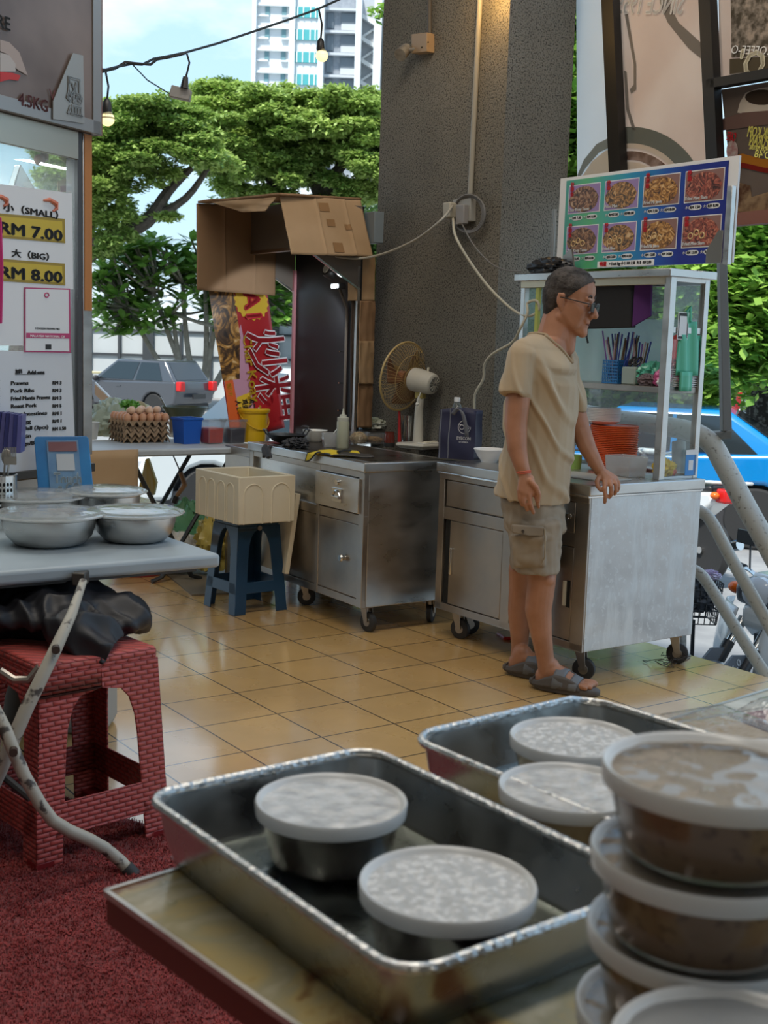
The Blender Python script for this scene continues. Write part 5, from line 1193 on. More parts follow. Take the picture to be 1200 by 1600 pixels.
MB().tube([LW(-30, 1010, 3.3), LW(10, 950, 3.3), LW(28, 905, 3.35)], .011, 8).build('leg', mat('dim tube', (.12, .12, .12), .5), t1, world=True)
LIDC = thin_glass('clear lid', (.93, .95, .95), .26, (.78, .80, .80), .05, bumpy=20)
def bowl(loc, r, h, lid, lab):
    t = thing('steel_bowl', lab, 'bowl', loc, 0, None)
    k_ = r
    MB().lathe([(0, 0), (k_ * .50, 0), (k_ * .66, h * .08), (k_ * .80, h * .35), (k_ * .87, h * .75), (k_ * .88, h * .95), (k_ * .96, h), (k_ * .96, h + .002), (k_ * .86, h * .97), (k_ * .84, h * .7), (k_ * .76, h * .33), (k_ * .62, h * .10), (0, h * .05)], n=48).build('bowl', STEEL, t)
    z = h + .004
    MB().lathe([(k_ * .88, z - .006), (k_ * 1.0, z - .002), (k_ * 1.05, z), (k_ * 1.06, z + .004), (k_ * 1.02, z + .007), (k_ * .97, z + .003), (k_ * .95, z + .012), (k_ * .60, z + .018), (0, z + .020)], n=56).build('lid', LIDC, t, smooth=60)
    MB().tube([(k_ * 1.055 * math.cos(a * .1122), k_ * 1.055 * math.sin(a * .1122), z + .003) for a in range(56)], .0028, 6, closed=True).build('lid_rim', MILKY, t)
    return t
bowl(V((-.955, 3.46, T1Z)), .150, .082, 1, 'nearest steel bowl with clear lid on the grey table, cut by the picture\'s left side')
bowl(V((-.733, 3.57, T1Z)), .136, .080, 1, 'steel bowl with clear lid near the grey table\'s right corner')
bowl(V((-.885, 3.87, T1Z)), .120, .100, 1, 'steel bowl with clear lid behind the others, before the blue stand')
bowl(V((-1.085, 3.78, T1Z)), .148, .090, 1, 'steel bowl with clear lid at the back left of the grey table by the cutlery')
# blue stand
qs = thing('payment_stand', 'blue acrylic payment stand on the grey table in front of the add-ons list', 'stand', V((-1.03, 3.95, T1Z)), SA + R(-40))
q4 = [at(60, 775, 3.92), at(147, 772, 3.96), at(138, 681, 4.02), at(53, 682, 3.97)]
BLU = mat('blue acrylic', (.02, .13, .33), .25, col2=(.03, .20, .45), scale=6)
nn_ = (q4[1] - q4[0]).cross(q4[3] - q4[0]).normalized()
if nn_.y > 0: nn_ = -nn_
def q4p(a, b, o_=0): return (q4[0] * (1 - a) + q4[1] * a) * (1 - b) + (q4[3] * (1 - a) + q4[2] * a) * b + nn_ * o_
q4[0].z = q4[1].z = min(q4[0].z, q4[1].z); 
MB().slab([q4p(0, -.5), q4p(1, -.5), q4p(1, .96), q4p(.96, 1), q4p(.04, 1), q4p(0, .96)], nn_ * -.006).build('board', BLU, qs, world=True, bev=.002)
MB().slab([q4p(.22, -.4, .001), q4p(.80, -.4, .001), q4p(.80, .93, .001), q4p(.22, .93, .001)], nn_ * .002).build('clear_sleeve', mat('pale blue sleeve', (.16, .28, .42), .2, col2=(.10, .20, .36), scale=12), qs, world=True)
MB().slab([q4p(.25, .74, .004), q4p(.77, .74, .004), q4p(.77, .90, .004), q4p(.25, .90, .004)], nn_ * .0005).build('dark_red_strip', mat('dusky red print', (.16, .06, .07), .4), qs, world=True)
MB().slab([q4p(.38, .42, .004), q4p(.70, .42, .004), q4p(.70, .70, .004), q4p(.38, .70, .004)], nn_ * .0005).build('blank_card', mat('pale grey card', (.42, .45, .48), .5), qs, world=True)
qd = (q4p(1, .2) - q4p(0, .2)); 
text('Touch', .058, frame(q4p(.30, .27, .005), qd, UP), mat('pale blue print', (.45, .55, .62), .4), qs, bold=.0015, wid=.088)
text("n GO", .050, frame(q4p(.36, .12, .005), qd, UP), MATS['pale blue print'], qs, bold=.0015, wid=.07)
# cutlery cup and menu holder at far left
cu = thing('cutlery_cup', 'perforated steel cup of forks and spoons at the left picture edge', 'cup', V((-1.175, 3.72, T1Z)))
MB().lathe([(0, 0), (.048, 0), (.048, .165), (.051, .168), (.045, .168), (.045, .003), (0, .003)], n=32).build('cup', CHROME, cu)
g = MB()
for i in range(4):
    for j in range(6):
        a = R(-75 + 14 * i + (7 if 0 else 0)); p = V((.0475 * math.cos(a), .0475 * math.sin(a), .05 + .018 * j)); g.ell(p, (.004, .004, .006), 5)
g.build('holes', DARK, cu)
for i, (dx, dy, nm) in enumerate(((.02, -.01, 'fork'), (.03, .01, 'fork'), (.012, .012, 'spoon'), (-.01, -.02, 'spoon'), (.035, -.012, 'fork'))):
    g = MB().tube([(0, 0, 0), (dx * .8, dy * .8, .19)], .003, 6); top = V((dx * 1.2, dy, .20))
    if nm == 'spoon': g.ell(top + V((0, 0, .01)), (.016, .005, .026), 8)
    else:
        g.box(top + V((0, 0, .0)), (.020, .003, .022))
        for k_ in range(4): g.box(top + V((-.008 + .0053 * k_, 0, .024)), (.0024, .0025, .034))
    o = g.build(nm, STEELD, None); o.location = chain(cu).translation + V((0, 0, .01)); tag(o, {'fork': 'steel fork standing tines up in the perforated cup at left', 'spoon': 'steel spoon standing in the perforated cup at left'}[nm], nm, 'cutlery in the perforated cup')
for i in range(7):
    a = MB().slab([at(-14 + i * 7.0 - 3, 708, 3.85 - .01 * i), at(-10 + i * 7.0, 708, 3.85 - .01 * i), at(-4 + i * 6.4, 643 + i, 3.87 - .01 * i), at(-9 + i * 6.2, 643 + i, 3.87 - .01 * i)], (-.01, .08, 0))
    c_ = thing('menu_folder', 'blue menu folder above the cutlery cup, ' + ['leftmost', 'second from the left', 'third from the left', 'middle one', 'third from the right', 'second from the right', 'rightmost'][i], 'menu folder', a.v[0], 0, 'blue menu folders at the left edge')
    a.build('cover', mat('navy blue cover', (.03, .035, .16), .35) if i % 2 else mat('violet blue cover', (.09, .09, .26), .35), c_, world=True)
mh = thing('menu_rack', 'dark steel rack holding the blue menu folders on the stall counter', 'rack', SO + SD * -.66 + SN * .02 + UP * .885, SA)
MB().bb(-.10, .07, -.05, .05, -.005, .02).build('rack', STEELD, mh)
# ================================================================ red wicker stool with the black bundle
WIC = mat('red wicker plastic', (.22, .025, .022), .4, sheen=.1)
t = WIC.node_tree; b = t.nodes['Principled BSDF']; N_ = t.nodes.new; tc = N_('ShaderNodeTexCoord'); sep = N_('ShaderNodeSeparateXYZ'); t.links.new(tc.outputs['Object'], sep.inputs[0])
def mth(op, a_, b_=None):
    n_ = N_('ShaderNodeMath'); n_.operation = op
    for i_, v_ in enumerate((a_, b_)):
        if v_ is None: continue
        if isinstance(v_, (int, float)): n_.inputs[i_].default_value = v_
        else: t.links.new(v_, n_.inputs[i_])
    return n_.outputs[0]
xx_ = mth('DIVIDE', mth('ADD', sep.outputs['X'], sep.outputs['Y']), .036); zz_ = mth('DIVIDE', sep.outputs['Z'], .0125)
row_ = mth('MULTIPLY', mth('FLOORED_MODULO', mth('FLOOR', zz_), 2), .5)
wv_ = mth('MULTIPLY', mth('POWER', mth('SINE', mth('MULTIPLY', mth('FRACT', mth('ADD', xx_, row_)), math.pi)), .45), mth('POWER', mth('SINE', mth('MULTIPLY', mth('FRACT', zz_), math.pi)), .5))
mx_ = N_('ShaderNodeMix'); mx_.data_type = 'RGBA'; t.links.new(wv_, mx_.inputs[0]); mx_.inputs[6].default_value = (.20, .02, .018, 1); mx_.inputs[7].default_value = (.47, .075, .065, 1); t.links.new(mx_.outputs[2], b.inputs['Base Color'])
bp = N_('ShaderNodeBump'); bp.inputs['Strength'].default_value = 1; bp.inputs['Distance'].default_value = .004; t.links.new(wv_, bp.inputs['Height']); t.links.new(bp.outputs[0], b.inputs['Normal'])
rs = stool('red_stool', 'red wicker-look plastic stool on the carpet carrying a black bundle', V((-.815, 3.125, 0)), R(43), .52, .385, .335, WIC, .072, .84, .155, .32)
g = MB()
for sx_ in (-1, 1):
    for sy_ in (-1, 1): g = MB().box((sx_ * .166, sy_ * .166, .014), (.052, .052, .028)); g.build('foot', mat('plain dark red plastic', (.20, .012, .015), .35), rs, bev=.004)
rs2 = dup(rs, V((-1.24, 3.02, 0)), R(38), 'second red wicker stool half hidden at the left picture edge')
BLK = mat('black nylon', (.010, .011, .016), .55, bump=.2, bscale=20)
def bw_w(p, n):
    return p + n * (.045 * (.30 - abs(noise.noise(V((p.x * 6, p.y * 9, p.z * 7)))) * 1.6) + .022 * (.3 - abs(noise.noise(V((p.x * 17 + p.z * 9, p.y * 15, p.z * 8)))) * 1.5))
bb2 = blob('black_bundle', [('h', (V((-1.0, 3.20, .592)), (.16, .17, .066)), (V((-.80, 3.20, .590)), (.12, .15, .066))), ('h', (V((-.80, 3.20, .59)), (.12, .14, .066)), (V((-.69, 3.22, .565)), (.065, .10, .045))),
                            ('h', (V((-.80, 3.10, .575)), (.08, .08, .05)), (V((-.70, 3.06, .545)), (.05, .07, .025)), (V((-.72, 3.00, .50)), (.05, .02, .03)))], BLK, None, world=False, vox=.006, smooth=2, warp=bw_w)
tag(bb2, 'crumpled black nylon bundle on the red wicker stool under the grey table', 'bundle')
o = MB().bb(-.12, .12, -.1, .1, 0, .26).build('white_drum', mat('pale grey drum', (.38, .38, .36), .5), None, bev=.03); o.location = fl(118, 1150, 0) + V((-.02, .1, 0)); tag(o, 'pale grey tub on the floor seen through the red stool\'s legs', 'tub')

# ================================================================ foreground table
FTZ = .76; FA = R(42); FU = V((math.cos(FA), math.sin(FA), 0)); FV = V((-math.sin(FA), math.cos(FA), 0)); FC = V((-.271, 1.18, 0))
ft = thing('foreground_table', 'marbled laminate table with dark red edge at the bottom of the picture', 'table', FC, FA)
def marble():
    m = mat('marbled laminate', (.36, .33, .25), .16); t = m.node_tree; b = t.nodes['Principled BSDF']; N = t.nodes.new; Lk = t.links.new
    tc = N('ShaderNodeTexCoord'); n = N('ShaderNodeTexNoise'); n.inputs['Scale'].default_value = 7; n.inputs['Detail'].default_value = 6; n.inputs['Distortion'].default_value = 1.6
    Lk(tc.outputs['Object'], n.inputs['Vector']); r = N('ShaderNodeValToRGB'); Lk(n.outputs['Fac'], r.inputs[0]); e = r.color_ramp.elements
    e[0].position = .36; e[0].color = (.14, .055, .015, 1); e[1].position = .72; e[1].color = (.46, .43, .34, 1)
    q = e.new(.43); q.color = (.34, .27, .12, 1); q = e.new(.52); q.color = (.27, .25, .16, 1)
    Lk(r.outputs[0], b.inputs['Base Color']); return m
MB().bb(0, 1.5, -1.6, 0, FTZ - .004, FTZ).build('laminate_top', marble(), ft)
MB().bb(.001, 1.5, -1.6, -.001, FTZ - .035, FTZ - .004).build('red_edge', mat('dark red edge', (.13, .02, .015), .4), ft)
MB().bb(-.002, .003, -1.6, 0, FTZ - .005, FTZ + .0015).bb(0, 1.5, -.003, .002, FTZ - .005, FTZ + .0015).build('metal_lip', STEEL, ft)
for x in (.08, 1.2):
    for y in (-.25, -1.2): MB().bb(x - .02, x + .02, y - .02, y + .02, 0, FTZ - .035).build('leg', mat('dark table leg', (.05, .03, .03), .5), ft)
g = MB(); rr = random.Random(8)
for (x, y) in ((262, 1368), (268, 1412), (255, 1380)):
    p = fl(x, y, FTZ); g.ell(p + UP * .001, (.006, .004, .003), 8)
o = g.build('water_drops', thin_glass('water', (.95, .97, .97)), None); tag(o, 'water drops on the marbled table beside the tray', 'water drops', kind='stuff')
# trays
def rrect(w, d, r, n=8):
    o = []
    for cx, cy, a0 in ((w - r, d - r, 0), (r - w, d - r, 90), (r - w, r - d, 180), (w - r, r - d, 270)):
        for i in range(n + 1): a = R(a0 + 90 * i / n); o.append(V((cx + r * math.cos(a), cy + r * math.sin(a), 0)))
    return o
WET = mat('wet aluminium', (.40, .41, .41), .22, 1, col2=(.50, .51, .50), scale=14, rough2=.38, bump=.14, bscale=60)
def tray(lab, corner, ang, w, d, h=.068, dent=False):
    """w along local x, d along local y, corner = local (-w,-d)... centre placed from the far-left rim corner"""
    t = thing('metal_tray', lab, 'tray', corner, ang)
    levels = [(.000, .90, .030), (.004, .915, .032), (h * .5, .96, .034), (h - .004, .985, .036)]
    rings = []
    def wob(p, z): 
        k_ = .0025 * noise.noise(V((p.x * 12, p.y * 12, z * 20 + w * 9))); q = p * (1 + k_ * 4)
        if dent and z > .03: q = q + V((0, 0, .010 * noise.noise(V((p.x * 14, p.y * 14, 3)))))
        return q
    def ring(z, s_, r_, inset=0): return [wob(V((p.x, p.y, z)), z) for p in rrect(w / 2 * s_ - inset, d / 2 * s_ - inset, r_, 8)]
    outer = [ring(*l) for l in levels]; inner = [ring(l[0] + (.003 if i == 0 else 0), l[1], l[2], .003) for i, l in enumerate(levels)][::-1]
    n_ = len(outer[0]); vs = sum(outer + inner, []); f = []
    for k_ in range(len(outer) * 2 - 1):
        for i in range(n_): f.append((k_ * n_ + i, k_ * n_ + (i + 1) % n_, (k_ + 1) * n_ + (i + 1) % n_, (k_ + 1) * n_ + i))
    f.append(tuple(range(n_))[::-1]); f.append(tuple(range((len(outer) * 2 - 1) * n_, len(outer) * 2 * n_)))
    MB().add(vs, f).build('pan', WET, t, smooth=50)
    MB().tube([p + V((0, 0, .004)) for p in ring(h - .004, 1.0, .037)], .0055, 8, closed=True).build('rolled_rim', mat('bright worn rim', (.60, .61, .61), .2, 1, bump=.5, bscale=120), t)
    MB().slab([p for p in ring(.008, .925, .03)], (0, 0, .001)).build('water_film', thin_glass('shallow water', (.86, .88, .86), 0, rough=.03, bumpy=14), t, smooth=0)
    return t, t
TA = R(37)
def trayat(lab, px, py, w, d, ang, **kw):
    c = fl(px, py, FTZ + .068); M = Matrix.Rotation(ang, 3, 'Z'); cc_ = c + M @ V((w / 2, -d / 2, 0)); cc_.z = FTZ + .0005
    return tray(lab, cc_, ang, w, d, **kw)
tr1, _ = trayat('large worn aluminium tray holding two tubs of dark soup', 226, 1245, .300, .458, TA)
tr2, _ = trayat('second dented aluminium tray behind the first, holding two pale tubs', 640, 1152, .33, .44, TA + R(1), dent=True)
# takeaway tubs
TUBW = thin_glass('frosted tub plastic', (.96, .96, .96), 0, (.66, .68, .70), .15)
RIMW = mat('frosted rim', (.66, .68, .70), .25, alpha=.85)
LIDW = mat('condensed lid', (.50, .52, .54), .12, col2=(.74, .76, .78), scale=110, bump=.5, bscale=160, alpha=.9, rough2=.3, contrast=(.45, .6))
LIDW2 = mat('wet lid', (.42, .44, .46), .09, col2=(.66, .68, .70), scale=34, bump=.5, bscale=55, alpha=.92)
LIDCL = thin_glass('glossy clear lid', (.80, .77, .72), .30, (.55, .48, .40), .03, bumpy=16)
SOUP = mat('dark red bean soup', (.010, .004, .006), .2)
BROWN = mat('brown bean soup', (.16, .095, .048), .35, col2=(.06, .025, .012), scale=75, contrast=(.55, .66))
PALE = mat('pale barley soup', (.34, .27, .18), .5, col2=(.42, .34, .24), scale=20)
def tub(lab, cx, cy, z, r, m, lidm, h=.064, grp=None, p=None):
    c = p if p is not None else fl(cx, cy, z); t = thing('takeaway_tub', lab, 'tub', V((c.x, c.y, z - h)), random.uniform(0, 6))
    k_ = r
    MB().lathe([(0, 0), (k_ * .76, 0), (k_ * .79, .003), (k_ * .93, h - .012), (k_ * .95, h - .006), (k_ * .92, h - .006), (k_ * .90, h - .012), (k_ * .76, .004), (0, .002)], n=56).build('tub', TUBW, t, smooth=50)
    MB().lathe([(0, .0035), (k_ * .765, .0035), (k_ * .90, h * .74), (0, h * .74)], n=48).build('soup', m, t, smooth=50)
    MB().lathe([(k_ * .955, h - .016), (k_ * .985, h - .015), (k_ * 1.0, h - .003), (k_ * .985, h), (k_ * .95, h - .001), (k_ * .93, h - .004), (k_ * .90, h - .006), (k_ * .93, h - .009), (k_ * .95, h - .012)], n=64).build('lid_rim', RIMW, t, smooth=50)
    MB().sheet(lambda a, b: V((k_ * .915 * b * math.cos(a * 2 * math.pi), k_ * .915 * b * math.sin(a * 2 * math.pi), h - .0055 + .0012 * noise.noise(V((b * 4 * math.cos(a * 6.283), b * 4 * math.sin(a * 6.283), r * 50)))))
               , 56, 12).build('lid', lidm, t, smooth=60)
    return t
RT = .082
tub('tub of dark soup with water-streaked lid, the farther one in the large tray', 518, 1248, FTZ + .075, RT, SOUP, LIDW2, h=.066)
tub('tub of dark soup with beaded lid, the nearer one in the large tray', 700, 1377, FTZ + .075, RT, SOUP, LIDW, h=.066)
tub('pale tub with speckled lid at the far side of the dented tray', 898, 1150, FTZ + .078, RT, PALE, LIDW, h=.066)
tub('pale tub with streaked lid, nearer one in the dented tray', 891, 1228, FTZ + .078, RT * .98, PALE, LIDW2, h=.066)
sx0 = V((.250, .880, 0))
labs = ['brown soup tub at the bottom of the tall stack at right', 'brown soup tub second from the bottom of the tall stack', 'brown soup tub second from the top of the tall stack', 'topmost brown soup tub of the tall stack, clear glossy lid']
for i in range(4):
    tub(labs[i], 0, 0, FTZ + .0638 * (i + 1), RT * 1.03, BROWN, LIDCL, h=.066, p=sx0 + V(((-.006, .0, -.002, .004)[i], (.0, .003, -.002, .002)[i], 0)), grp='brown soup tubs')
tub('single tub with milky lid at the bottom right corner', 0, 0, .884, RT, BROWN, thin_glass('milky flat lid', (.8, .8, .8), .6, (.50, .52, .54), .08), h=.066, p=V((.236, .722, 0)))
o = MB().bb(-.06, .06, -.06, .06, 0, .058).build('upturned_lid_stack', MILKY, None, bev=.02); o.location = V((.236, .722, FTZ)); tag(o, 'translucent block of lids under the single tub at bottom right', 'lids')
tub('tub with clear lid at the right picture edge behind the tall stack', 0, 0, .905, RT, BROWN, LIDCL, h=.066, p=V((.425, 1.215, 0)))
o = MB().lathe([(0, 0), (.062, 0), (.075, .078), (0, .078)], n=32).build('takeaway_tub', BROWN, None); o.location = V((.425, 1.215, FTZ)); tag(o, 'brown tub under the clear lidded tub at the right edge', 'tub')
# wire rack strip under the tall stack
wr = thing('black_wire_rack', 'low black wire rack lying between the large tray and the tall stack', 'rack', V((.10, .84, FTZ)), R(38))
g = MB()
for i in range(14): g.tube([(-.10 + .015 * i, -.03, .004), (-.10 + .015 * i, .03, .004)], .0022, 5)
g.tube([(-.11, -.03, .004), (.12, -.03, .004)], .003, 6).tube([(-.11, .03, .004), (.12, .03, .004)], .003, 6); g.build('wires', BLACK, wr)
# clamshell boxes
CLAM = thin_glass('clamshell plastic', (.95, .95, .95), .06, rough=.04, bumpy=60)
def clam(lab, c, rz, w, d, m):
    t = thing('clamshell_box', lab, 'food box', c, rz); h = .045
    def top(a, b):
        e_ = min(a, 1 - a, b, 1 - b); return V((-w / 2 + w * a, -d / 2 + d * b, .018 + min(1, e_ * 6) * (h - .018)))
    MB().sheet(top, 20, 16).build('lid', CLAM, t, smooth=60)
    MB().bb(-w / 2 + .012, w / 2 - .012, -d / 2 + .012, d / 2 - .012, 0, .022).build('food', m, t, bev=.006)
    g = MB()
    for i in range(34):
        for s in (-1, 1): g.ell((-w / 2 + w * i / 33, s * d / 2, .018), .0022, 4)
    for i in range(24):
        for s in (-1, 1): g.ell((s * w / 2, -d / 2 + d * i / 23, .018), .0022, 4)
    for s in (-1, 1): g.tube([(-w / 2, s * (d / 2 - .006), .02), (w / 2, s * (d / 2 - .006), .02)], .0016, 5)
    g.build('ribbed_flange', thin_glass('ribbed plastic', (.9, .9, .9), .35, (.8, .8, .8), .05), t)
    return t
clam('clear clamshell box of pale noodles behind the tall stack', V((.478, 1.70, FTZ + .001)), R(30), .19, .13, mat('pale noodles', (.32, .24, .14), .6, col2=(.45, .36, .24), scale=60, stretch=(1, 6, 1), bump=.4, bscale=80))
clam('clear clamshell box with reddish food at the right picture edge', V((.65, 1.80, FTZ + .001)), R(30), .19, .13, mat('reddish food', (.16, .05, .07), .5, col2=(.35, .28, .28), scale=50))

# ================================================================ on the pillar
pf = lambda x, y, off=.0: hit(x, y, PC - GU * off, GU)
cond = thing('conduit_pipe', 'long pale conduit pipe running down the pillar to the socket box', 'pipe', pf(735, 300))
MB().tube([pf(756, -60, .014), pf(750, 0, .014), pf(744, 120, .014), pf(735, 303, .014)], .0135, 12).build('pipe', mat('cream painted pipe', (.34, .32, .27), .5), cond, world=True)
cond2 = thing('conduit_pipe', 'short dark conduit at the pillar top above the junction box', 'pipe', pf(670, 30))
MB().tube([pf(671, -60, .014), pf(671, 55, .014)], .012, 10).build('pipe', mat('grey brown pipe', (.10, .09, .08), .6), cond2, world=True)
jb = thing('junction_box', 'small beige junction box high on the pillar', 'junction box', pf(667, 70), GA)
MB().slab([pf(655, 86), pf(679, 83), pf(679, 53), pf(655, 56)], GU * -.05).build('box', mat('beige box', (.38, .26, .15), .5), jb, world=True, bev=.003)
g = MB()
for x, y in ((659, 74), (669, 66)): g.cyl(pf(x, y, .050), pf(x, y, .053), .004, n=8)
g.build('screw', DARK, jb, world=True)
sl = thing('spot_lamp', 'small old grey spot lamp beside the junction box on the pillar', 'lamp', pf(632, 82))
MB().tube([pf(655, 76, .03), pf(640, 78, .06)], .010, 8).build('arm', STEELD, sl, world=True)
MB().tube([pf(636, 76, .05), pf(625, 86, .11)], [.028, .034], 14).build('lamp_head', mat('dusty lamp', (.16, .14, .12), .6, col2=(.3, .28, .24), scale=30), sl, world=True)
so_ = thing('power_socket', 'white double power socket with plugs and coiled cable on the pillar', 'socket', pf(722, 330), GA)
MB().slab([pf(716, 350), pf(744, 346), pf(744, 310), pf(716, 313)], GU * -.035).build('socket_box', mat('aged white plastic', (.34, .33, .30), .5), so_, world=True, bev=.003)
MB().slab([pf(704, 342, .035), pf(715, 341, .035), pf(715, 317, .035), pf(704, 318, .035)], GU * -.05).build('plug', mat('plug cream', (.42, .39, .32), .5), so_, world=True, bev=.006)
MB().slab([pf(719, 352, .035), pf(732, 350, .035), pf(732, 320, .035), pf(719, 321, .035)], GU * -.03).build('plug', mat('plug grey', (.28, .27, .27), .5), so_, world=True, bev=.004)
CBL = mat('pale cable', (.40, .38, .33), .5); CBG = mat('grey cable', (.16, .155, .15), .5)
for i in range(3):
    MB().tube([pf(733 + (21 + 2 * i) * math.cos(a * .25), 334 + (27 + 1.5 * i) * math.sin(a * .25), .03 + .006 * i) for a in range(25)], .005, 6, closed=True).build('coiled_cable', CBG, so_, world=True)
def cable(lab, pts, r, m):
    P_ = [V(p) for p in pts]; out_ = []
    for i in range(len(P_) - 1):                                   # Catmull-Rom
        p0, p1, p2, p3 = P_[max(0, i - 1)], P_[i], P_[i + 1], P_[min(len(P_) - 1, i + 2)]
        for j in range(8):
            t_ = j / 8; out_.append(.5 * ((2 * p1) + (p2 - p0) * t_ + (2 * p0 - 5 * p1 + 4 * p2 - p3) * t_ ** 2 + (3 * p1 - p0 - 3 * p2 + p3) * t_ ** 3))
    out_.append(P_[-1]); o = MB().tube(out_, r, 7).build('power_cable', m, None, smooth=80); return tag(o, lab, 'cable')
cable('pale cable sagging from the pillar socket to the exhaust hood', [pf(708, 320, .05), at(690, 343, 6.05), at(650, 374, 6.2), at(600, 396, 6.35), at(560, 404, 6.45), at(524, 401, 6.5)], .006, CBL)
cable('thick cream cable hanging from the socket to the glass case and down the pillar', [pf(708, 342, .07), at(712, 370, 6.0), at(735, 410, 5.95), at(765, 450, 5.9), at(800, 483, 5.8), at(825, 494, 5.7), at(842, 484, 5.65), at(838, 470, 5.65), at(824, 474, 5.68), at(824, 490, 5.66), at(812, 515, 5.68), at(800, 535, 5.75), at(770, 553, 5.85), at(757, 570, 5.9), at(755, 592, 5.92), at(744, 612, 5.94), at(741, 625, 5.95), at(742, 660, 5.95)], .0065, mat('cream cable', (.48, .45, .36), .5))
cable('thin grey cable from the socket to the top of the glass case', [pf(722, 350, .06), at(740, 383, 6.0), at(765, 410, 5.95), at(790, 422, 5.85), at(815, 424, 5.7)], .0035, CBG)
# warm lamp just above the picture on the pillar
wl = thing('wall_lamp', 'warm lamp high on the pillar just above the picture', 'lamp', pf(762, -40, .12))
MB().ell((0, 0, 0), .035, 8).build('bulb', mat('warm bulb glow', (1, .7, .3), .3, emis=(1, .55, .15), es=14), wl)
MB().cyl((0, 0, .03), (0, 0, .09), .02).build('holder', BLACK, wl)
ld = bpy.data.lights.new('wall_lamp_light', 'POINT'); ld.energy = 2.2; ld.color = (1, .6, .2); ld.shadow_soft_size = .05
lo = bpy.data.objects.new('wall_lamp_light', ld); COL.objects.link(lo); lo.location = chain(wl).translation - UP * .07

# ================================================================ string lights
wire = [(150, 108, 5.35), (165, 109, 5.4), (185, 104, 5.5), (205, 100, 5.6), (222, 101, 5.65), (240, 92, 5.75), (262, 88, 5.85), (290, 82, 5.9), (340, 68, 6.0), (400, 48, 6.15), (450, 31, 6.3), (497, 14, 6.4), (535, -3, 6.5), (600, -35, 6.65)]
WIRE = mat('dark cable sheath', (.02, .035, .05), .5)
o = MB().tube([at(*p) for p in wire], .0055, 7).build('light_string', WIRE, None, smooth=80); tag(o, 'dark cable of the string lights crossing the sky at upper left', 'cable')
o = MB().tube([at(160, 112, 5.38), at(180, 107, 5.5), at(196, 97, 5.55), at(210, 99, 5.6), at(235, 101, 5.7), at(245, 93, 5.75), at(262, 90, 5.83), at(280, 86, 5.88), at(290, 83, 5.9)], .006, 7).build('twisted_cable', BLACK, None, smooth=80); tag(o, 'second black cable twisted round the light string by the stall', 'cable')
BULB = mat('lit bulb', (.9, .8, .5), .3, emis=(1.0, .74, .30), es=1.0)
def pendant(lab, top, sock, bulb, Y, r):
    t = thing('light_bulb', lab, 'light bulb', at(*sock, Y), 0, 'bulbs of the light string')
    MB().tube([at(*top, Y), at(top[0] * .3 + sock[0] * .7 + 3, top[1] * .5 + sock[1] * .5, Y), at(*sock, Y)], .005, 6).build('cord', BLACK, t, world=True)
    s_, b_ = at(*sock, Y), at(*bulb, Y)
    MB().lathe([(0, .012), (.008, .010), (.018, -.005), (.021, -.04), (.018, -.055), (0, -.055)], s_, 18).build('socket', BLACK, t, world=True)
    MB().lathe([(.017, .030), (.022, .022), (.028, .010), (.031, 0)], b_, 22).build('bulb_collar', mat('dull bulb collar', (.35, .33, .2), .4), t, world=True)
    MB().ell(b_, r, 10).build('bulb', BULB, t, world=True)
pendant('lit bulb hanging next to the stall sign box corner', (165, 112), (167, 158), (168, 186), 5.45, .030)
pendant('lit bulb hanging in front of the pale tower block', (498, 14), (501, 63), (503, 87), 6.4, .031)
ad_ = thing('cable_adaptor', 'small grey adaptor box dangling from the light string', 'adaptor', at(281, 145, 5.9))
MB().slab([at(268, 132, 5.88), at(298, 140, 5.92), at(295, 157, 5.92), at(263, 150, 5.88)], (0, .05, 0)).build('box', mat('grey beige adaptor', (.30, .28, .26), .5), ad_, world=True, bev=.004)
MB().tube([at(292, 84, 5.9), at(296, 98, 5.9), at(292, 115, 5.9), at(290, 122, 5.9)], .005, 6).build('cord', BLACK, ad_, world=True)
MB().tube([at(290, 120, 5.9), at(288, 138, 5.9)], [.012, .020], 10).build('plug', BLACK, ad_, world=True)
MB().tube([at(208, 102, 5.6), at(230, 125, 5.7), at(264, 146, 5.88)], .003, 5).build('thin_cord', WIRE, ad_, world=True)
# ================================================================ banners in black frames, right
BO = uv2w(4.36, 2.9); BN = -GU                # plane just outside the perimeter
bpl = lambda x, y, off=0: hit(x, y, BO - GU * off, GU)
def trans_mat(name, col, col2=None, sc=2, tl=.6):
    if name in MATS: return MATS[name]
    m = bpy.data.materials.new(name); m.use_nodes = True; t = m.node_tree; t.nodes.clear(); N = t.nodes.new; Lk = t.links.new
    o = N('ShaderNodeOutputMaterial'); d = N('ShaderNodeBsdfDiffuse'); tr = N('ShaderNodeBsdfTranslucent'); mx = N('ShaderNodeMixShader'); mx.inputs[0].default_value = tl
    Lk(d.outputs[0], mx.inputs[1]); Lk(tr.outputs[0], mx.inputs[2]); Lk(mx.outputs[0], o.inputs[0])
    if col2:
        tc = N('ShaderNodeTexCoord'); n = N('ShaderNodeTexNoise'); n.inputs['Scale'].default_value = sc; n.inputs['Detail'].default_value = 6; Lk(tc.outputs['Object'], n.inputs['Vector'])
        r = N('ShaderNodeValToRGB'); Lk(n.outputs['Fac'], r.inputs[0]); r.color_ramp.elements[0].position = .4; r.color_ramp.elements[1].position = .62
        r.color_ramp.elements[0].color = (*col, 1); r.color_ramp.elements[1].color = (*col2, 1); Lk(r.outputs[0], d.inputs[0]); Lk(r.outputs[0], tr.inputs[0])
    else: d.inputs[0].default_value = (*col, 1); tr.inputs[0].default_value = (*col, 1)
    MATS[name] = m; return m
bfr = thing('banner_frame', 'black steel frame at upper right holding the coffee banners', 'frame', bpl(1120, 300), GA)
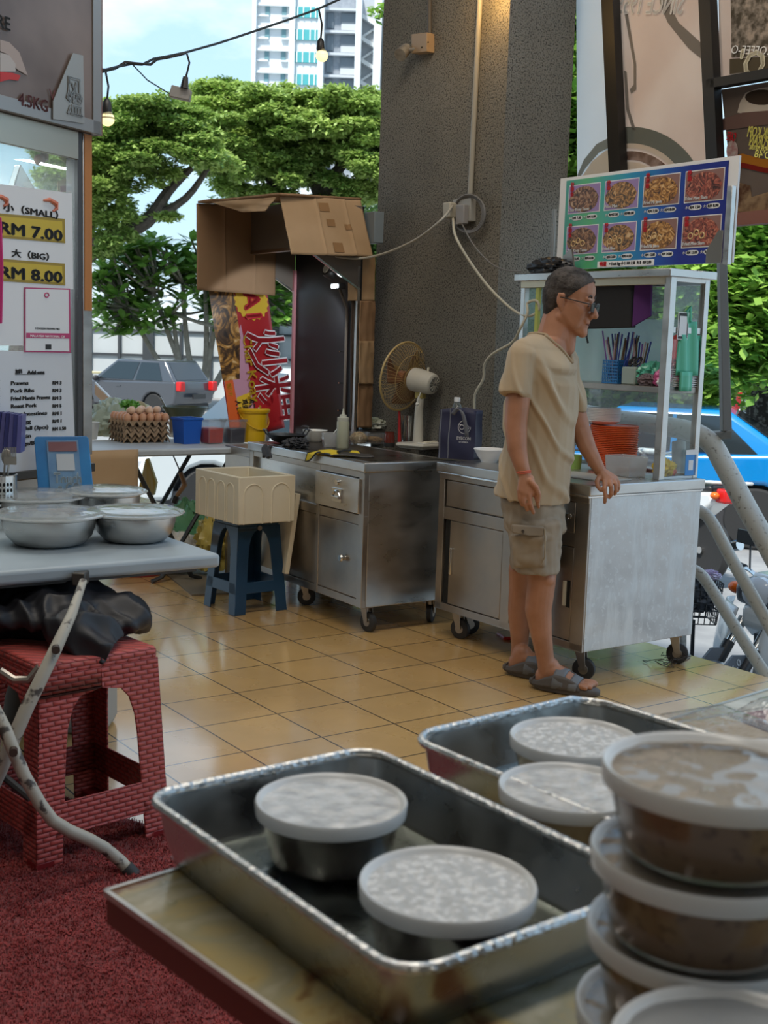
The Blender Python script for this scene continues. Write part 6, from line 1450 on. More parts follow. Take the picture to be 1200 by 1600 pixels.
FRM = mat('black frame', (.012, .011, .010), .5)
def bar(pts, w, nm='bar', m=FRM, t=bfr, off=.0):
    P_ = [bpl(*p, off) for p in pts]; MB().slab(P_, GU * -.05).build(nm, m, t, world=True)
bar([(948, -60), (966, -60), (981, 275), (963, 275)], 0); bar([(1100, -60), (1118, -60), (1133, 262), (1115, 262)], 0)
bar([(1115, 127), (1260, 100), (1260, 116), (1115, 141)], 0); bar([(1130, 337), (1260, 324), (1260, 346), (1130, 356)], 0, 'lower_rail', mat('rusty brown rail', (.22, .08, .05), .6))
bn1 = thing('coffee_banner', 'large beige translucent banner seen from behind between the black frame bars', 'banner', bpl(1040, 100), GA)
MB().slab([bpl(964, -60, -.02), bpl(1112, -60, -.02), bpl(1118, 268, -.02), bpl(976, 268, -.02)], GU * .002).build('cloth', trans_mat('beige banner cloth', (.80, .65, .55), (.86, .73, .63)), bn1, world=True, smooth=0)
GP = trans_mat('grey print', (.42, .38, .34)); CP = trans_mat('cream print', (.80, .72, .62))
def bshape(nm, pts, off, m, t): MB().slab([bpl(x, y, off) for x, y in pts], GU * .0006).build(nm, m, t, world=True, smooth=0)
bshape('grey_swoosh', [(1030, -50), (1050, -50), (1047, 10), (1060, 35), (1112, 82), (1113, 106), (1075, 75), (1043, 35), (1031, 5)], -.016, GP, bn1)
def ringpoly(cx, cy, rx, ry, rx2, ry2, a0, a1, n=18):
    o = [(cx + rx * math.cos(R(a0 + (a1 - a0) * i / n)), cy - ry * math.sin(R(a0 + (a1 - a0) * i / n))) for i in range(n + 1)]
    return o + [(cx + rx2 * math.cos(R(a1 - (a1 - a0) * i / n)), cy - ry2 * math.sin(R(a1 - (a1 - a0) * i / n))) for i in range(n + 1)]
bshape('cup_ring', ringpoly(985, 310, 115, 112, 88, 86, 25, 95), -.016, trans_mat('dark grey green print', (.30, .31, .27)), bn1)
bshape('cup_rim', ringpoly(985, 318, 92, 94, 84, 86, 30, 95), -.0155, CP, bn1)
bshape('coffee_photo', ringpoly(985, 320, 82, 84, 62, 70, 30, 95), -.015, trans_mat('coffee brown print', (.30, .20, .15), (.55, .42, .36), 14), bn1)
bshape('cup_white', ringpoly(985, 325, 62, 72, 1, 1, 20, 95), -.0145, CP, bn1)
bshape('thin_stroke', [(976, 22), (981, 22), (994, 100), (994, 140), (986, 146), (984, 140), (990, 132), (990, 100)], -.016, GP, bn1)
bshape('thin_stroke', [(975, 110), (979, 112), (983, 170), (994, 205), (988, 202), (978, 170)], -.016, GP, bn1)
Dv = (bpl(1100, 10) - bpl(980, 10)).normalized()
text('SINCE 1955', .125, frame(bpl(1015, 8, -.012), Dv, UP), mat('white lettering', (.9, .88, .86), .6), bn1, mirror=True, align='CENTER', bold=.002, wid=.42)
bn2 = thing('white_banner', 'tall pale grey banner left of the black frame bars', 'banner', bpl(930, 130), GA)
MB().slab([bpl(900, -60, -.03), bpl(955, -60, -.03), bpl(964, 290, -.03), bpl(902, 290, -.03)], GU * .002).build('cloth', trans_mat('pale grey banner cloth', (.86, .88, .88), (.88, .90, .90)), bn2, world=True, smooth=0)
bshape('cup_ring', [(902, 274), (912, 250), (932, 225), (962, 210), (963, 226), (936, 238), (915, 262), (906, 278)], -.026, trans_mat('pale green grey print', (.45, .47, .44)), bn2)
bshape('cup_photo', [(908, 278), (925, 252), (945, 236), (963, 230), (963, 290), (908, 290)], -.0255, CP, bn2)
bn3 = thing('coffee_banner', 'sepia coffee banner with old street drawing at the top right corner', 'banner', bpl(1180, 60), GA)
MB().slab([bpl(1122, -60, -.02), bpl(1260, -60, -.02), bpl(1260, 102, -.02), bpl(1124, 122, -.02)], GU * .002).build('cloth', MATS['beige banner cloth'], bn3, world=True, smooth=0)
bshape('sepia_drawing', [(1141, -50), (1260, -50), (1260, 84), (1143, 90)], -.016, trans_mat('sepia etching', (.20, .17, .13), (.68, .60, .52), 26), bn3)
bshape('dark_footer', [(1140, 92), (1260, 84), (1260, 100), (1140, 116)], -.016, trans_mat('brown footer', (.22, .18, .12)), bn3)
yl = mat('yellow lettering', (.82, .74, .15), .5)
text("'O'", .15, frame(bpl(1178, 102, -.012), Dv, UP), mat('cream lettering', (.85, .78, .58), .5), bn3, mirror=True, align='CENTER', bold=.003)
text('WHITE COFFEE-O', .05, frame(bpl(1200, 80, -.012), Dv, UP), mat('white lettering', (.9, .88, .86), .6), bn3, mirror=True, align='CENTER')
bn4 = thing('coffee_banner', 'dark brown coffee mixture banner below the cross bar at the right edge', 'banner', bpl(1180, 240), GA)
MB().slab([bpl(1127, 140, -.02), bpl(1260, 118, -.02), bpl(1260, 328, -.02), bpl(1148, 332, -.02)], GU * .002).build('cloth', trans_mat('brown banner cloth', (.20, .15, .12), (.26, .20, .16)), bn4, world=True, smooth=0)
bshape('bag_top', [(1128, 186), (1160, 176), (1260, 168), (1260, 186), (1128, 204)], -.016, trans_mat('brown pack print', (.28, .17, .14)), bn4)
bshape('coffee_cup', [(1152, 176), (1156, 160), (1165, 145), (1185, 138), (1215, 134), (1235, 150), (1225, 170), (1195, 174), (1180, 180)], -.0165, CP, bn4)
bshape('coffee_surface', ringpoly(1190, 152, 26, 12, 1, 1, 0, 360), -.0155, trans_mat('dark coffee', (.10, .07, .05)), bn4)
bshape('stripe', [(1140, 245), (1160, 240), (1190, 248), (1260, 252), (1260, 268), (1195, 262), (1160, 254), (1140, 256)], -.0155, trans_mat('orange stripe', (.62, .26, .04)), bn4)
bshape('stripe', [(1140, 256), (1160, 254), (1195, 262), (1260, 268), (1260, 276), (1195, 270), (1160, 262), (1140, 262)], -.015, trans_mat('red stripe', (.35, .04, .03)), bn4)
bshape('biscuits_photo', [(1143, 282), (1172, 290), (1174, 308), (1200, 300), (1260, 300), (1260, 328), (1148, 331)], -.015, trans_mat('biscuit print', (.55, .38, .22), (.20, .10, .06), 16), bn4)
bshape('round_portrait_badge', ringpoly(1144, 236, 9, 17, 1, 1, 0, 360), -.0145, trans_mat('pink badge', (.60, .32, .30), (.7, .6, .55), 40), bn4)
text('CAFE', .05, frame(bpl(1143, 214, -.012), Dv, UP), RPRINT, bn4, mirror=True, align='CENTER', bold=.001, wid=.05)
text('SERBUK KOPI', .062, frame(bpl(1196, 209, -.012), Dv, UP), yl, bn4, mirror=True, align='CENTER', bold=.001, wid=.19)
text('CAMPURAN', .066, frame(bpl(1196, 222, -.012), Dv, UP), yl, bn4, mirror=True, align='CENTER', bold=.001, wid=.17)
text('COFFEE POWDER MIXTURE', .025, frame(bpl(1196, 233, -.012), Dv, UP), yl, bn4, mirror=True, align='CENTER', wid=.17)
text("O'48", .045, frame(bpl(1192, 242, -.012), Dv, UP), yl, bn4, mirror=True, align='CENTER')
# hanging steel bracket frame over the railing
hs = thing('steel_hanger', 'grey steel upright with short foot bar behind the display case, over the blue car', 'bracket', at(1135, 560, 5.75))
MB().slab([at(1124, 360, 5.8), at(1135, 360, 5.8), at(1144, 674, 5.7), at(1130, 674, 5.7)], (.0, .06, 0)).build('upright', mat('grey painted steel', (.16, .16, .155), .5), hs, world=True, bev=.003)
MB().slab([at(1098, 676, 5.9), at(1144, 673, 5.65), at(1143, 686, 5.65), at(1098, 688, 5.9)], (.0, .08, 0)).build('foot_bar', mat('weathered grey steel', (.24, .24, .23), .6), hs, world=True, bev=.004)

# ================================================================ stair railing
RAILM = mat('worn white pipe paint', (.52, .51, .46), .45, col2=(.20, .18, .15), scale=55, contrast=(.60, .72), spec=.5)
def smoothpath(P_, k_=8):
    P_ = [V(p) for p in P_]; o = []
    for i in range(len(P_) - 1):
        p0, p1, p2, p3 = P_[max(0, i - 1)], P_[i], P_[i + 1], P_[min(len(P_) - 1, i + 2)]
        for j in range(k_):
            t_ = j / k_; o.append(.5 * ((2 * p1) + (p2 - p0) * t_ + (2 * p0 - 5 * p1 + 4 * p2 - p3) * t_ ** 2 + (3 * p1 - p0 - 3 * p2 + p3) * t_ ** 3))
    return o + [P_[-1]]
rl = thing('stair_railing', 'worn white pipe railing curving down past the cart to the street', 'railing', V((1.45, 5.35, 0)))
MB().tube(smoothpath([at(880, 640, 6.35), at(960, 655, 6.1), at(1040, 666, 5.92), at(1085, 676, 5.82), at(1112, 694, 5.76), at(1130, 724, 5.70), at(1165, 790, 5.58), at(1205, 862, 5.45), at(1260, 962, 5.3)]), .048, 20).build('top_rail', RAILM, rl, world=True, smooth=80)
MB().tube(smoothpath([at(1040, 790, 5.95), at(1075, 794, 5.85), at(1096, 800, 5.80), at(1112, 816, 5.75), at(1140, 868, 5.65), at(1175, 930, 5.5), at(1215, 1000, 5.38), at(1260, 1075, 5.25)]), .029, 16).build('middle_rail', RAILM, rl, world=True, smooth=80)
MB().tube(smoothpath([at(1030, 885, 5.95), at(1072, 888, 5.85), at(1090, 894, 5.80), at(1106, 912, 5.74), at(1135, 958, 5.62), at(1170, 1014, 5.48), at(1205, 1068, 5.35)]), .028, 16).build('lower_rail', RAILM, rl, world=True, smooth=80)
pb_ = fl(1061, 1026, 0); MB().cyl(pb_, V((pb_.x + .01, pb_.y + .3, .92)), .032, n=16).cyl(pb_, pb_ + UP * .012, .05, n=16).build('post', mat('worn grey pipe', (.33, .33, .31), .5, col2=(.15, .14, .12), scale=20), rl, world=True)
p2_ = at(985, 690, 6.05); MB().cyl(V((p2_.x, p2_.y, -.05)), p2_, .035, n=14).build('post', RAILM, rl, world=True)

# ================================================================ vehicles
TYRE = mat('tyre', (.018, .018, .018), .8); RIM = mat('alloy rim', (.50, .50, .52), .3, 1); CGL = mat('car glass', (.015, .022, .026), .05, spec=.8); LAMP = mat('clear lamp', (.55, .57, .6), .1)
TAIL = mat('red tail lamp', (.55, .015, .015), .2); BUMP = mat('dark trim', (.03, .03, .032), .6)
def wheel(t, x, y, r, w_=.2, z=None):
    z = r if z is None else z
    o = MB().lathe([(r * .62, -w_ / 2), (r * .93, -w_ / 2), (r, -w_ * .35), (r, w_ * .35), (r * .93, w_ / 2), (r * .62, w_ / 2)], (x, y, z), 36, Matrix.Rotation(R(90), 3, 'X')).build('wheel', TYRE, t)
    s = 1 if y > 0 else -1; g = MB().lathe([(0, .0), (r * .62, 0), (r * .66, .02), (r * .60, .02)], (x, y + s * (w_ / 2 - .035), z), 30, Matrix.Rotation(R(90 if s < 0 else -90), 3, 'X'))
    for i in range(5):
        a = i * 1.2566; c_, s_ = math.cos(a), math.sin(a); g.slab([V((x + c_ * .04 - s_ * .03, y + s * (w_ / 2 - .03), z + s_ * .04 + c_ * .03)), V((x + c_ * r * .6 - s_ * .04, y + s * (w_ / 2 - .03), z + s_ * r * .6 + c_ * .04)), V((x + c_ * r * .6 + s_ * .04, y + s * (w_ / 2 - .03), z + s_ * r * .6 - c_ * .04)), V((x + c_ * .04 + s_ * .03, y + s * (w_ / 2 - .03), z + s_ * .04 - c_ * .03))], (0, s * .02, 0))
    g.build('rim', RIM, o)
def car(lab, loc, yaw, paint, kind='sedan', sc=1.):
    t = thing('car', lab, 'car', loc, yaw); t.scale = (sc,) * 3; WH = .86
    if kind == 'sedan':
        top = [(-2.18, .45), (-2.2, .72), (-2.12, .98), (-1.62, 1.04), (-.6, .98), (.85, .94), (1.6, .86), (2.02, .72), (2.15, .52), (2.15, .25)]
        base = (-1.75, .95); roof = (-.98, .18); rz = 1.46; ax = (-1.32, 1.33)
    elif kind == 'hatch':
        top = [(-2.0, .40), (-2.05, .70), (-2.02, 1.02), (-1.2, 1.0), (.9, .96), (1.55, .90), (1.95, .74), (2.05, .52), (2.05, .25)]
        base = (-2.0, 1.0); roof = (-1.55, .12); rz = 1.58; ax = (-1.25, 1.28)
    else:
        top = [(-2.1, .40), (-2.15, .8), (-2.12, 1.08), (-1.2, 1.05), (.9, 1.02), (1.6, .98), (2.0, .82), (2.12, .6), (2.12, .3)]
        base = (-2.1, 1.1); roof = (-1.9, .25); rz = 1.75; ax = (-1.3, 1.33)
    wr_ = .33; poly = list(top)
    for a_ in ax[::-1]:
        poly += [(a_ + .40 * math.cos(R(q)), .30 + .40 * math.sin(R(q))) for q in range(0, 181, 20)]
    P_ = [V((x, -WH, z)) for x, z in poly]
    body = MB().slab(P_, (0, 2 * WH, 0)); body.build('body', paint, t, bev=.05, seg=3)
    MB().bb(-1.9, 1.9, -WH + .04, WH - .04, .22, .40).build('sill', BUMP, t)
    MB().bb(-1.9, 1.9, -WH + .10, WH - .10, .35, .9).build('inner_dark', DARK, t)
    bz = .96; zi = lambda x: bz
    ti = .16
    c8 = [V((base[0], -WH + .03, bz)), V((base[1], -WH + .03, bz)), V((base[1], WH - .03, bz)), V((base[0], WH - .03, bz)), V((roof[0], -WH + ti, rz)), V((roof[1], -WH + ti, rz)), V((roof[1], WH - ti, rz)), V((roof[0], WH - ti, rz))]
    MB().add(c8, [(0, 1, 2, 3), (4, 5, 6, 7), (0, 1, 5, 4), (1, 2, 6, 5), (2, 3, 7, 6), (3, 0, 4, 7)]).build('cabin', paint, t, bev=.06, seg=3)
    def win(A, B, C_, D_, a0, a1, b0, b1, nm='window'):
        A, B, C_, D_ = [V(q) for q in (A, B, C_, D_)]; n_ = (B - A).cross(D_ - A).normalized(); cen = V((-.4, 0, 1.1))
        if n_.dot((A + B) / 2 - cen) < 0: n_ = -n_
        f = lambda a, b: (A * (1 - a) + B * a) * (1 - b) + (D_ * (1 - a) + C_ * a) * b
        MB().slab([f(a0, b0) + n_ * .004, f(a1, b0) + n_ * .004, f(a1, b1) + n_ * .004, f(a0, b1) + n_ * .004], n_ * .008).build(nm, CGL, t, smooth=0, bev=.004)
    for s in (0, 1):
        q = (c8[0], c8[1], c8[5], c8[4]) if s == 0 else (c8[3], c8[2], c8[6], c8[7])
        win(*q, .50, .93, .10, .88); win(*q, .14, .47, .10, .88)
    win(c8[1], c8[2], c8[6], c8[5], .06, .94, .06, .92, 'windscreen'); win(c8[0], c8[3], c8[7], c8[4], .08, .92, .14, .90, 'rear_window')
    for a_ in ax:
        for s in (-1, 1): wheel(t, a_, s * (WH - .12), wr_)
    for s in (-1, 1):
        MB().ell((.72, s * (WH + .08), 1.02), (.07, .11, .08), 10).build('wing_mirror', BUMP if kind != 'sedan' else paint, t)
        MB().bb(1.88, 2.14, s * WH * .93 - .16 * (s > 0), s * WH * .93 + .16 * (s < 0), .60, .76).build('headlamp', LAMP, t, bev=.03)
        MB().bb(-2.2, -2.02, s * WH * .97 - .22 * (s > 0), s * WH * .97 + .22 * (s < 0), .76, 1.02).build('tail_lamp', TAIL, t, bev=.03)
        for x in ((-.2, .45),): MB().bb(-.12, .04, s * (WH + .005) - .012, s * (WH + .005) + .012, .82, .85).build('door_handle', paint, t)
    MB().bb(2.10, 2.17, -.55, .55, .35, .55).build('grille', BUMP, t, bev=.01)
    MB().bb(-2.21, -2.17, -.28, .28, .55, .68).build('number_plate', mat('plate black', (.02, .02, .02), .4), t)
    return t
def pnt(n, c): return mat(n, c, .22, 0, coat=.8, spec=.6)
ground = -1.0
def onG(px, Y): p = at(px, 600, Y); return V((p.x, p.y, ground))
car('grey hatchback parked before the pale hoarding, seen from the rear side', onG(215, 36.5), math.atan2(.48, -.88), pnt('grey blue paint', (.05, .055, .065)), 'hatch', 1.04)
car('white van-like car parked behind the egg table and red banner', onG(462, 16.5), math.atan2(-.42, -.90), pnt('white paint', (.62, .66, .66)), 'mpv', 1.12)
car('bright blue sedan parked beyond the stair railing at right', V((3.30, 15.9, ground)), math.atan2(.30, -.95), pnt('bright blue paint', (.0, .19, .50)), 'sedan', 1.13)
car('white van parked far behind the blue sedan at right', V((8.6, 27, ground)), math.atan2(.2, -.98), pnt('white paint', (.62, .66, .66)), 'mpv', 1.15)
def bike(lab, loc, yaw, paint, parts='front', tilt=0):
    t = thing('motorcycle', lab, 'motorcycle', loc, yaw); t.rotation_euler = (tilt, 0, yaw)
    GR = mat('dark grey fairing', (.10, .11, .125), .3, coat=.4)
    def whl(x): 
        o = MB().lathe([(.20, -.035), (.27, -.045), (.295, 0), (.27, .045), (.20, .035)], (x, 0, .295), 40, Matrix.Rotation(R(90), 3, 'X')).build('wheel', TYRE, t)
        g = MB().lathe([(.19, -.012), (.215, -.015), (.215, .015), (.19, .012)], (x, 0, .295), 36, Matrix.Rotation(R(90), 3, 'X')).cyl((x, -.06, .295), (x, .06, .295), .03)
        for i in range(18): a = i * .349; g.cyl((x + .03 * math.cos(a), 0, .295 + .03 * math.sin(a)), (x + .2 * math.cos(a + .2), 0, .295 + .2 * math.sin(a + .2)), .0025, n=5)
        g.build('spoked_rim', CHROME, o)
    whl(.70); whl(-.60)
    for s in (-1, 1):
        MB().tube([(.70, s * .085, .30), (.32, s * .085, .82)], [.022, .028], 12).build('fork', CHROME, t)
        MB().tube([(.63, s * .088, .40), (.42, s * .088, .69)], .034, 12).build('fork_cover', BLACK, t)
    MB().sheet(lambda a, b: V((.70 + .335 * math.cos(R(20 + 130 * a)), (-.065 + .13 * b), .295 + .335 * math.sin(R(20 + 130 * a)) - .03 * abs(b - .5) * 2)), 20, 6).build('front_mudguard', GR, t, solid=.012)
    for s in (-1, 1): MB().slab([(.82, s * .068, .50), (.60, s * .068, .68), (.44, s * .072, .66), (.52, s * .07, .44), (.68, s * .068, .38)], (0, s * .012, 0)).build('mudguard_side', GR, t, bev=.005)
    MB().tube([(.30, 0, .95), (.20, 0, .45), (-.2, 0, .38)], .04, 12).build('frame_tube', BLACK, t)
    for s in (-1, 1):                      # leg shields
        MB().sheet(lambda a, b: V((.36 - .22 * a + .10 * math.sin(b * 3.1) - .06 * b, s * (.10 + .20 * math.sin(a * 1.9)), .88 - .62 * b)), 10, 14).build('leg_shield', paint, t, solid=.008)
    MB().slab([(.23, -.10, .70), (.38, -.06, .80), (.38, -.06, .90), (.24, -.13, .96)], (0, .2, 0)).build('front_cowl', paint, t, bev=.03)
    MB().box((.26, 0, .98), (.20, .30, .13), Matrix.Rotation(R(12), 3, 'Y')).build('headlamp_housing', GR, t, bev=.04, seg=3)
    MB().lathe([(0, .07), (.05, .062), (.085, .035), (.092, 0), (0, 0)], (.32, 0, .99), 24, Matrix.Rotation(R(80), 3, 'Y'), sy=1.15).build('headlamp_glass', LAMP, t)
    for s in (-1, 1):
        MB().ell((.28, s * .19, .97), (.035, .055, .035), 10).build('indicator', mat('orange lens', (.75, .13, .01), .2), t)
        MB().tube([(.20, s * .06, 1.02), (.16, s * .2, 1.06), (.08, s * .34, 1.05)], .012, 8).build('handlebar', CHROME, t)
        MB().tube([(.125, s * .26, 1.06), (.06, s * .37, 1.05)], .019, 12).build('grip', RUB, t)
        MB().tube([(.16, s * .2, 1.06), (.13, s * .24, 1.20)], .006, 6).box((.13, s * .27, 1.24), (.02, .13, .08)).build('mirror', BLACK, t)
        MB().tube([(.21, s * .2, 1.03), (.15, s * .36, 1.03)], .006, 6).build('brake_lever', CHROME, t)
    MB().box((.2, 0, 1.06), (.14, .2, .05)).build('instrument_cover', paint, t, bev=.02)
    MB().sheet(lambda a, b: V((.05 - .75 * a, (-.13 + .26 * b) * (1 - .25 * a), .76 + .05 * a + .03 * math.sin(b * 3.14))), 12, 8).build('seat', BLACK, t, solid=.06)
    MB().slab([(.02, -.11, .45), (.0, -.12, .72), (-.72, -.10, .80), (-.78, -.09, .72), (-.5, -.11, .52)], (0, .22, 0)).build('side_body', paint, t, bev=.03)
    MB().box((-.02, 0, .30), (.36, .22, .20)).cyl((.10, -.10, .30), (.10, .10, .30), .09).build('engine', mat('engine metal', (.28, .28, .28), .45, .9), t, bev=.02)
    MB().tube([(-.1, -.14, .22), (-.45, -.15, .26), (-.85, -.15, .38)], [.025, .045, .045], 14).build('exhaust', CHROME, t)
    MB().box((-.82, 0, .78), (.12, .20, .12)).build('tail_lamp', TAIL, t, bev=.02)
    for s in (-1, 1): MB().ell((-.80, s * .14, .78), (.04, .04, .03), 8).build('rear_indicator', MATS['orange lens'], t)
    g = MB().tube([(-.45, -.10, .86), (-.95, -.11, .90), (-.97, 0, .90), (-.95, .11, .90), (-.45, .10, .86)], .013, 8).tube([(-.7, -.1, .88), (-.7, .1, .88)], .01, 6); g.build('rear_rack', WHITE if parts == 'rear' else CHROME, t)
    return t
WBP = pnt('white motorcycle paint', (.66, .68, .68))
b1 = bike('white motorcycle parked at the foot of the stair railing, headlamp to the right', V((2.36, 7.08, ground)), R(217), WBP, tilt=R(-4))
text('16.0', .07, chain(b1) @ frame(V((.62, .0835, .56)), V((-1, 0, .9)), V((.9, 0, 1))), WPRINT, b1, bold=.001)
b2 = bike('second motorcycle behind the first, showing its big red tail lamp and white rack', V((2.9, 12.87, ground)), R(118), WBP, 'rear', tilt=R(3)); b2.scale = (1.2,) * 3
# wire basket with black bag on the second motorcycle row
wb2 = thing('wire_basket', 'black wire basket holding a black bag between cart and railing', 'basket', at(1085, 945, 6.9))
g = MB()
for zz in (-.14, -.10, -.06, -.02, .02, .06, .10): g.tube([wb2.location + V((x * (.115 + zz * .1), y * (.12 + zz * .1), zz + .05)) for x, y in ((-1, -1), (1, -1), (1, 1), (-1, 1))], .004, 5, closed=True)
for i in range(7):
    for s in (-1, 1):
        g.tube([wb2.location + V((-.1 + .033 * i, s * .11, -.09)), wb2.location + V((-.12 + .04 * i, s * .13, .15))], .003, 5); g.tube([wb2.location + V((s * .105, -.1 + .033 * i, -.09)), wb2.location + V((s * .125, -.12 + .04 * i, .15))], .003, 5)
g.tube([wb2.location + V((0, 0, -.09)), wb2.location + V((.02, .05, -.35)), wb2.location + V((0, .1, -.9))], .012, 8)
g.build('wires', BLACK, wb2, world=True)
bbg = crumple('black_bag', (0, 0, 0), (.12, .12, .12), mat('dark bag nylon', (.02, .022, .028), .45), None, 71, .35, 3); bbg.location = wb2.location + V((0, 0, -.03)); tag(bbg, 'black nylon bag stuffed in the wire basket behind the cart', 'bag')
bbp = crumple('purple_cloth', (0, 0, 0), (.06, .05, .03), mat('purple white cloth', (.35, .25, .45), .6, col2=(.6, .55, .65), scale=30), None, 72, .5, 5); bbp.location = wb2.location + V((.06, -.05, .16)); tag(bbp, 'small purple and white cloth on top of the black bag in the wire basket', 'cloth')
# ================================================================ hoarding, railings, walls beyond
hw = thing('hoarding_fence', 'pale grey panel hoarding with dark frame behind the parked cars at left', 'fence', V((-9, 48, ground)))
HY = 48
a_, b_ = at(60, 497, HY), at(640, 505, HY)
MB().slab([V((a_.x, HY, ground)), V((b_.x, HY, ground)), V((b_.x, HY, a_.z)), V((a_.x, HY, a_.z))], (0, .06, 0)).build('panels', mat('pale panels', (.44, .47, .48), .6, col2=(.50, .53, .54), scale=.5), hw, world=True, smooth=0)
for y in (518, 556):
    z = at(200, y, HY).z; MB().slab([V((a_.x, HY - .03, z)), V((b_.x, HY - .03, z)), V((b_.x, HY - .03, z + .09)), V((a_.x, HY - .03, z + .09))], (0, -.05, 0)).build('rail', mat('dark frame', (.04, .045, .05), .5), hw, world=True)
for x, w_ in ((100, .08), (142, .08), (187, .10), (232, .42), (283, .10), (330, .10), (380, .10), (430, .3), (480, .10), (530, .1), (580, .1)):
    X = at(x, 540, HY).x; MB().bb(X - w_ / 2, X + w_ / 2, HY - .12, HY - .03, ground, a_.z).build('upright', MATS['dark frame'], hw, world=True)
yr = thing('yellow_railing', 'pale yellow street railing before the hoarding at far left', 'railing', onG(150, 43))
g = MB(); A = at(90, 580, 43); B = at(192, 580, 43)
for z in (A.z, A.z - .42): g.tube([V((A.x, 43, z)), V((B.x, 43, z))], .045, 6)
for i in range(12): X = A.x + (B.x - A.x) * i / 11; g.tube([V((X, 43, A.z - .4)), V((X, 43, ground))], .025, 5)
g.build('bars', mat('cream yellow paint', (.55, .50, .30), .5), yr, world=True)
# right far: grid fence, wall, red flag
fw = thing('grid_fence', 'white mesh fence beyond the blue sedan at right', 'fence', onG(1120, 24))
g = MB(); 
for i in range(40): X = at(1040, 600, 24).x + i * .12; g.tube([V((X, 24, ground)), V((X, 24, 1.2))], .012, 4)
for z in (-.6, -.2, .2, .6, 1.0, 1.2): g.tube([V((at(1040, 600, 24).x, 24, z)), V((at(1040, 600, 24).x + 4.8, 24, z))], .02, 5)
g.build('mesh', mat('white mesh paint', (.55, .6, .62), .5), fw, world=True)
rf = thing('red_flag', 'red feather flag beyond the blue sedan at right', 'flag', onG(1155, 20))
MB().slab([at(1146, 640, 20), at(1150, 610, 20), at(1160, 592, 20), at(1172, 586, 20), at(1170, 600, 20), at(1160, 612, 20), at(1155, 640, 20)], (0, .03, 0)).build('cloth', REDP, rf, world=True)
MB().tube([V((at(1146, 640, 20).x, 20, ground)), at(1146, 640, 20), at(1152, 605, 20)], .02, 6).build('pole', CHROME, rf, world=True)
gw = MB().bb(6, 30, 40, 40.3, ground, 2.4).build('garden_wall', mat('stone wall', (.30, .28, .26), .8, col2=(.4, .38, .36), scale=2), None, smooth=0); tag(gw, 'low grey boundary wall far behind the blue sedan', 'wall')

# ================================================================ tower block
TY = 150
tw = thing('tower_block', 'tall pale residential tower with teal windows rising behind the trees', 'building', V((-14, TY, ground)))
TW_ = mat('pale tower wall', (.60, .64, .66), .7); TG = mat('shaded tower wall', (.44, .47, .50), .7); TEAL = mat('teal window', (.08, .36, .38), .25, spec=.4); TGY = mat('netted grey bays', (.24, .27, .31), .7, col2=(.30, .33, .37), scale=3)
tz = lambda y: at(500, y, TY).z
tx = lambda x: at(x, 60, TY).x
z0, z1 = -1, 42
MB().bb(tx(398), tx(457), TY, TY + 10, z0, z1).build('left_wing', TW_, tw, world=True, smooth=0)
MB().bb(tx(457), tx(502), TY - .4, TY + 10, z0, z1).build('window_wing', TW_, tw, world=True, smooth=0)
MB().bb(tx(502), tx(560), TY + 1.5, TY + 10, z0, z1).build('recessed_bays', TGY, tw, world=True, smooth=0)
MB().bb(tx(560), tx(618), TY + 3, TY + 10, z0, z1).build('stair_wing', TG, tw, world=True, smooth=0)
for x, w_ in ((398, .25), (457, .35), (502, .35), (560, .35), (590, .45), (612, .3)): MB().bb(tx(x) - w_, tx(x) + w_, TY - 1, TY + 3, z0, z1).build('pilaster', TW_, tw, world=True, smooth=0)
fs_ = tz(46) - tz(81)
for k_ in range(-3, 8):
    zf = tz(81) + fs_ * k_
    if zf > z1 or zf < 10: continue
    MB().bb(tx(396), tx(460), TY - .5, TY, zf - .15, zf + .15).bb(tx(396), tx(420), TY - .4, TY, zf - fs_ * .52, zf - fs_ * .46).bb(tx(440), tx(457), TY - .4, TY, zf - fs_ * .52, zf - fs_ * .46).build('ledge', mat('white ledge', (.72, .75, .76), .6), tw, world=True)
    for x0_, x1_ in ((414, 421), (440, 447)): MB().bb(tx(x0_), tx(x1_), TY - .12, TY, zf - fs_ * .45, zf - fs_ * .05).build('window', mat('dim teal window', (.14, .26, .29), .3), tw, world=True)
    w_ = MB().bb(tx(458), tx(499), TY - .6, TY - .4, zf - fs_ * .55, zf - fs_ * .08).build('window', TEAL, tw, world=True)
    g = MB()
    for x in (465, 474, 485, 493): g.bb(tx(x) - .06, tx(x) + .06, TY - .7, TY - .6, zf - fs_ * .55, zf - fs_ * .08)
    g.build('mullions', MATS['white ledge'], w_, world=True)
    MB().bb(tx(503), tx(560), TY + .6, TY + 1.5, zf - .16, zf + .12).bb(tx(532), tx(558), TY + 1.0, TY + 1.5, zf - fs_ * .9, zf - fs_ * .62).build('balcony_slab', mat('bay edge', (.50, .53, .56), .6), tw, world=True)
    MB().bb(tx(532), tx(558), TY + 1.3, TY + 1.6, zf - fs_ * .6, zf - fs_ * .1).bb(tx(510), tx(520), TY + 1.3, TY + 1.6, zf - fs_ * .8, zf - fs_ * .1).build('bay_glazing', mat('dark bay glass', (.14, .17, .20), .3), tw, world=True)
    g = MB().slab([V((tx(563), TY + 2, zf)), V((tx(590), TY + 2, zf - fs_ * .45)), V((tx(590), TY + 2, zf - fs_ * .45 - .5)), V((tx(563), TY + 2, zf - .5))], (0, 1, 0))
    g.slab([V((tx(590), TY + 2.6, zf - fs_ * .45)), V((tx(563), TY + 2.6, zf - fs_)), V((tx(563), TY + 2.6, zf - fs_ - .3)), V((tx(590), TY + 2.6, zf - fs_ * .45 - .3))], (0, 1, 0))
    g.build('stair_flight', MATS['white ledge'], tw, world=True)

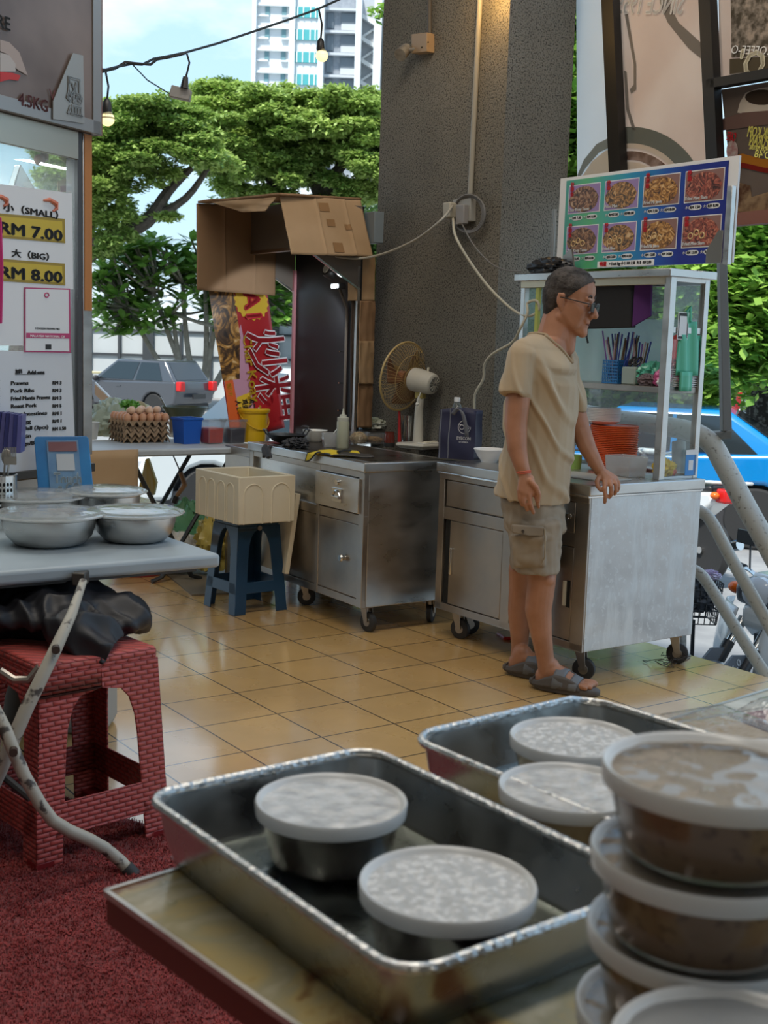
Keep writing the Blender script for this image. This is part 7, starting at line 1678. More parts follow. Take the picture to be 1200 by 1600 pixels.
# ================================================================ vegetation
def leaf_mat(name, c1, c2, scale=3., tl=.35, rough=.5):
    m = bpy.data.materials.new(name); m.use_nodes = True; t = m.node_tree; t.nodes.clear(); N = t.nodes.new; Lk = t.links.new
    o = N('ShaderNodeOutputMaterial'); b = N('ShaderNodeBsdfPrincipled'); tr = N('ShaderNodeBsdfTranslucent'); mx = N('ShaderNodeMixShader'); mx.inputs[0].default_value = tl
    geo = N('ShaderNodeNewGeometry'); n = N('ShaderNodeTexNoise'); n.inputs['Scale'].default_value = scale; tc = N('ShaderNodeTexCoord'); Lk(tc.outputs['Object'], n.inputs['Vector'])
    ad = N('ShaderNodeMath'); ad.operation = 'MULTIPLY_ADD'; ad.inputs[1].default_value = .45; Lk(geo.outputs['Random Per Island'], ad.inputs[0]); Lk(n.outputs['Fac'], ad.inputs[2])
    r = N('ShaderNodeValToRGB'); Lk(ad.outputs[0], r.inputs[0]); r.color_ramp.elements[0].position = .4; r.color_ramp.elements[1].position = .95
    r.color_ramp.elements[0].color = (*c1, 1); r.color_ramp.elements[1].color = (*c2, 1)
    Lk(r.outputs[0], b.inputs['Base Color']); Lk(r.outputs[0], tr.inputs[0]); b.inputs['Roughness'].default_value = rough
    Lk(b.outputs[0], mx.inputs[1]); Lk(tr.outputs[0], mx.inputs[2]); Lk(mx.outputs[0], o.inputs[0])
    return m
BARK = mat('dark bark', (.055, .045, .035), .9, col2=(.11, .09, .07), scale=8, bump=.6, bscale=14)
BARKL = mat('pale grey bark', (.20, .17, .13), .8, col2=(.28, .25, .20), scale=6, bump=.3, bscale=20)
def leaves(mb, c, rad, n, size, rnd, flat=1., shell=.55):
    c = V(c)
    for _ in range(n):
        u_ = rnd.uniform(-1, 1); a = rnd.uniform(0, 6.283); s_ = math.sqrt(1 - u_ * u_); q = shell + (1 - shell) * rnd.random() ** .6
        p = c + V((s_ * math.cos(a) * rad[0] * q, s_ * math.sin(a) * rad[1] * q, u_ * rad[2] * q))
        d = V((rnd.uniform(-1, 1), rnd.uniform(-1, 1), rnd.uniform(-.5, .35))).normalized(); l = size * rnd.uniform(.6, 1.3)
        e_ = d.cross(V((rnd.uniform(-.5, .5), rnd.uniform(-.5, .5), 1))).normalized() * l * .32
        mb.add([p, p + d * l * .5 + e_, p + d * l, p + d * l * .5 - e_], [(0, 1, 2, 3)])
def raintree(lab, clumps, trunk, branches, size, dens, lm, seed, tm=BARK, sh=.5):
    rnd = random.Random(seed); t = thing('rain_tree', lab, 'tree', V(trunk[0][:3]))
    mb = MB()
    for c, r in clumps: leaves(mb, c, r, int(dens * r[0] * r[0] * 3.2), size, rnd, shell=sh)
    mb.build('foliage', lm, t, world=True, smooth=0, weld=False)
    g = MB().tube([V(p[:3]) for p in trunk], [p[3] for p in trunk], 10)
    for b_ in branches: g.tube(smoothpath([V(p[:3]) for p in b_], 4), [b_[0][3] + (b_[-1][3] - b_[0][3]) * i / (4 * (len(b_) - 1)) for i in range(4 * (len(b_) - 1) + 1)], 8)
    g.build('trunk', tm, t, world=True)
    return t
RT1 = leaf_mat('rain tree leaves', (.09, .19, .025), (.48, .62, .17), .35)
def A3(px, py, Y): p = at(px, py, Y); return (p.x, p.y, p.z)
def clumpset(rnd, pts, Y, spread, rx, rz):
    o = []
    for px, py in pts:
        for _ in range(2): o.append((A3(px + rnd.uniform(-14, 14), py + rnd.uniform(-8, 8), Y + rnd.uniform(-spread, spread)), (rx * rnd.uniform(.7, 1.2), rx * rnd.uniform(.7, 1.2), rz * rnd.uniform(.7, 1.2))))
    return o
rnd = random.Random(11)
def fill(x0, x1, topf, botf, step, rnd):
    o = []; x = x0
    while x < x1:
        y = topf(x) + 12
        while y < botf(x): o.append((x + rnd.uniform(-6, 6), y)); y += step * .62
        x += step
    return o
def itp(tab): 
    def f(x):
        for (a, ya), (b, yb) in zip(tab, tab[1:]):
            if x <= b: return ya + (yb - ya) * max(0, x - a) / (b - a)
        return tab[-1][1]
    return f
top1 = itp([(60, 190), (150, 165), (185, 155), (250, 150), (300, 165), (330, 215), (360, 250)]); bot1 = itp([(60, 300), (150, 320), (200, 270), (260, 240), (310, 255), (360, 262)])
top2 = itp([(285, 150), (300, 130), (345, 122), (385, 128), (400, 132), (440, 130), (500, 140), (545, 138), (600, 145), (660, 150)]); bot2 = itp([(285, 180), (320, 250), (360, 285), (400, 262), (460, 290), (520, 250), (560, 265), (660, 300)])
cl1 = clumpset(rnd, fill(80, 350, top1, bot1, 22, rnd), 38, 2.5, .55, .20)
cl1 += clumpset(rnd, [(160, 335), (175, 355), (150, 370), (200, 320), (165, 300), (210, 345), (240, 330), (190, 300), (150, 345), (180, 380), (205, 365), (160, 395), (230, 290), (270, 265), (140, 320), (185, 335), (155, 280), (175, 270), (225, 275), (250, 330)], 38, 1.5, .42, .22)
br1 = [[(*A3(90, 430, 38), .35), (*A3(170, 372, 38), .28), (*A3(230, 345, 38), .22), (*A3(262, 300, 38), .18), (*A3(300, 262, 38), .09)],
       [(*A3(170, 372, 38), .2), (*A3(190, 310, 38), .16), (*A3(215, 250, 38), .08)], [(*A3(230, 345, 38), .15), (*A3(290, 310, 38), .14), (*A3(330, 255, 38), .07)],
       [(*A3(120, 405, 38), .2), (*A3(150, 330, 38), .14), (*A3(160, 260, 38), .07)], [(*A3(262, 300, 38), .1), (*A3(240, 260, 38), .09), (*A3(250, 210, 38), .05)]]
p0 = at(60, 440, 38)
raintree('spreading rain tree behind the stall post, its dark limbs bending to the right', cl1, [(p0.x - .6, 38, ground, .6), (p0.x - .4, 38, p0.z - 2, .5), (p0.x + .3, 38, p0.z, .42)], br1, .15, 750, RT1, 1, sh=.2)
cl2 = clumpset(rnd, fill(292, 660, top2, bot2, 23, rnd), 46, 3, .66, .24)
cl2 += clumpset(rnd, [(345, 290), (380, 300), (420, 290), (450, 310), (520, 285), (560, 290), (590, 300), (540, 300), (470, 290), (330, 270), (360, 300), (400, 310), (430, 320), (500, 310), (575, 310), (590, 270)], 46, 2, .55, .26)
p0 = at(512, 420, 46)
br2 = [[(p0.x, 46, p0.z, .45), (*A3(512, 320, 46), .32), (*A3(525, 270, 46), .22), (*A3(560, 235, 46), .1)], [(*A3(512, 330, 46), .3), (*A3(485, 270, 46), .24), (*A3(470, 215, 46), .1)],
       [(*A3(512, 325, 46), .25), (*A3(440, 300, 46), .18), (*A3(400, 250, 46), .08)], [(*A3(512, 320, 46), .26), (*A3(560, 285, 46), .18), (*A3(610, 230, 46), .1)], [(*A3(400, 250, 46), .1), (*A3(350, 220, 46), .06)]]
raintree('broad rain tree behind the exhaust hood, lower than the tower block', cl2, [(p0.x, 46, ground, .7), (p0.x, 46, p0.z, .5), (*A3(512, 325, 46), .4)], br2, .18, 700, RT1, 2, sh=.2)
# darker far band of trees behind
cl3 = clumpset(rnd, fill(150, 640, lambda x: 335 + 8 * math.sin(x * .05), lambda x: 500, 34, rnd), 60, 2, 1.4, .9)
raintree('dark far tree row seen low between the hood and the rain trees', [q for q in cl3 if q[0][0] > -8], [(-5, 60, ground, .4), (-5, 60, 3, .3)], [], .34, 70, leaf_mat('far leaves', (.05, .11, .03), (.12, .22, .06), .3), 3)
# frangipani with long leaf rosettes
FRL = leaf_mat('frangipani leaves', (.08, .22, .03), (.28, .48, .09), .5, .35, .35)
def frangipani(lab, tips, base, Y, L_, seed, forks):
    rnd = random.Random(seed); t = thing('frangipani_tree', lab, 'tree', base); mb = MB(); g = MB()
    for px, py, dy in tips:
        c = at(px, py, Y + dy)
        for i in range(rnd.randint(13, 17)):
            a = rnd.uniform(0, 6.283); el = rnd.uniform(-.35, .75); d = V((math.cos(a) * math.cos(el), math.sin(a) * math.cos(el), math.sin(el))); l = L_ * rnd.uniform(.75, 1.15)
            s_ = d.cross(UP).normalized() * l * .19; dn_ = V((0, 0, -l * .10)); f_ = s_.cross(d).normalized() * l * .03
            p = c + V((rnd.uniform(-.05, .05), rnd.uniform(-.05, .05), rnd.uniform(-.12, .05)))
            mb.add([p, p + d * l * .35 + s_ * .8, p + d * l * .7 + s_ + dn_ * .4, p + d * l + dn_, p + d * l * .7 - s_ + dn_ * .4, p + d * l * .35 - s_ * .8, p + d * l * .5 + f_ + dn_ * .2], [(0, 1, 6), (1, 2, 6), (2, 3, 6), (3, 4, 6), (4, 5, 6), (5, 0, 6)])
        k_ = min(forks, key=lambda q: (q[0] - px) ** 2 + (q[1] - py) ** 2 * (2 if q[1] < py else 1)); q0 = at(k_[0], k_[1], Y + dy * .3)
        g.tube([q0, (q0 + c) / 2 + V((rnd.uniform(-.1, .1), 0, -.05)), c], [.06, .045, .035], 6)
    for i, k_ in enumerate(forks): q0 = at(*k_, Y); g.tube(smoothpath([base, base * .5 + q0 * .5 + V((rnd.uniform(-.3, .3), 0, -.2)), q0], 4), [.13 - .07 * j / 8 for j in range(9)], 8)
    mb.build('leaves', FRL, t, world=True, smooth=0, weld=False); g.build('branches', BARKL, t, world=True)
rnd = random.Random(21); tips = []
tf = itp([(140, 420), (165, 395), (200, 388), (240, 372), (280, 395), (300, 385), (340, 380), (430, 400), (470, 420)]); bf2 = itp([(140, 480), (160, 540), (200, 520), (250, 520), (300, 490), (340, 520), (470, 500)])
for i in range(270):
    x = rnd.uniform(148, 460); y = tf(x) + (bf2(x) - tf(x)) * rnd.random() ** 1.1; tips.append((x, y, rnd.uniform(-1.3, 1.3)))
tips += [(205, 400, 0), (235, 372, 0), (255, 378, 0), (222, 385, 0), (172, 395, 0), (300, 378, 0)]
frangipani('frangipani tree with long leaf rosettes before the hoarding, behind the grey car', tips, V((at(315, 560, 41).x, 41, ground)), 41, .60, 5, [(200, 480), (240, 455), (285, 440), (320, 430), (270, 490), (350, 450), (400, 450)])
# right side trees
RTR = leaf_mat('street tree leaves', (.09, .25, .03), (.36, .56, .10), .8, .4)
rnd = random.Random(31)
clr = clumpset(rnd, fill(1120, 1330, lambda x: 340, lambda x: 560, 40, rnd), 17, 1.2, .62, .42)
clr = [c for c in clr]
raintree('street tree with mottled dark trunk at the right edge above the blue sedan', clr + clumpset(rnd, [(1150, 590), (1165, 600), (1110, 560)], 16, .5, .28, .2), [(*A3(1205, 820, 18), .42), (*A3(1200, 600, 18), .30), (*A3(1215, 420, 18), .24)], [[(*A3(1205, 520, 18), .16), (*A3(1160, 440, 17.5), .08), (*A3(1120, 400, 17), .05)]], .17, 300, RTR, 6, mat('mottled bark', (.03, .025, .02), .9, col2=(.16, .15, .13), scale=14, bump=.5, contrast=(.5, .6)))
clm = clumpset(rnd, fill(780, 960, lambda x: -60, lambda x: 330, 44, rnd), 20, 1.5, .75, .55)
raintree('bright green tree seen in the narrow gap right of the pillar', clm, [(*A3(850, 800, 21), .3), (*A3(850, 500, 21), .25), (*A3(860, 100, 20.5), .12)], [], .20, 260, RTR, 7, BARK)
clb = clumpset(rnd, fill(790, 1130, lambda x: 415, lambda x: 620, 44, rnd), 23, 1.5, .9, .6)
raintree('leafy tree seen through the back of the glass display case', clb, [(*A3(1000, 800, 24), .3), (*A3(1000, 560, 24), .22)], [[(*A3(1000, 560, 24), .12), (*A3(1060, 450, 23), .05)]], .22, 180, RTR, 8, BARKL)
# hanging planter greenery near the tower's right
raintree('sprig of leaves peeking left of the pillar top before the tower block', [(A3(590, 18, 20), (.12, .2, .12))], [(*A3(640, 900, 20.5), .08), (*A3(640, 60, 20.5), .05)], [[(*A3(640, 60, 20.5), .03), (*A3(592, 18, 20), .015)]], .14, 900, RTR, 9, BARK)
# ================================================================ the man at the cart
SKIN = mat('tanned skin', (.36, .16, .085), .48, col2=(.43, .20, .115), scale=16, bump=.10, bscale=70, sss=.08)
man = thing('person', 'grey haired person in beige v-neck shirt and cargo shorts, one hand on the steel cart', 'person', (.68, 4.76, 0))
YM = 4.74
ha = R(-24); HM = Matrix.Rotation(ha, 3, 'Z') @ Matrix.Rotation(R(9), 3, 'Y')
EO = at(886, 474, 4.73)
hl = lambda x, y, z: EO + HM @ V((x, y, z))
BMx = Matrix.Rotation(R(-25), 3, 'Z')
def E_(px, py, Y, r, M=None): return (at(px, py, Y), r, M) if M is not None else (at(px, py, Y), r)
def hd_(x, y, z, r): return (hl(x, y, z), r, HM) if hasattr(r, '__len__') else (hl(x, y, z), r)
P_ = []
# head
P_ += [('h', hd_(.004, 0, .052, (.097, .076, .082))),
       ('h', hd_(.040, 0, .055, (.050, .062, .058)), hd_(.052, 0, .0, (.040, .058, .03)), hd_(.045, 0, -.05, (.042, .050, .03))),
       ('h', hd_(.045, 0, -.045, (.045, .048, .03)), hd_(.082, 0, -.098, (.020, .022, .019)), hd_(.0, .046, -.052, .022), hd_(.0, -.046, -.052, .022), hd_(.055, 0, -.085, (.03, .035, .02))),
       ('h', hd_(.066, .034, -.020, .024), hd_(.052, .032, -.066, .026), hd_(.015, .046, -.035, .026), hd_(.03, .046, .01, .026)), ('h', hd_(.066, -.034, -.020, .024), hd_(.052, -.032, -.066, .026), hd_(.015, -.046, -.035, .026), hd_(.03, -.046, .01, .026)),
       ('h', hd_(.084, .030, .030, (.012, .018, .009)), hd_(.090, .0, .026, (.010, .012, .010)), hd_(.084, -.030, .030, (.012, .018, .009))),
       ('h', hd_(.092, 0, .018, .008), hd_(.110, 0, -.012, .0085), hd_(.117, 0, -.027, .0135)), ('h', hd_(.106, .012, -.032, .0085), hd_(.106, -.012, -.032, .0085), hd_(.098, 0, -.036, .012)),
       ('h', hd_(.088, 0, -.045, (.014, .026, .012)), hd_(.092, 0, -.058, (.010, .024, .006))), ('h', hd_(.089, 0, -.071, (.011, .022, .007)),),
       ('h', hd_(.080, 0, -.090, (.018, .02, .015)),)]
for s in (-1, 1):
    P_ += [('h', hd_(.082, s * .030, .006, .0125)), ('h', hd_(-.004, s * .076, .012, (.013, .006, .020)), hd_(.0, s * .072, -.018, (.008, .006, .012))),
           ('h', hd_(-.014, s * .083, .014, (.006, .005, .020)), hd_(-.006, s * .080, -.012, (.005, .004, .008))), ('h', hd_(-.010, s * .083, .030, (.010, .005, .006)), hd_(.004, s * .079, .026, (.005, .004, .008)))]
# neck, throat, chest
P_ += [('h', hd_(-.018, 0, -.035, (.062, .055, .04)), E_(864, 528, YM, (.066, .066, .03))), ('h', hd_(.03, 0, -.085, .028), E_(884, 543, YM - .01, .036), E_(866, 528, YM, .05)),
       ('h', E_(864, 533, YM, (.06, .08, .03), BMx), E_(880, 556, YM - .02, (.020, .05, .02), BMx), E_(855, 584, YM, (.085, .12, .03), BMx)),
       ('h', E_(852, 556, YM, (.070, .10, .03), BMx), E_(852, 578, YM, (.097, .12, .03), BMx)), ('h', E_(852, 590, YM, (.09, .14, .08), BMx), E_(838, 770, YM, (.085, .12, .06), BMx)),
       ('h', hd_(.012, -.036, -.058, .012), E_(886, 548, YM - .035, .010))]
# near (right) arm
NA = [E_(817, 568, 4.62, .042), E_(809, 625, 4.575, .046), E_(806, 662, 4.565, .043), E_(808, 700, 4.55, .0375), E_(815, 728, 4.53, .0285), E_(819, 740, 4.525, (.026, .020, .02))]
P_ += [('h', NA[i], NA[i + 1]) for i in range(len(NA) - 1)]
hz = lambda px, py, Y, r: (at(px, py, Y), r)
P_ += [('h', hz(819, 742, 4.525, .020), hz(813, 766, 4.512, .0125), hz(820, 771, 4.508, .0135), hz(828, 772, 4.508, .0135), hz(834, 766, 4.512, .0125), hz(829, 748, 4.52, .014))]
def finger(pts, r0, r1):
    n_ = len(pts); return [('h', hz(*pts[i], r0 + (r1 - r0) * i / (n_ - 1)), hz(*pts[i + 1], r0 + (r1 - r0) * (i + 1) / (n_ - 1))) for i in range(n_ - 1)]
P_ += finger([(811, 767, 4.512), (812, 779, 4.508), (816, 789, 4.515)], .0088, .0068)
P_ += finger([(818.5, 771, 4.506), (819, 785, 4.500), (824, 797, 4.508)], .0094, .0072)
P_ += finger([(827, 772, 4.503), (829, 788, 4.496), (833.5, 801, 4.503)], .0096, .0074)
P_ += finger([(834.5, 768, 4.512), (839, 781, 4.510), (841.5, 792, 4.52)], .0092, .0072)
P_ += finger([(829, 752, 4.502), (838, 762, 4.495), (842, 773, 4.497), (841, 783, 4.500)], .0115, .0078)
# far (left) arm on the counter
FA_ = [E_(882, 578, 4.86, .038), E_(898, 640, 4.865, .042), E_(907, 672, 4.85, .040), E_(917, 698, 4.815, .0345), E_(930, 722, 4.775, .027), E_(937, 735, 4.755, .0235)]
P_ += [('h', FA_[i], FA_[i + 1]) for i in range(len(FA_) - 1)]
P_ += [('h', hz(939, 737, 4.752, .0195), hz(946, 751, 4.725, .0135), hz(953, 749, 4.73, .0135), hz(959, 748, 4.745, .013), hz(961, 747, 4.765, .012))]
P_ += finger([(945, 752, 4.718), (945, 764, 4.696), (946, 776, 4.692), (945, 785, 4.698)], .0098, .0072)
P_ += finger([(952, 751, 4.722), (955, 760, 4.694), (955.5, 772, 4.694), (952, 777, 4.704)], .0100, .0076)
P_ += finger([(958, 749, 4.735), (962.5, 757, 4.712), (962.5, 767, 4.706), (960, 772, 4.714)], .0096, .0074)
P_ += finger([(961, 747, 4.760), (966.5, 754, 4.740), (966.5, 762, 4.73), (965, 767, 4.735)], .0088, .0068)
P_ += finger([(938, 742, 4.745), (933, 752, 4.720), (934, 760, 4.712), (939, 766, 4.706)], .0110, .0080)
# legs
P_ += [('h', E_(834, 800, 4.70, .065), E_(843, 888, 4.645, .055)), ('h', E_(846, 890, 4.645, .060), E_(846, 912, 4.64, (.054, .052, .05))), ('h', E_(846, 912, 4.64, (.054, .052, .05)), E_(841, 952, 4.645, (.052, .052, .05)), E_(843, 935, 4.643, .0535)),
       ('h', E_(841, 952, 4.645, (.052, .052, .05)), E_(846, 992, 4.65, .0415)), ('h', E_(846, 992, 4.65, .0415), E_(851, 1022, 4.655, .035)), ('h', E_(851, 1022, 4.655, .035), E_(855, 1048, 4.655, .0345)), ('h', E_(853, 905, 4.62, .036),)]
P_ += [('h', E_(830, 800, 4.80, .065), E_(817, 890, 4.86, .052)), ('h', E_(817, 890, 4.86, .058), E_(815, 917, 4.87, .051)), ('h', E_(815, 917, 4.87, .051), E_(812, 955, 4.88, .0485)), ('h', E_(812, 955, 4.88, .0485), E_(812, 992, 4.89, .039)),
       ('h', E_(812, 992, 4.89, .039), E_(812, 1012, 4.895, .034)), ('h', E_(812, 1012, 4.895, .034), E_(810, 1032, 4.90, .034))]
def foot(heel, toe):
    d = (toe - heel); L_ = d.length; d = d.normalized(); s_ = V((-d.y, d.x, 0)); M = Matrix((d, s_, UP)).transposed(); o = []
    q = lambda a, b, z: heel + d * a + s_ * b + UP * z
    o.append(('h', (q(.042, 0, .055), (.032, .030, .032), M), (q(.070, 0, .10), (.033, .033, .03), M), (q(.055, 0, .045), (.04, .032, .022), M)))
    o.append(('h', (q(.06, 0, .085), (.036, .034, .04), M), (q(.15, 0, .052), (.035, .040, .022), M), (q(.05, 0, .04), (.04, .034, .02), M)))
    o.append(('h', (q(.15, .0, .050), (.035, .042, .020), M), (q(.195, 0, .038), (.02, .044, .013), M)))
    for i, (b_, l_, r_) in enumerate(((-.040, .222, .0092), (-.020, .236, .0095), (-.001, .233, .0098), (.018, .236, .0105), (.041, .238, .0138)) if True else ()):
        o.append(('h', (q(.19, b_ * .9, .040), r_), (q(l_ - .012, b_, .042), r_ * .9), (q(l_, b_, .037), r_ * .95)))
    return o, q, M
h1, t1_ = fl(832, 1075, 0), fl(936, 1090, 0); h1.z = t1_.z = 0; t1_ = h1 + (t1_ - h1).normalized() * .265
h2 = fl(790, 1052, 0); t2_ = h2 + (t1_ - h1)
fo1, q1, M1 = foot(h1 + V((0, .01, 0)), t1_ + V((0, .01, 0))); fo2, q2, M2 = foot(h2, t2_)
P_ += fo1 + fo2
body = blob('body', P_, SKIN, man, vox=.0035, smooth=3)
# hair
HAIR = mat('cropped greying hair', (.014, .010, .008), .8, col2=(.075, .062, .055), scale=30, bump=.4, bscale=260)
blob('hair', [('h', hd_(.002, 0, .056, (.101, .080, .084))), ('h', hd_(-.040, 0, .03, (.062, .070, .06)), hd_(-.050, 0, -.045, (.034, .052, .02)))], HAIR, man, vox=.004, smooth=2,
     warp=lambda p, n_: p + n_ * .0025 * noise.noise(p * 160),
     cut=[(hl(.078, 0, .088), HM @ V((.93, 0, -.36)).normalized())] if 0 else [(hl(.030, 0, .035), HM @ V((.72, 0, -.69)).normalized()), (hl(0, 0, -.055), HM @ V((0, 0, -1)))])
g = MB()
for s in (-1, 1): g.sheet(lambda a, b: hl(.0965 + .0015 * math.sin(a * 3.1) - abs(a - .3) * .008, s * (.014 + .034 * a), .030 + .010 * math.sin(a * 2.6) + .006 * b), 8, 2)
g.build('eyebrows', mat('grey brow', (.06, .045, .04), .8), man, world=True, solid=.003)
g = MB()
for s in (-1, 1): g.ell(hl(.0925, s * .030, .005), (.004, .010, .0035), 8, HM)
g.build('eyes', mat('dark eye', (.015, .01, .01), .2), man, world=True)
MB().ell(hl(.0985, 0, -.0645), (.004, .020, .0022), 8, HM).build('mouth_line', mat('dark lip line', (.10, .03, .025), .5), man, world=True)
gls = MB()
for s in (-1, 1):
    gls.tube([hl(.114 - .004 * abs(math.cos(a * .3927)), s * (.034 + .024 * math.copysign(abs(math.cos(a * .3927)) ** .7, math.cos(a * .3927))), .002 + .0165 * math.copysign(abs(math.sin(a * .3927)) ** .7, math.sin(a * .3927))) for a in range(16)], .0021, 6, closed=True)
    gls.tube([hl(.108, s * .060, .012), hl(.05, s * .074, .016), hl(-.005, s * .082, .020), hl(-.022, s * .083, .006)], .0022, 6)
gls.tube([hl(.113, -.010, .005), hl(.117, 0, .008), hl(.113, .010, .005)], .002, 6)
go_ = gls.build('glasses', BLACK, man, world=True)
for s in (-1, 1): MB().slab([hl(.112, s * (.034 + .022 * math.copysign(abs(math.cos(a * .3927)) ** .7, math.cos(a * .3927))), .002 + .0145 * math.copysign(abs(math.sin(a * .3927)) ** .7, math.sin(a * .3927))) for a in range(16)], HM @ V((.001, 0, 0))).build('lens', thin_glass('tinted lens', (.42, .44, .46), .12, (.25, .27, .28)), go_, world=True)
# shirt
SHIRT = mat('beige cotton', (.40, .30, .19), .85, col2=(.44, .335, .215), scale=5, bump=.06, bscale=400, sheen=.2)
def fold(p, n_):
    a = p.dot(V((.906, -.423, 0))); z = p.z; q = noise.noise(V((p.x * 5, p.y * 5, z * 4))) * 2.2
    k_ = max(0, min(1, (1.36 - z) / .2)); l_ = max(0, min(1, (z - .70) / .06))
    w_ = .016 * (max(0, math.sin(a * 78 + z * 34 + q * 1.3)) ** 3 - .25) * k_ * (.35 + abs(noise.noise(V((p.x * 4, p.y * 4, z * 2.2 + 7)))) * 1.6)
    w_ += .004 * noise.noise(V((p.x * 14, p.y * 14, z * 7))) + .004 * (abs(noise.noise(V((a * 16 + z * 5, z * 4, 3)))) * 2 - .5) * k_
    return p + n_ * w_
def disc(px, py, Y, r, axis=None, th=.008, sx_=1.):
    M = (V(axis).to_track_quat('Z', 'Y').to_matrix() if axis is not None else Matrix.Identity(3)); return (at(px, py, Y), (r * sx_, r, th), M)
hemM = Matrix.Rotation(R(-25), 3, 'Z') @ Matrix.Rotation(R(7), 3, 'Y')
S_ = [('h', E_(850, 524, YM, (.058, .064, .012), BMx), E_(818, 548, 4.605, .045), E_(878, 553, 4.875, .045), E_(850, 545, YM, (.09, .10, .03), BMx)),
      ('h', E_(850, 534, YM, (.070, .075, .03), BMx), E_(815, 554, 4.605, .052), E_(882, 560, 4.875, .052), E_(852, 575, YM, (.120, .165, .05), BMx)),
      ('h', E_(815, 560, 4.605, .055), E_(882, 566, 4.875, .05), E_(848, 600, YM, (.130, .175, .05), BMx)),
      ('h', E_(848, 600, YM, (.130, .175, .05), BMx), E_(843, 690, YM, (.136, .172, .05), BMx)),
      ('h', E_(843, 690, YM, (.136, .172, .05), BMx), (at(831, 778, YM), (.140, .172, .006), hemM))]
ax_ = at(806, 618, 4.575) - at(815, 556, 4.60)
S_ += [('h', E_(815, 558, 4.60, .058), disc(806, 616, 4.572, .062, ax_)), ('h', E_(884, 566, 4.87, .054), disc(893, 645, 4.862, .054, at(893, 645, 4.862) - at(884, 566, 4.87)))]
sh = blob('shirt', S_, SHIRT, man, vox=.0045, smooth=5, warp=fold)
from mathutils.bvhtree import BVHTree
bm_ = bmesh.new(); bm_.from_mesh(sh.data); bm_.transform(chain(man)); tree = BVHTree.FromBMesh(bm_)
FD = V((math.cos(R(-25)), math.sin(R(-25)), 0)); LD_ = V((-FD.y, FD.x, 0)); NC = at(852, 540, YM); ZV = at(905, 566, 4.66).z; ZT = NC.z + .045
def vw(z): return .006 + (z - ZV) * .72
def onshirt(l, z):
    o_ = V((NC.x, NC.y, z)) + LD_ * l + FD * .30; h_ = tree.ray_cast(o_, -FD); return h_[0]
path = []
for s_ in (-1, 1):
    seg_ = []
    for i in range(13):
        z = ZV + (ZT - ZV) * i / 12; p = onshirt(s_ * vw(z), z)
        if p is None or (p - NC).dot(FD) < -.02: break
        seg_.append(p + FD * .001)
    path.append(seg_)
back = []
for i in range(9):
    a_ = R(70 + 220 * i / 8); o_ = NC + (FD * math.cos(a_) + LD_ * math.sin(a_)) * .066 + UP * .2; h_ = tree.ray_cast(o_, -UP)
    if h_[0] is not None: back.append(h_[0])
ring_ = path[0][::-1] + path[1] + back
g = [v for v in bm_.faces if (v.calc_center_median() - NC).dot(FD) > -.01 and ZV < v.calc_center_median().z and abs((v.calc_center_median() - NC).dot(LD_)) < vw(v.calc_center_median().z)]
bmesh.ops.delete(bm_, geom=g, context='FACES'); bm_.transform(chain(man).inverted()); bm_.to_mesh(sh.data); bm_.free()
MB().tube(smoothpath(ring_ + [ring_[0]], 4)[:-1], .0062, 8, closed=True).build('collar', mat('beige rib', (.37, .275, .175), .85), sh, world=True, smooth=80)
# shorts
SHORT = mat('khaki canvas', (.28, .225, .165), .88, col2=(.34, .28, .21), scale=9, bump=.15, bscale=60)
def sfold(p, n_): return p + n_ * (.006 * noise.noise(V((p.x * 16, p.y * 16, p.z * 9))) + .006 * (abs(noise.noise(V((p.x * 11, p.y * 11, p.z * 22)))) * 2 - .5) + .004 * noise.noise(V((p.x * 34, p.y * 34, p.z * 14 + 5))))
blob('shorts', [('h', E_(832, 782, YM, (.122, .150, .04), BMx), E_(836, 825, YM, (.120, .155, .04), BMx)),
                ('h', E_(836, 815, 4.68, (.112, .10, .03), BMx), disc(839, 893, 4.645, .083, (0, 0, 1), .008)), ('h', E_(836, 815, 4.81, (.108, .09, .03), BMx), disc(831, 889, 4.84, .086, (0, 0, 1), .008)),
                ('h', (at(803, 838, 4.590), .016), (at(845, 838, 4.555), .016), (at(847, 880, 4.565), .014), (at(808, 882, 4.590), .014))], SHORT, man, vox=.0045, smooth=3, warp=sfold)
pk_ = MB().slab([at(800, 820, 4.552), at(851, 824, 4.532), at(850, 838, 4.530), at(826, 837, 4.527), at(800, 833, 4.552)], (0, .022, 0)).build('pocket_flap', mat('khaki flap', (.25, .20, .145), .9, bump=.1, bscale=60), man, world=True, bev=.005)
MB().cyl(at(817, 830, 4.530), at(817, 830, 4.545), .006, n=12).build('button', mat('bronze button', (.05, .035, .025), .4), pk_, world=True)
MB().tube([at(851, 826, 4.530), at(852, 850, 4.530), at(851, 872, 4.545), at(845, 884, 4.555)], .003, 6).build('pocket_seam', mat('khaki seam', (.34, .28, .2), .9), man, world=True)
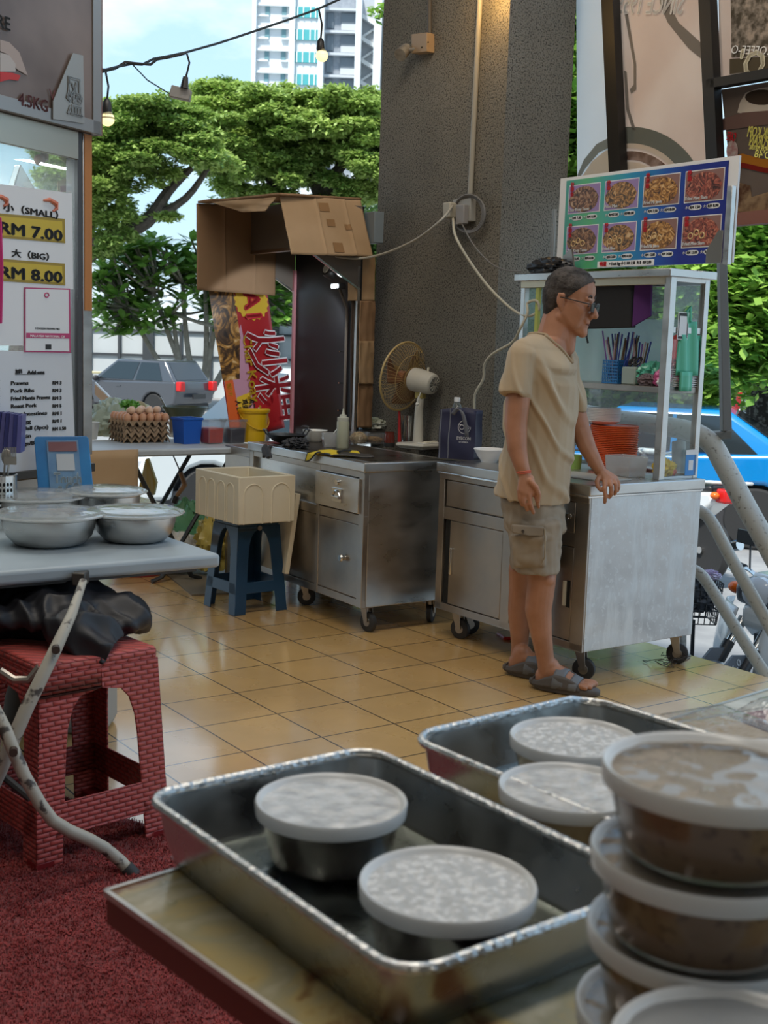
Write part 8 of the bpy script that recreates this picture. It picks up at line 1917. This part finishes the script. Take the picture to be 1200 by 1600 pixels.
# bracelet
wr_ = at(818, 737, 4.526)
for i in (-1, 1): MB().tube([wr_ + V((.0265 * math.cos(a * .3927), .0225 * math.sin(a * .3927), i * .003 + .002 * math.sin(a))) for a in range(16)], .0022, 6, closed=True).build('bracelet', mat('coral thread', (.62, .10, .05), .6), man, world=True)
# sandals
GRB = mat('grey foam sandal', (.095, .085, .080), .6, bump=.15, bscale=90); GRS = mat('grey strap', (.15, .16, .175), .6)
for q_, M_ in ((q1, M1), (q2, M2)):
    out_ = []
    for i in range(28):
        a = 2 * math.pi * i / 28; x = .128 + .142 * math.cos(a); y = (.046 + .008 * math.cos(a)) * math.sin(a); out_.append((x, y))
    vs = []
    for z, k_ in ((.003, .94), (.010, 1.0), (.024, 1.0), (.030, .95)):
        vs += [q_(.128 + (x - .128) * k_, y * k_, z + .012 * max(0, (.04 - x) / .06)) for x, y in out_]
    n_ = 28; f = [(j * n_ + i, j * n_ + (i + 1) % n_, (j + 1) * n_ + (i + 1) % n_, (j + 1) * n_ + i) for j in range(3) for i in range(n_)] + [tuple(range(n_)), tuple(range(3 * n_, 4 * n_))]
    so_1 = MB().add(vs, f).build('sandal', GRB, man, world=True, smooth=50)
    def wallf(a, b, s):   # raised side wall towards the heel-front
        x = .0 + .20 * a; h_ = .022 + (.018 + .035 * max(0, math.sin((a - .15) * 3.6))) * b
        yy = (.052 * math.sqrt(max(0.02, 1 - ((x - .128) / .145) ** 2))); return q_(x, s * (yy - .004 * b), h_)
    for s in (-1, 1): MB().sheet(lambda a, b: wallf(a, b, s), 16, 4).build('side_wall', GRB, so_1, world=True, solid=.006)
    MB().sheet(lambda a, b: q_(.004 + .012 * b * 0, -.03 + .06 * a, .02 + .025 * b), 6, 3).build('heel_wall', GRB, so_1, world=True, solid=.006)
    for x0, x1, hh in ((.088, .132, .098), (.152, .186, .072)):
        MB().sheet(lambda a, b: q_(x0 + (x1 - x0) * b + .012 * math.sin(a * 3.14) , -.052 * math.cos(a * math.pi), .022 + (hh - .022 - (b * .012)) * math.sin(a * math.pi) ** .6), 18, 4).build('strap', GRS, so_1, world=True, solid=.005)
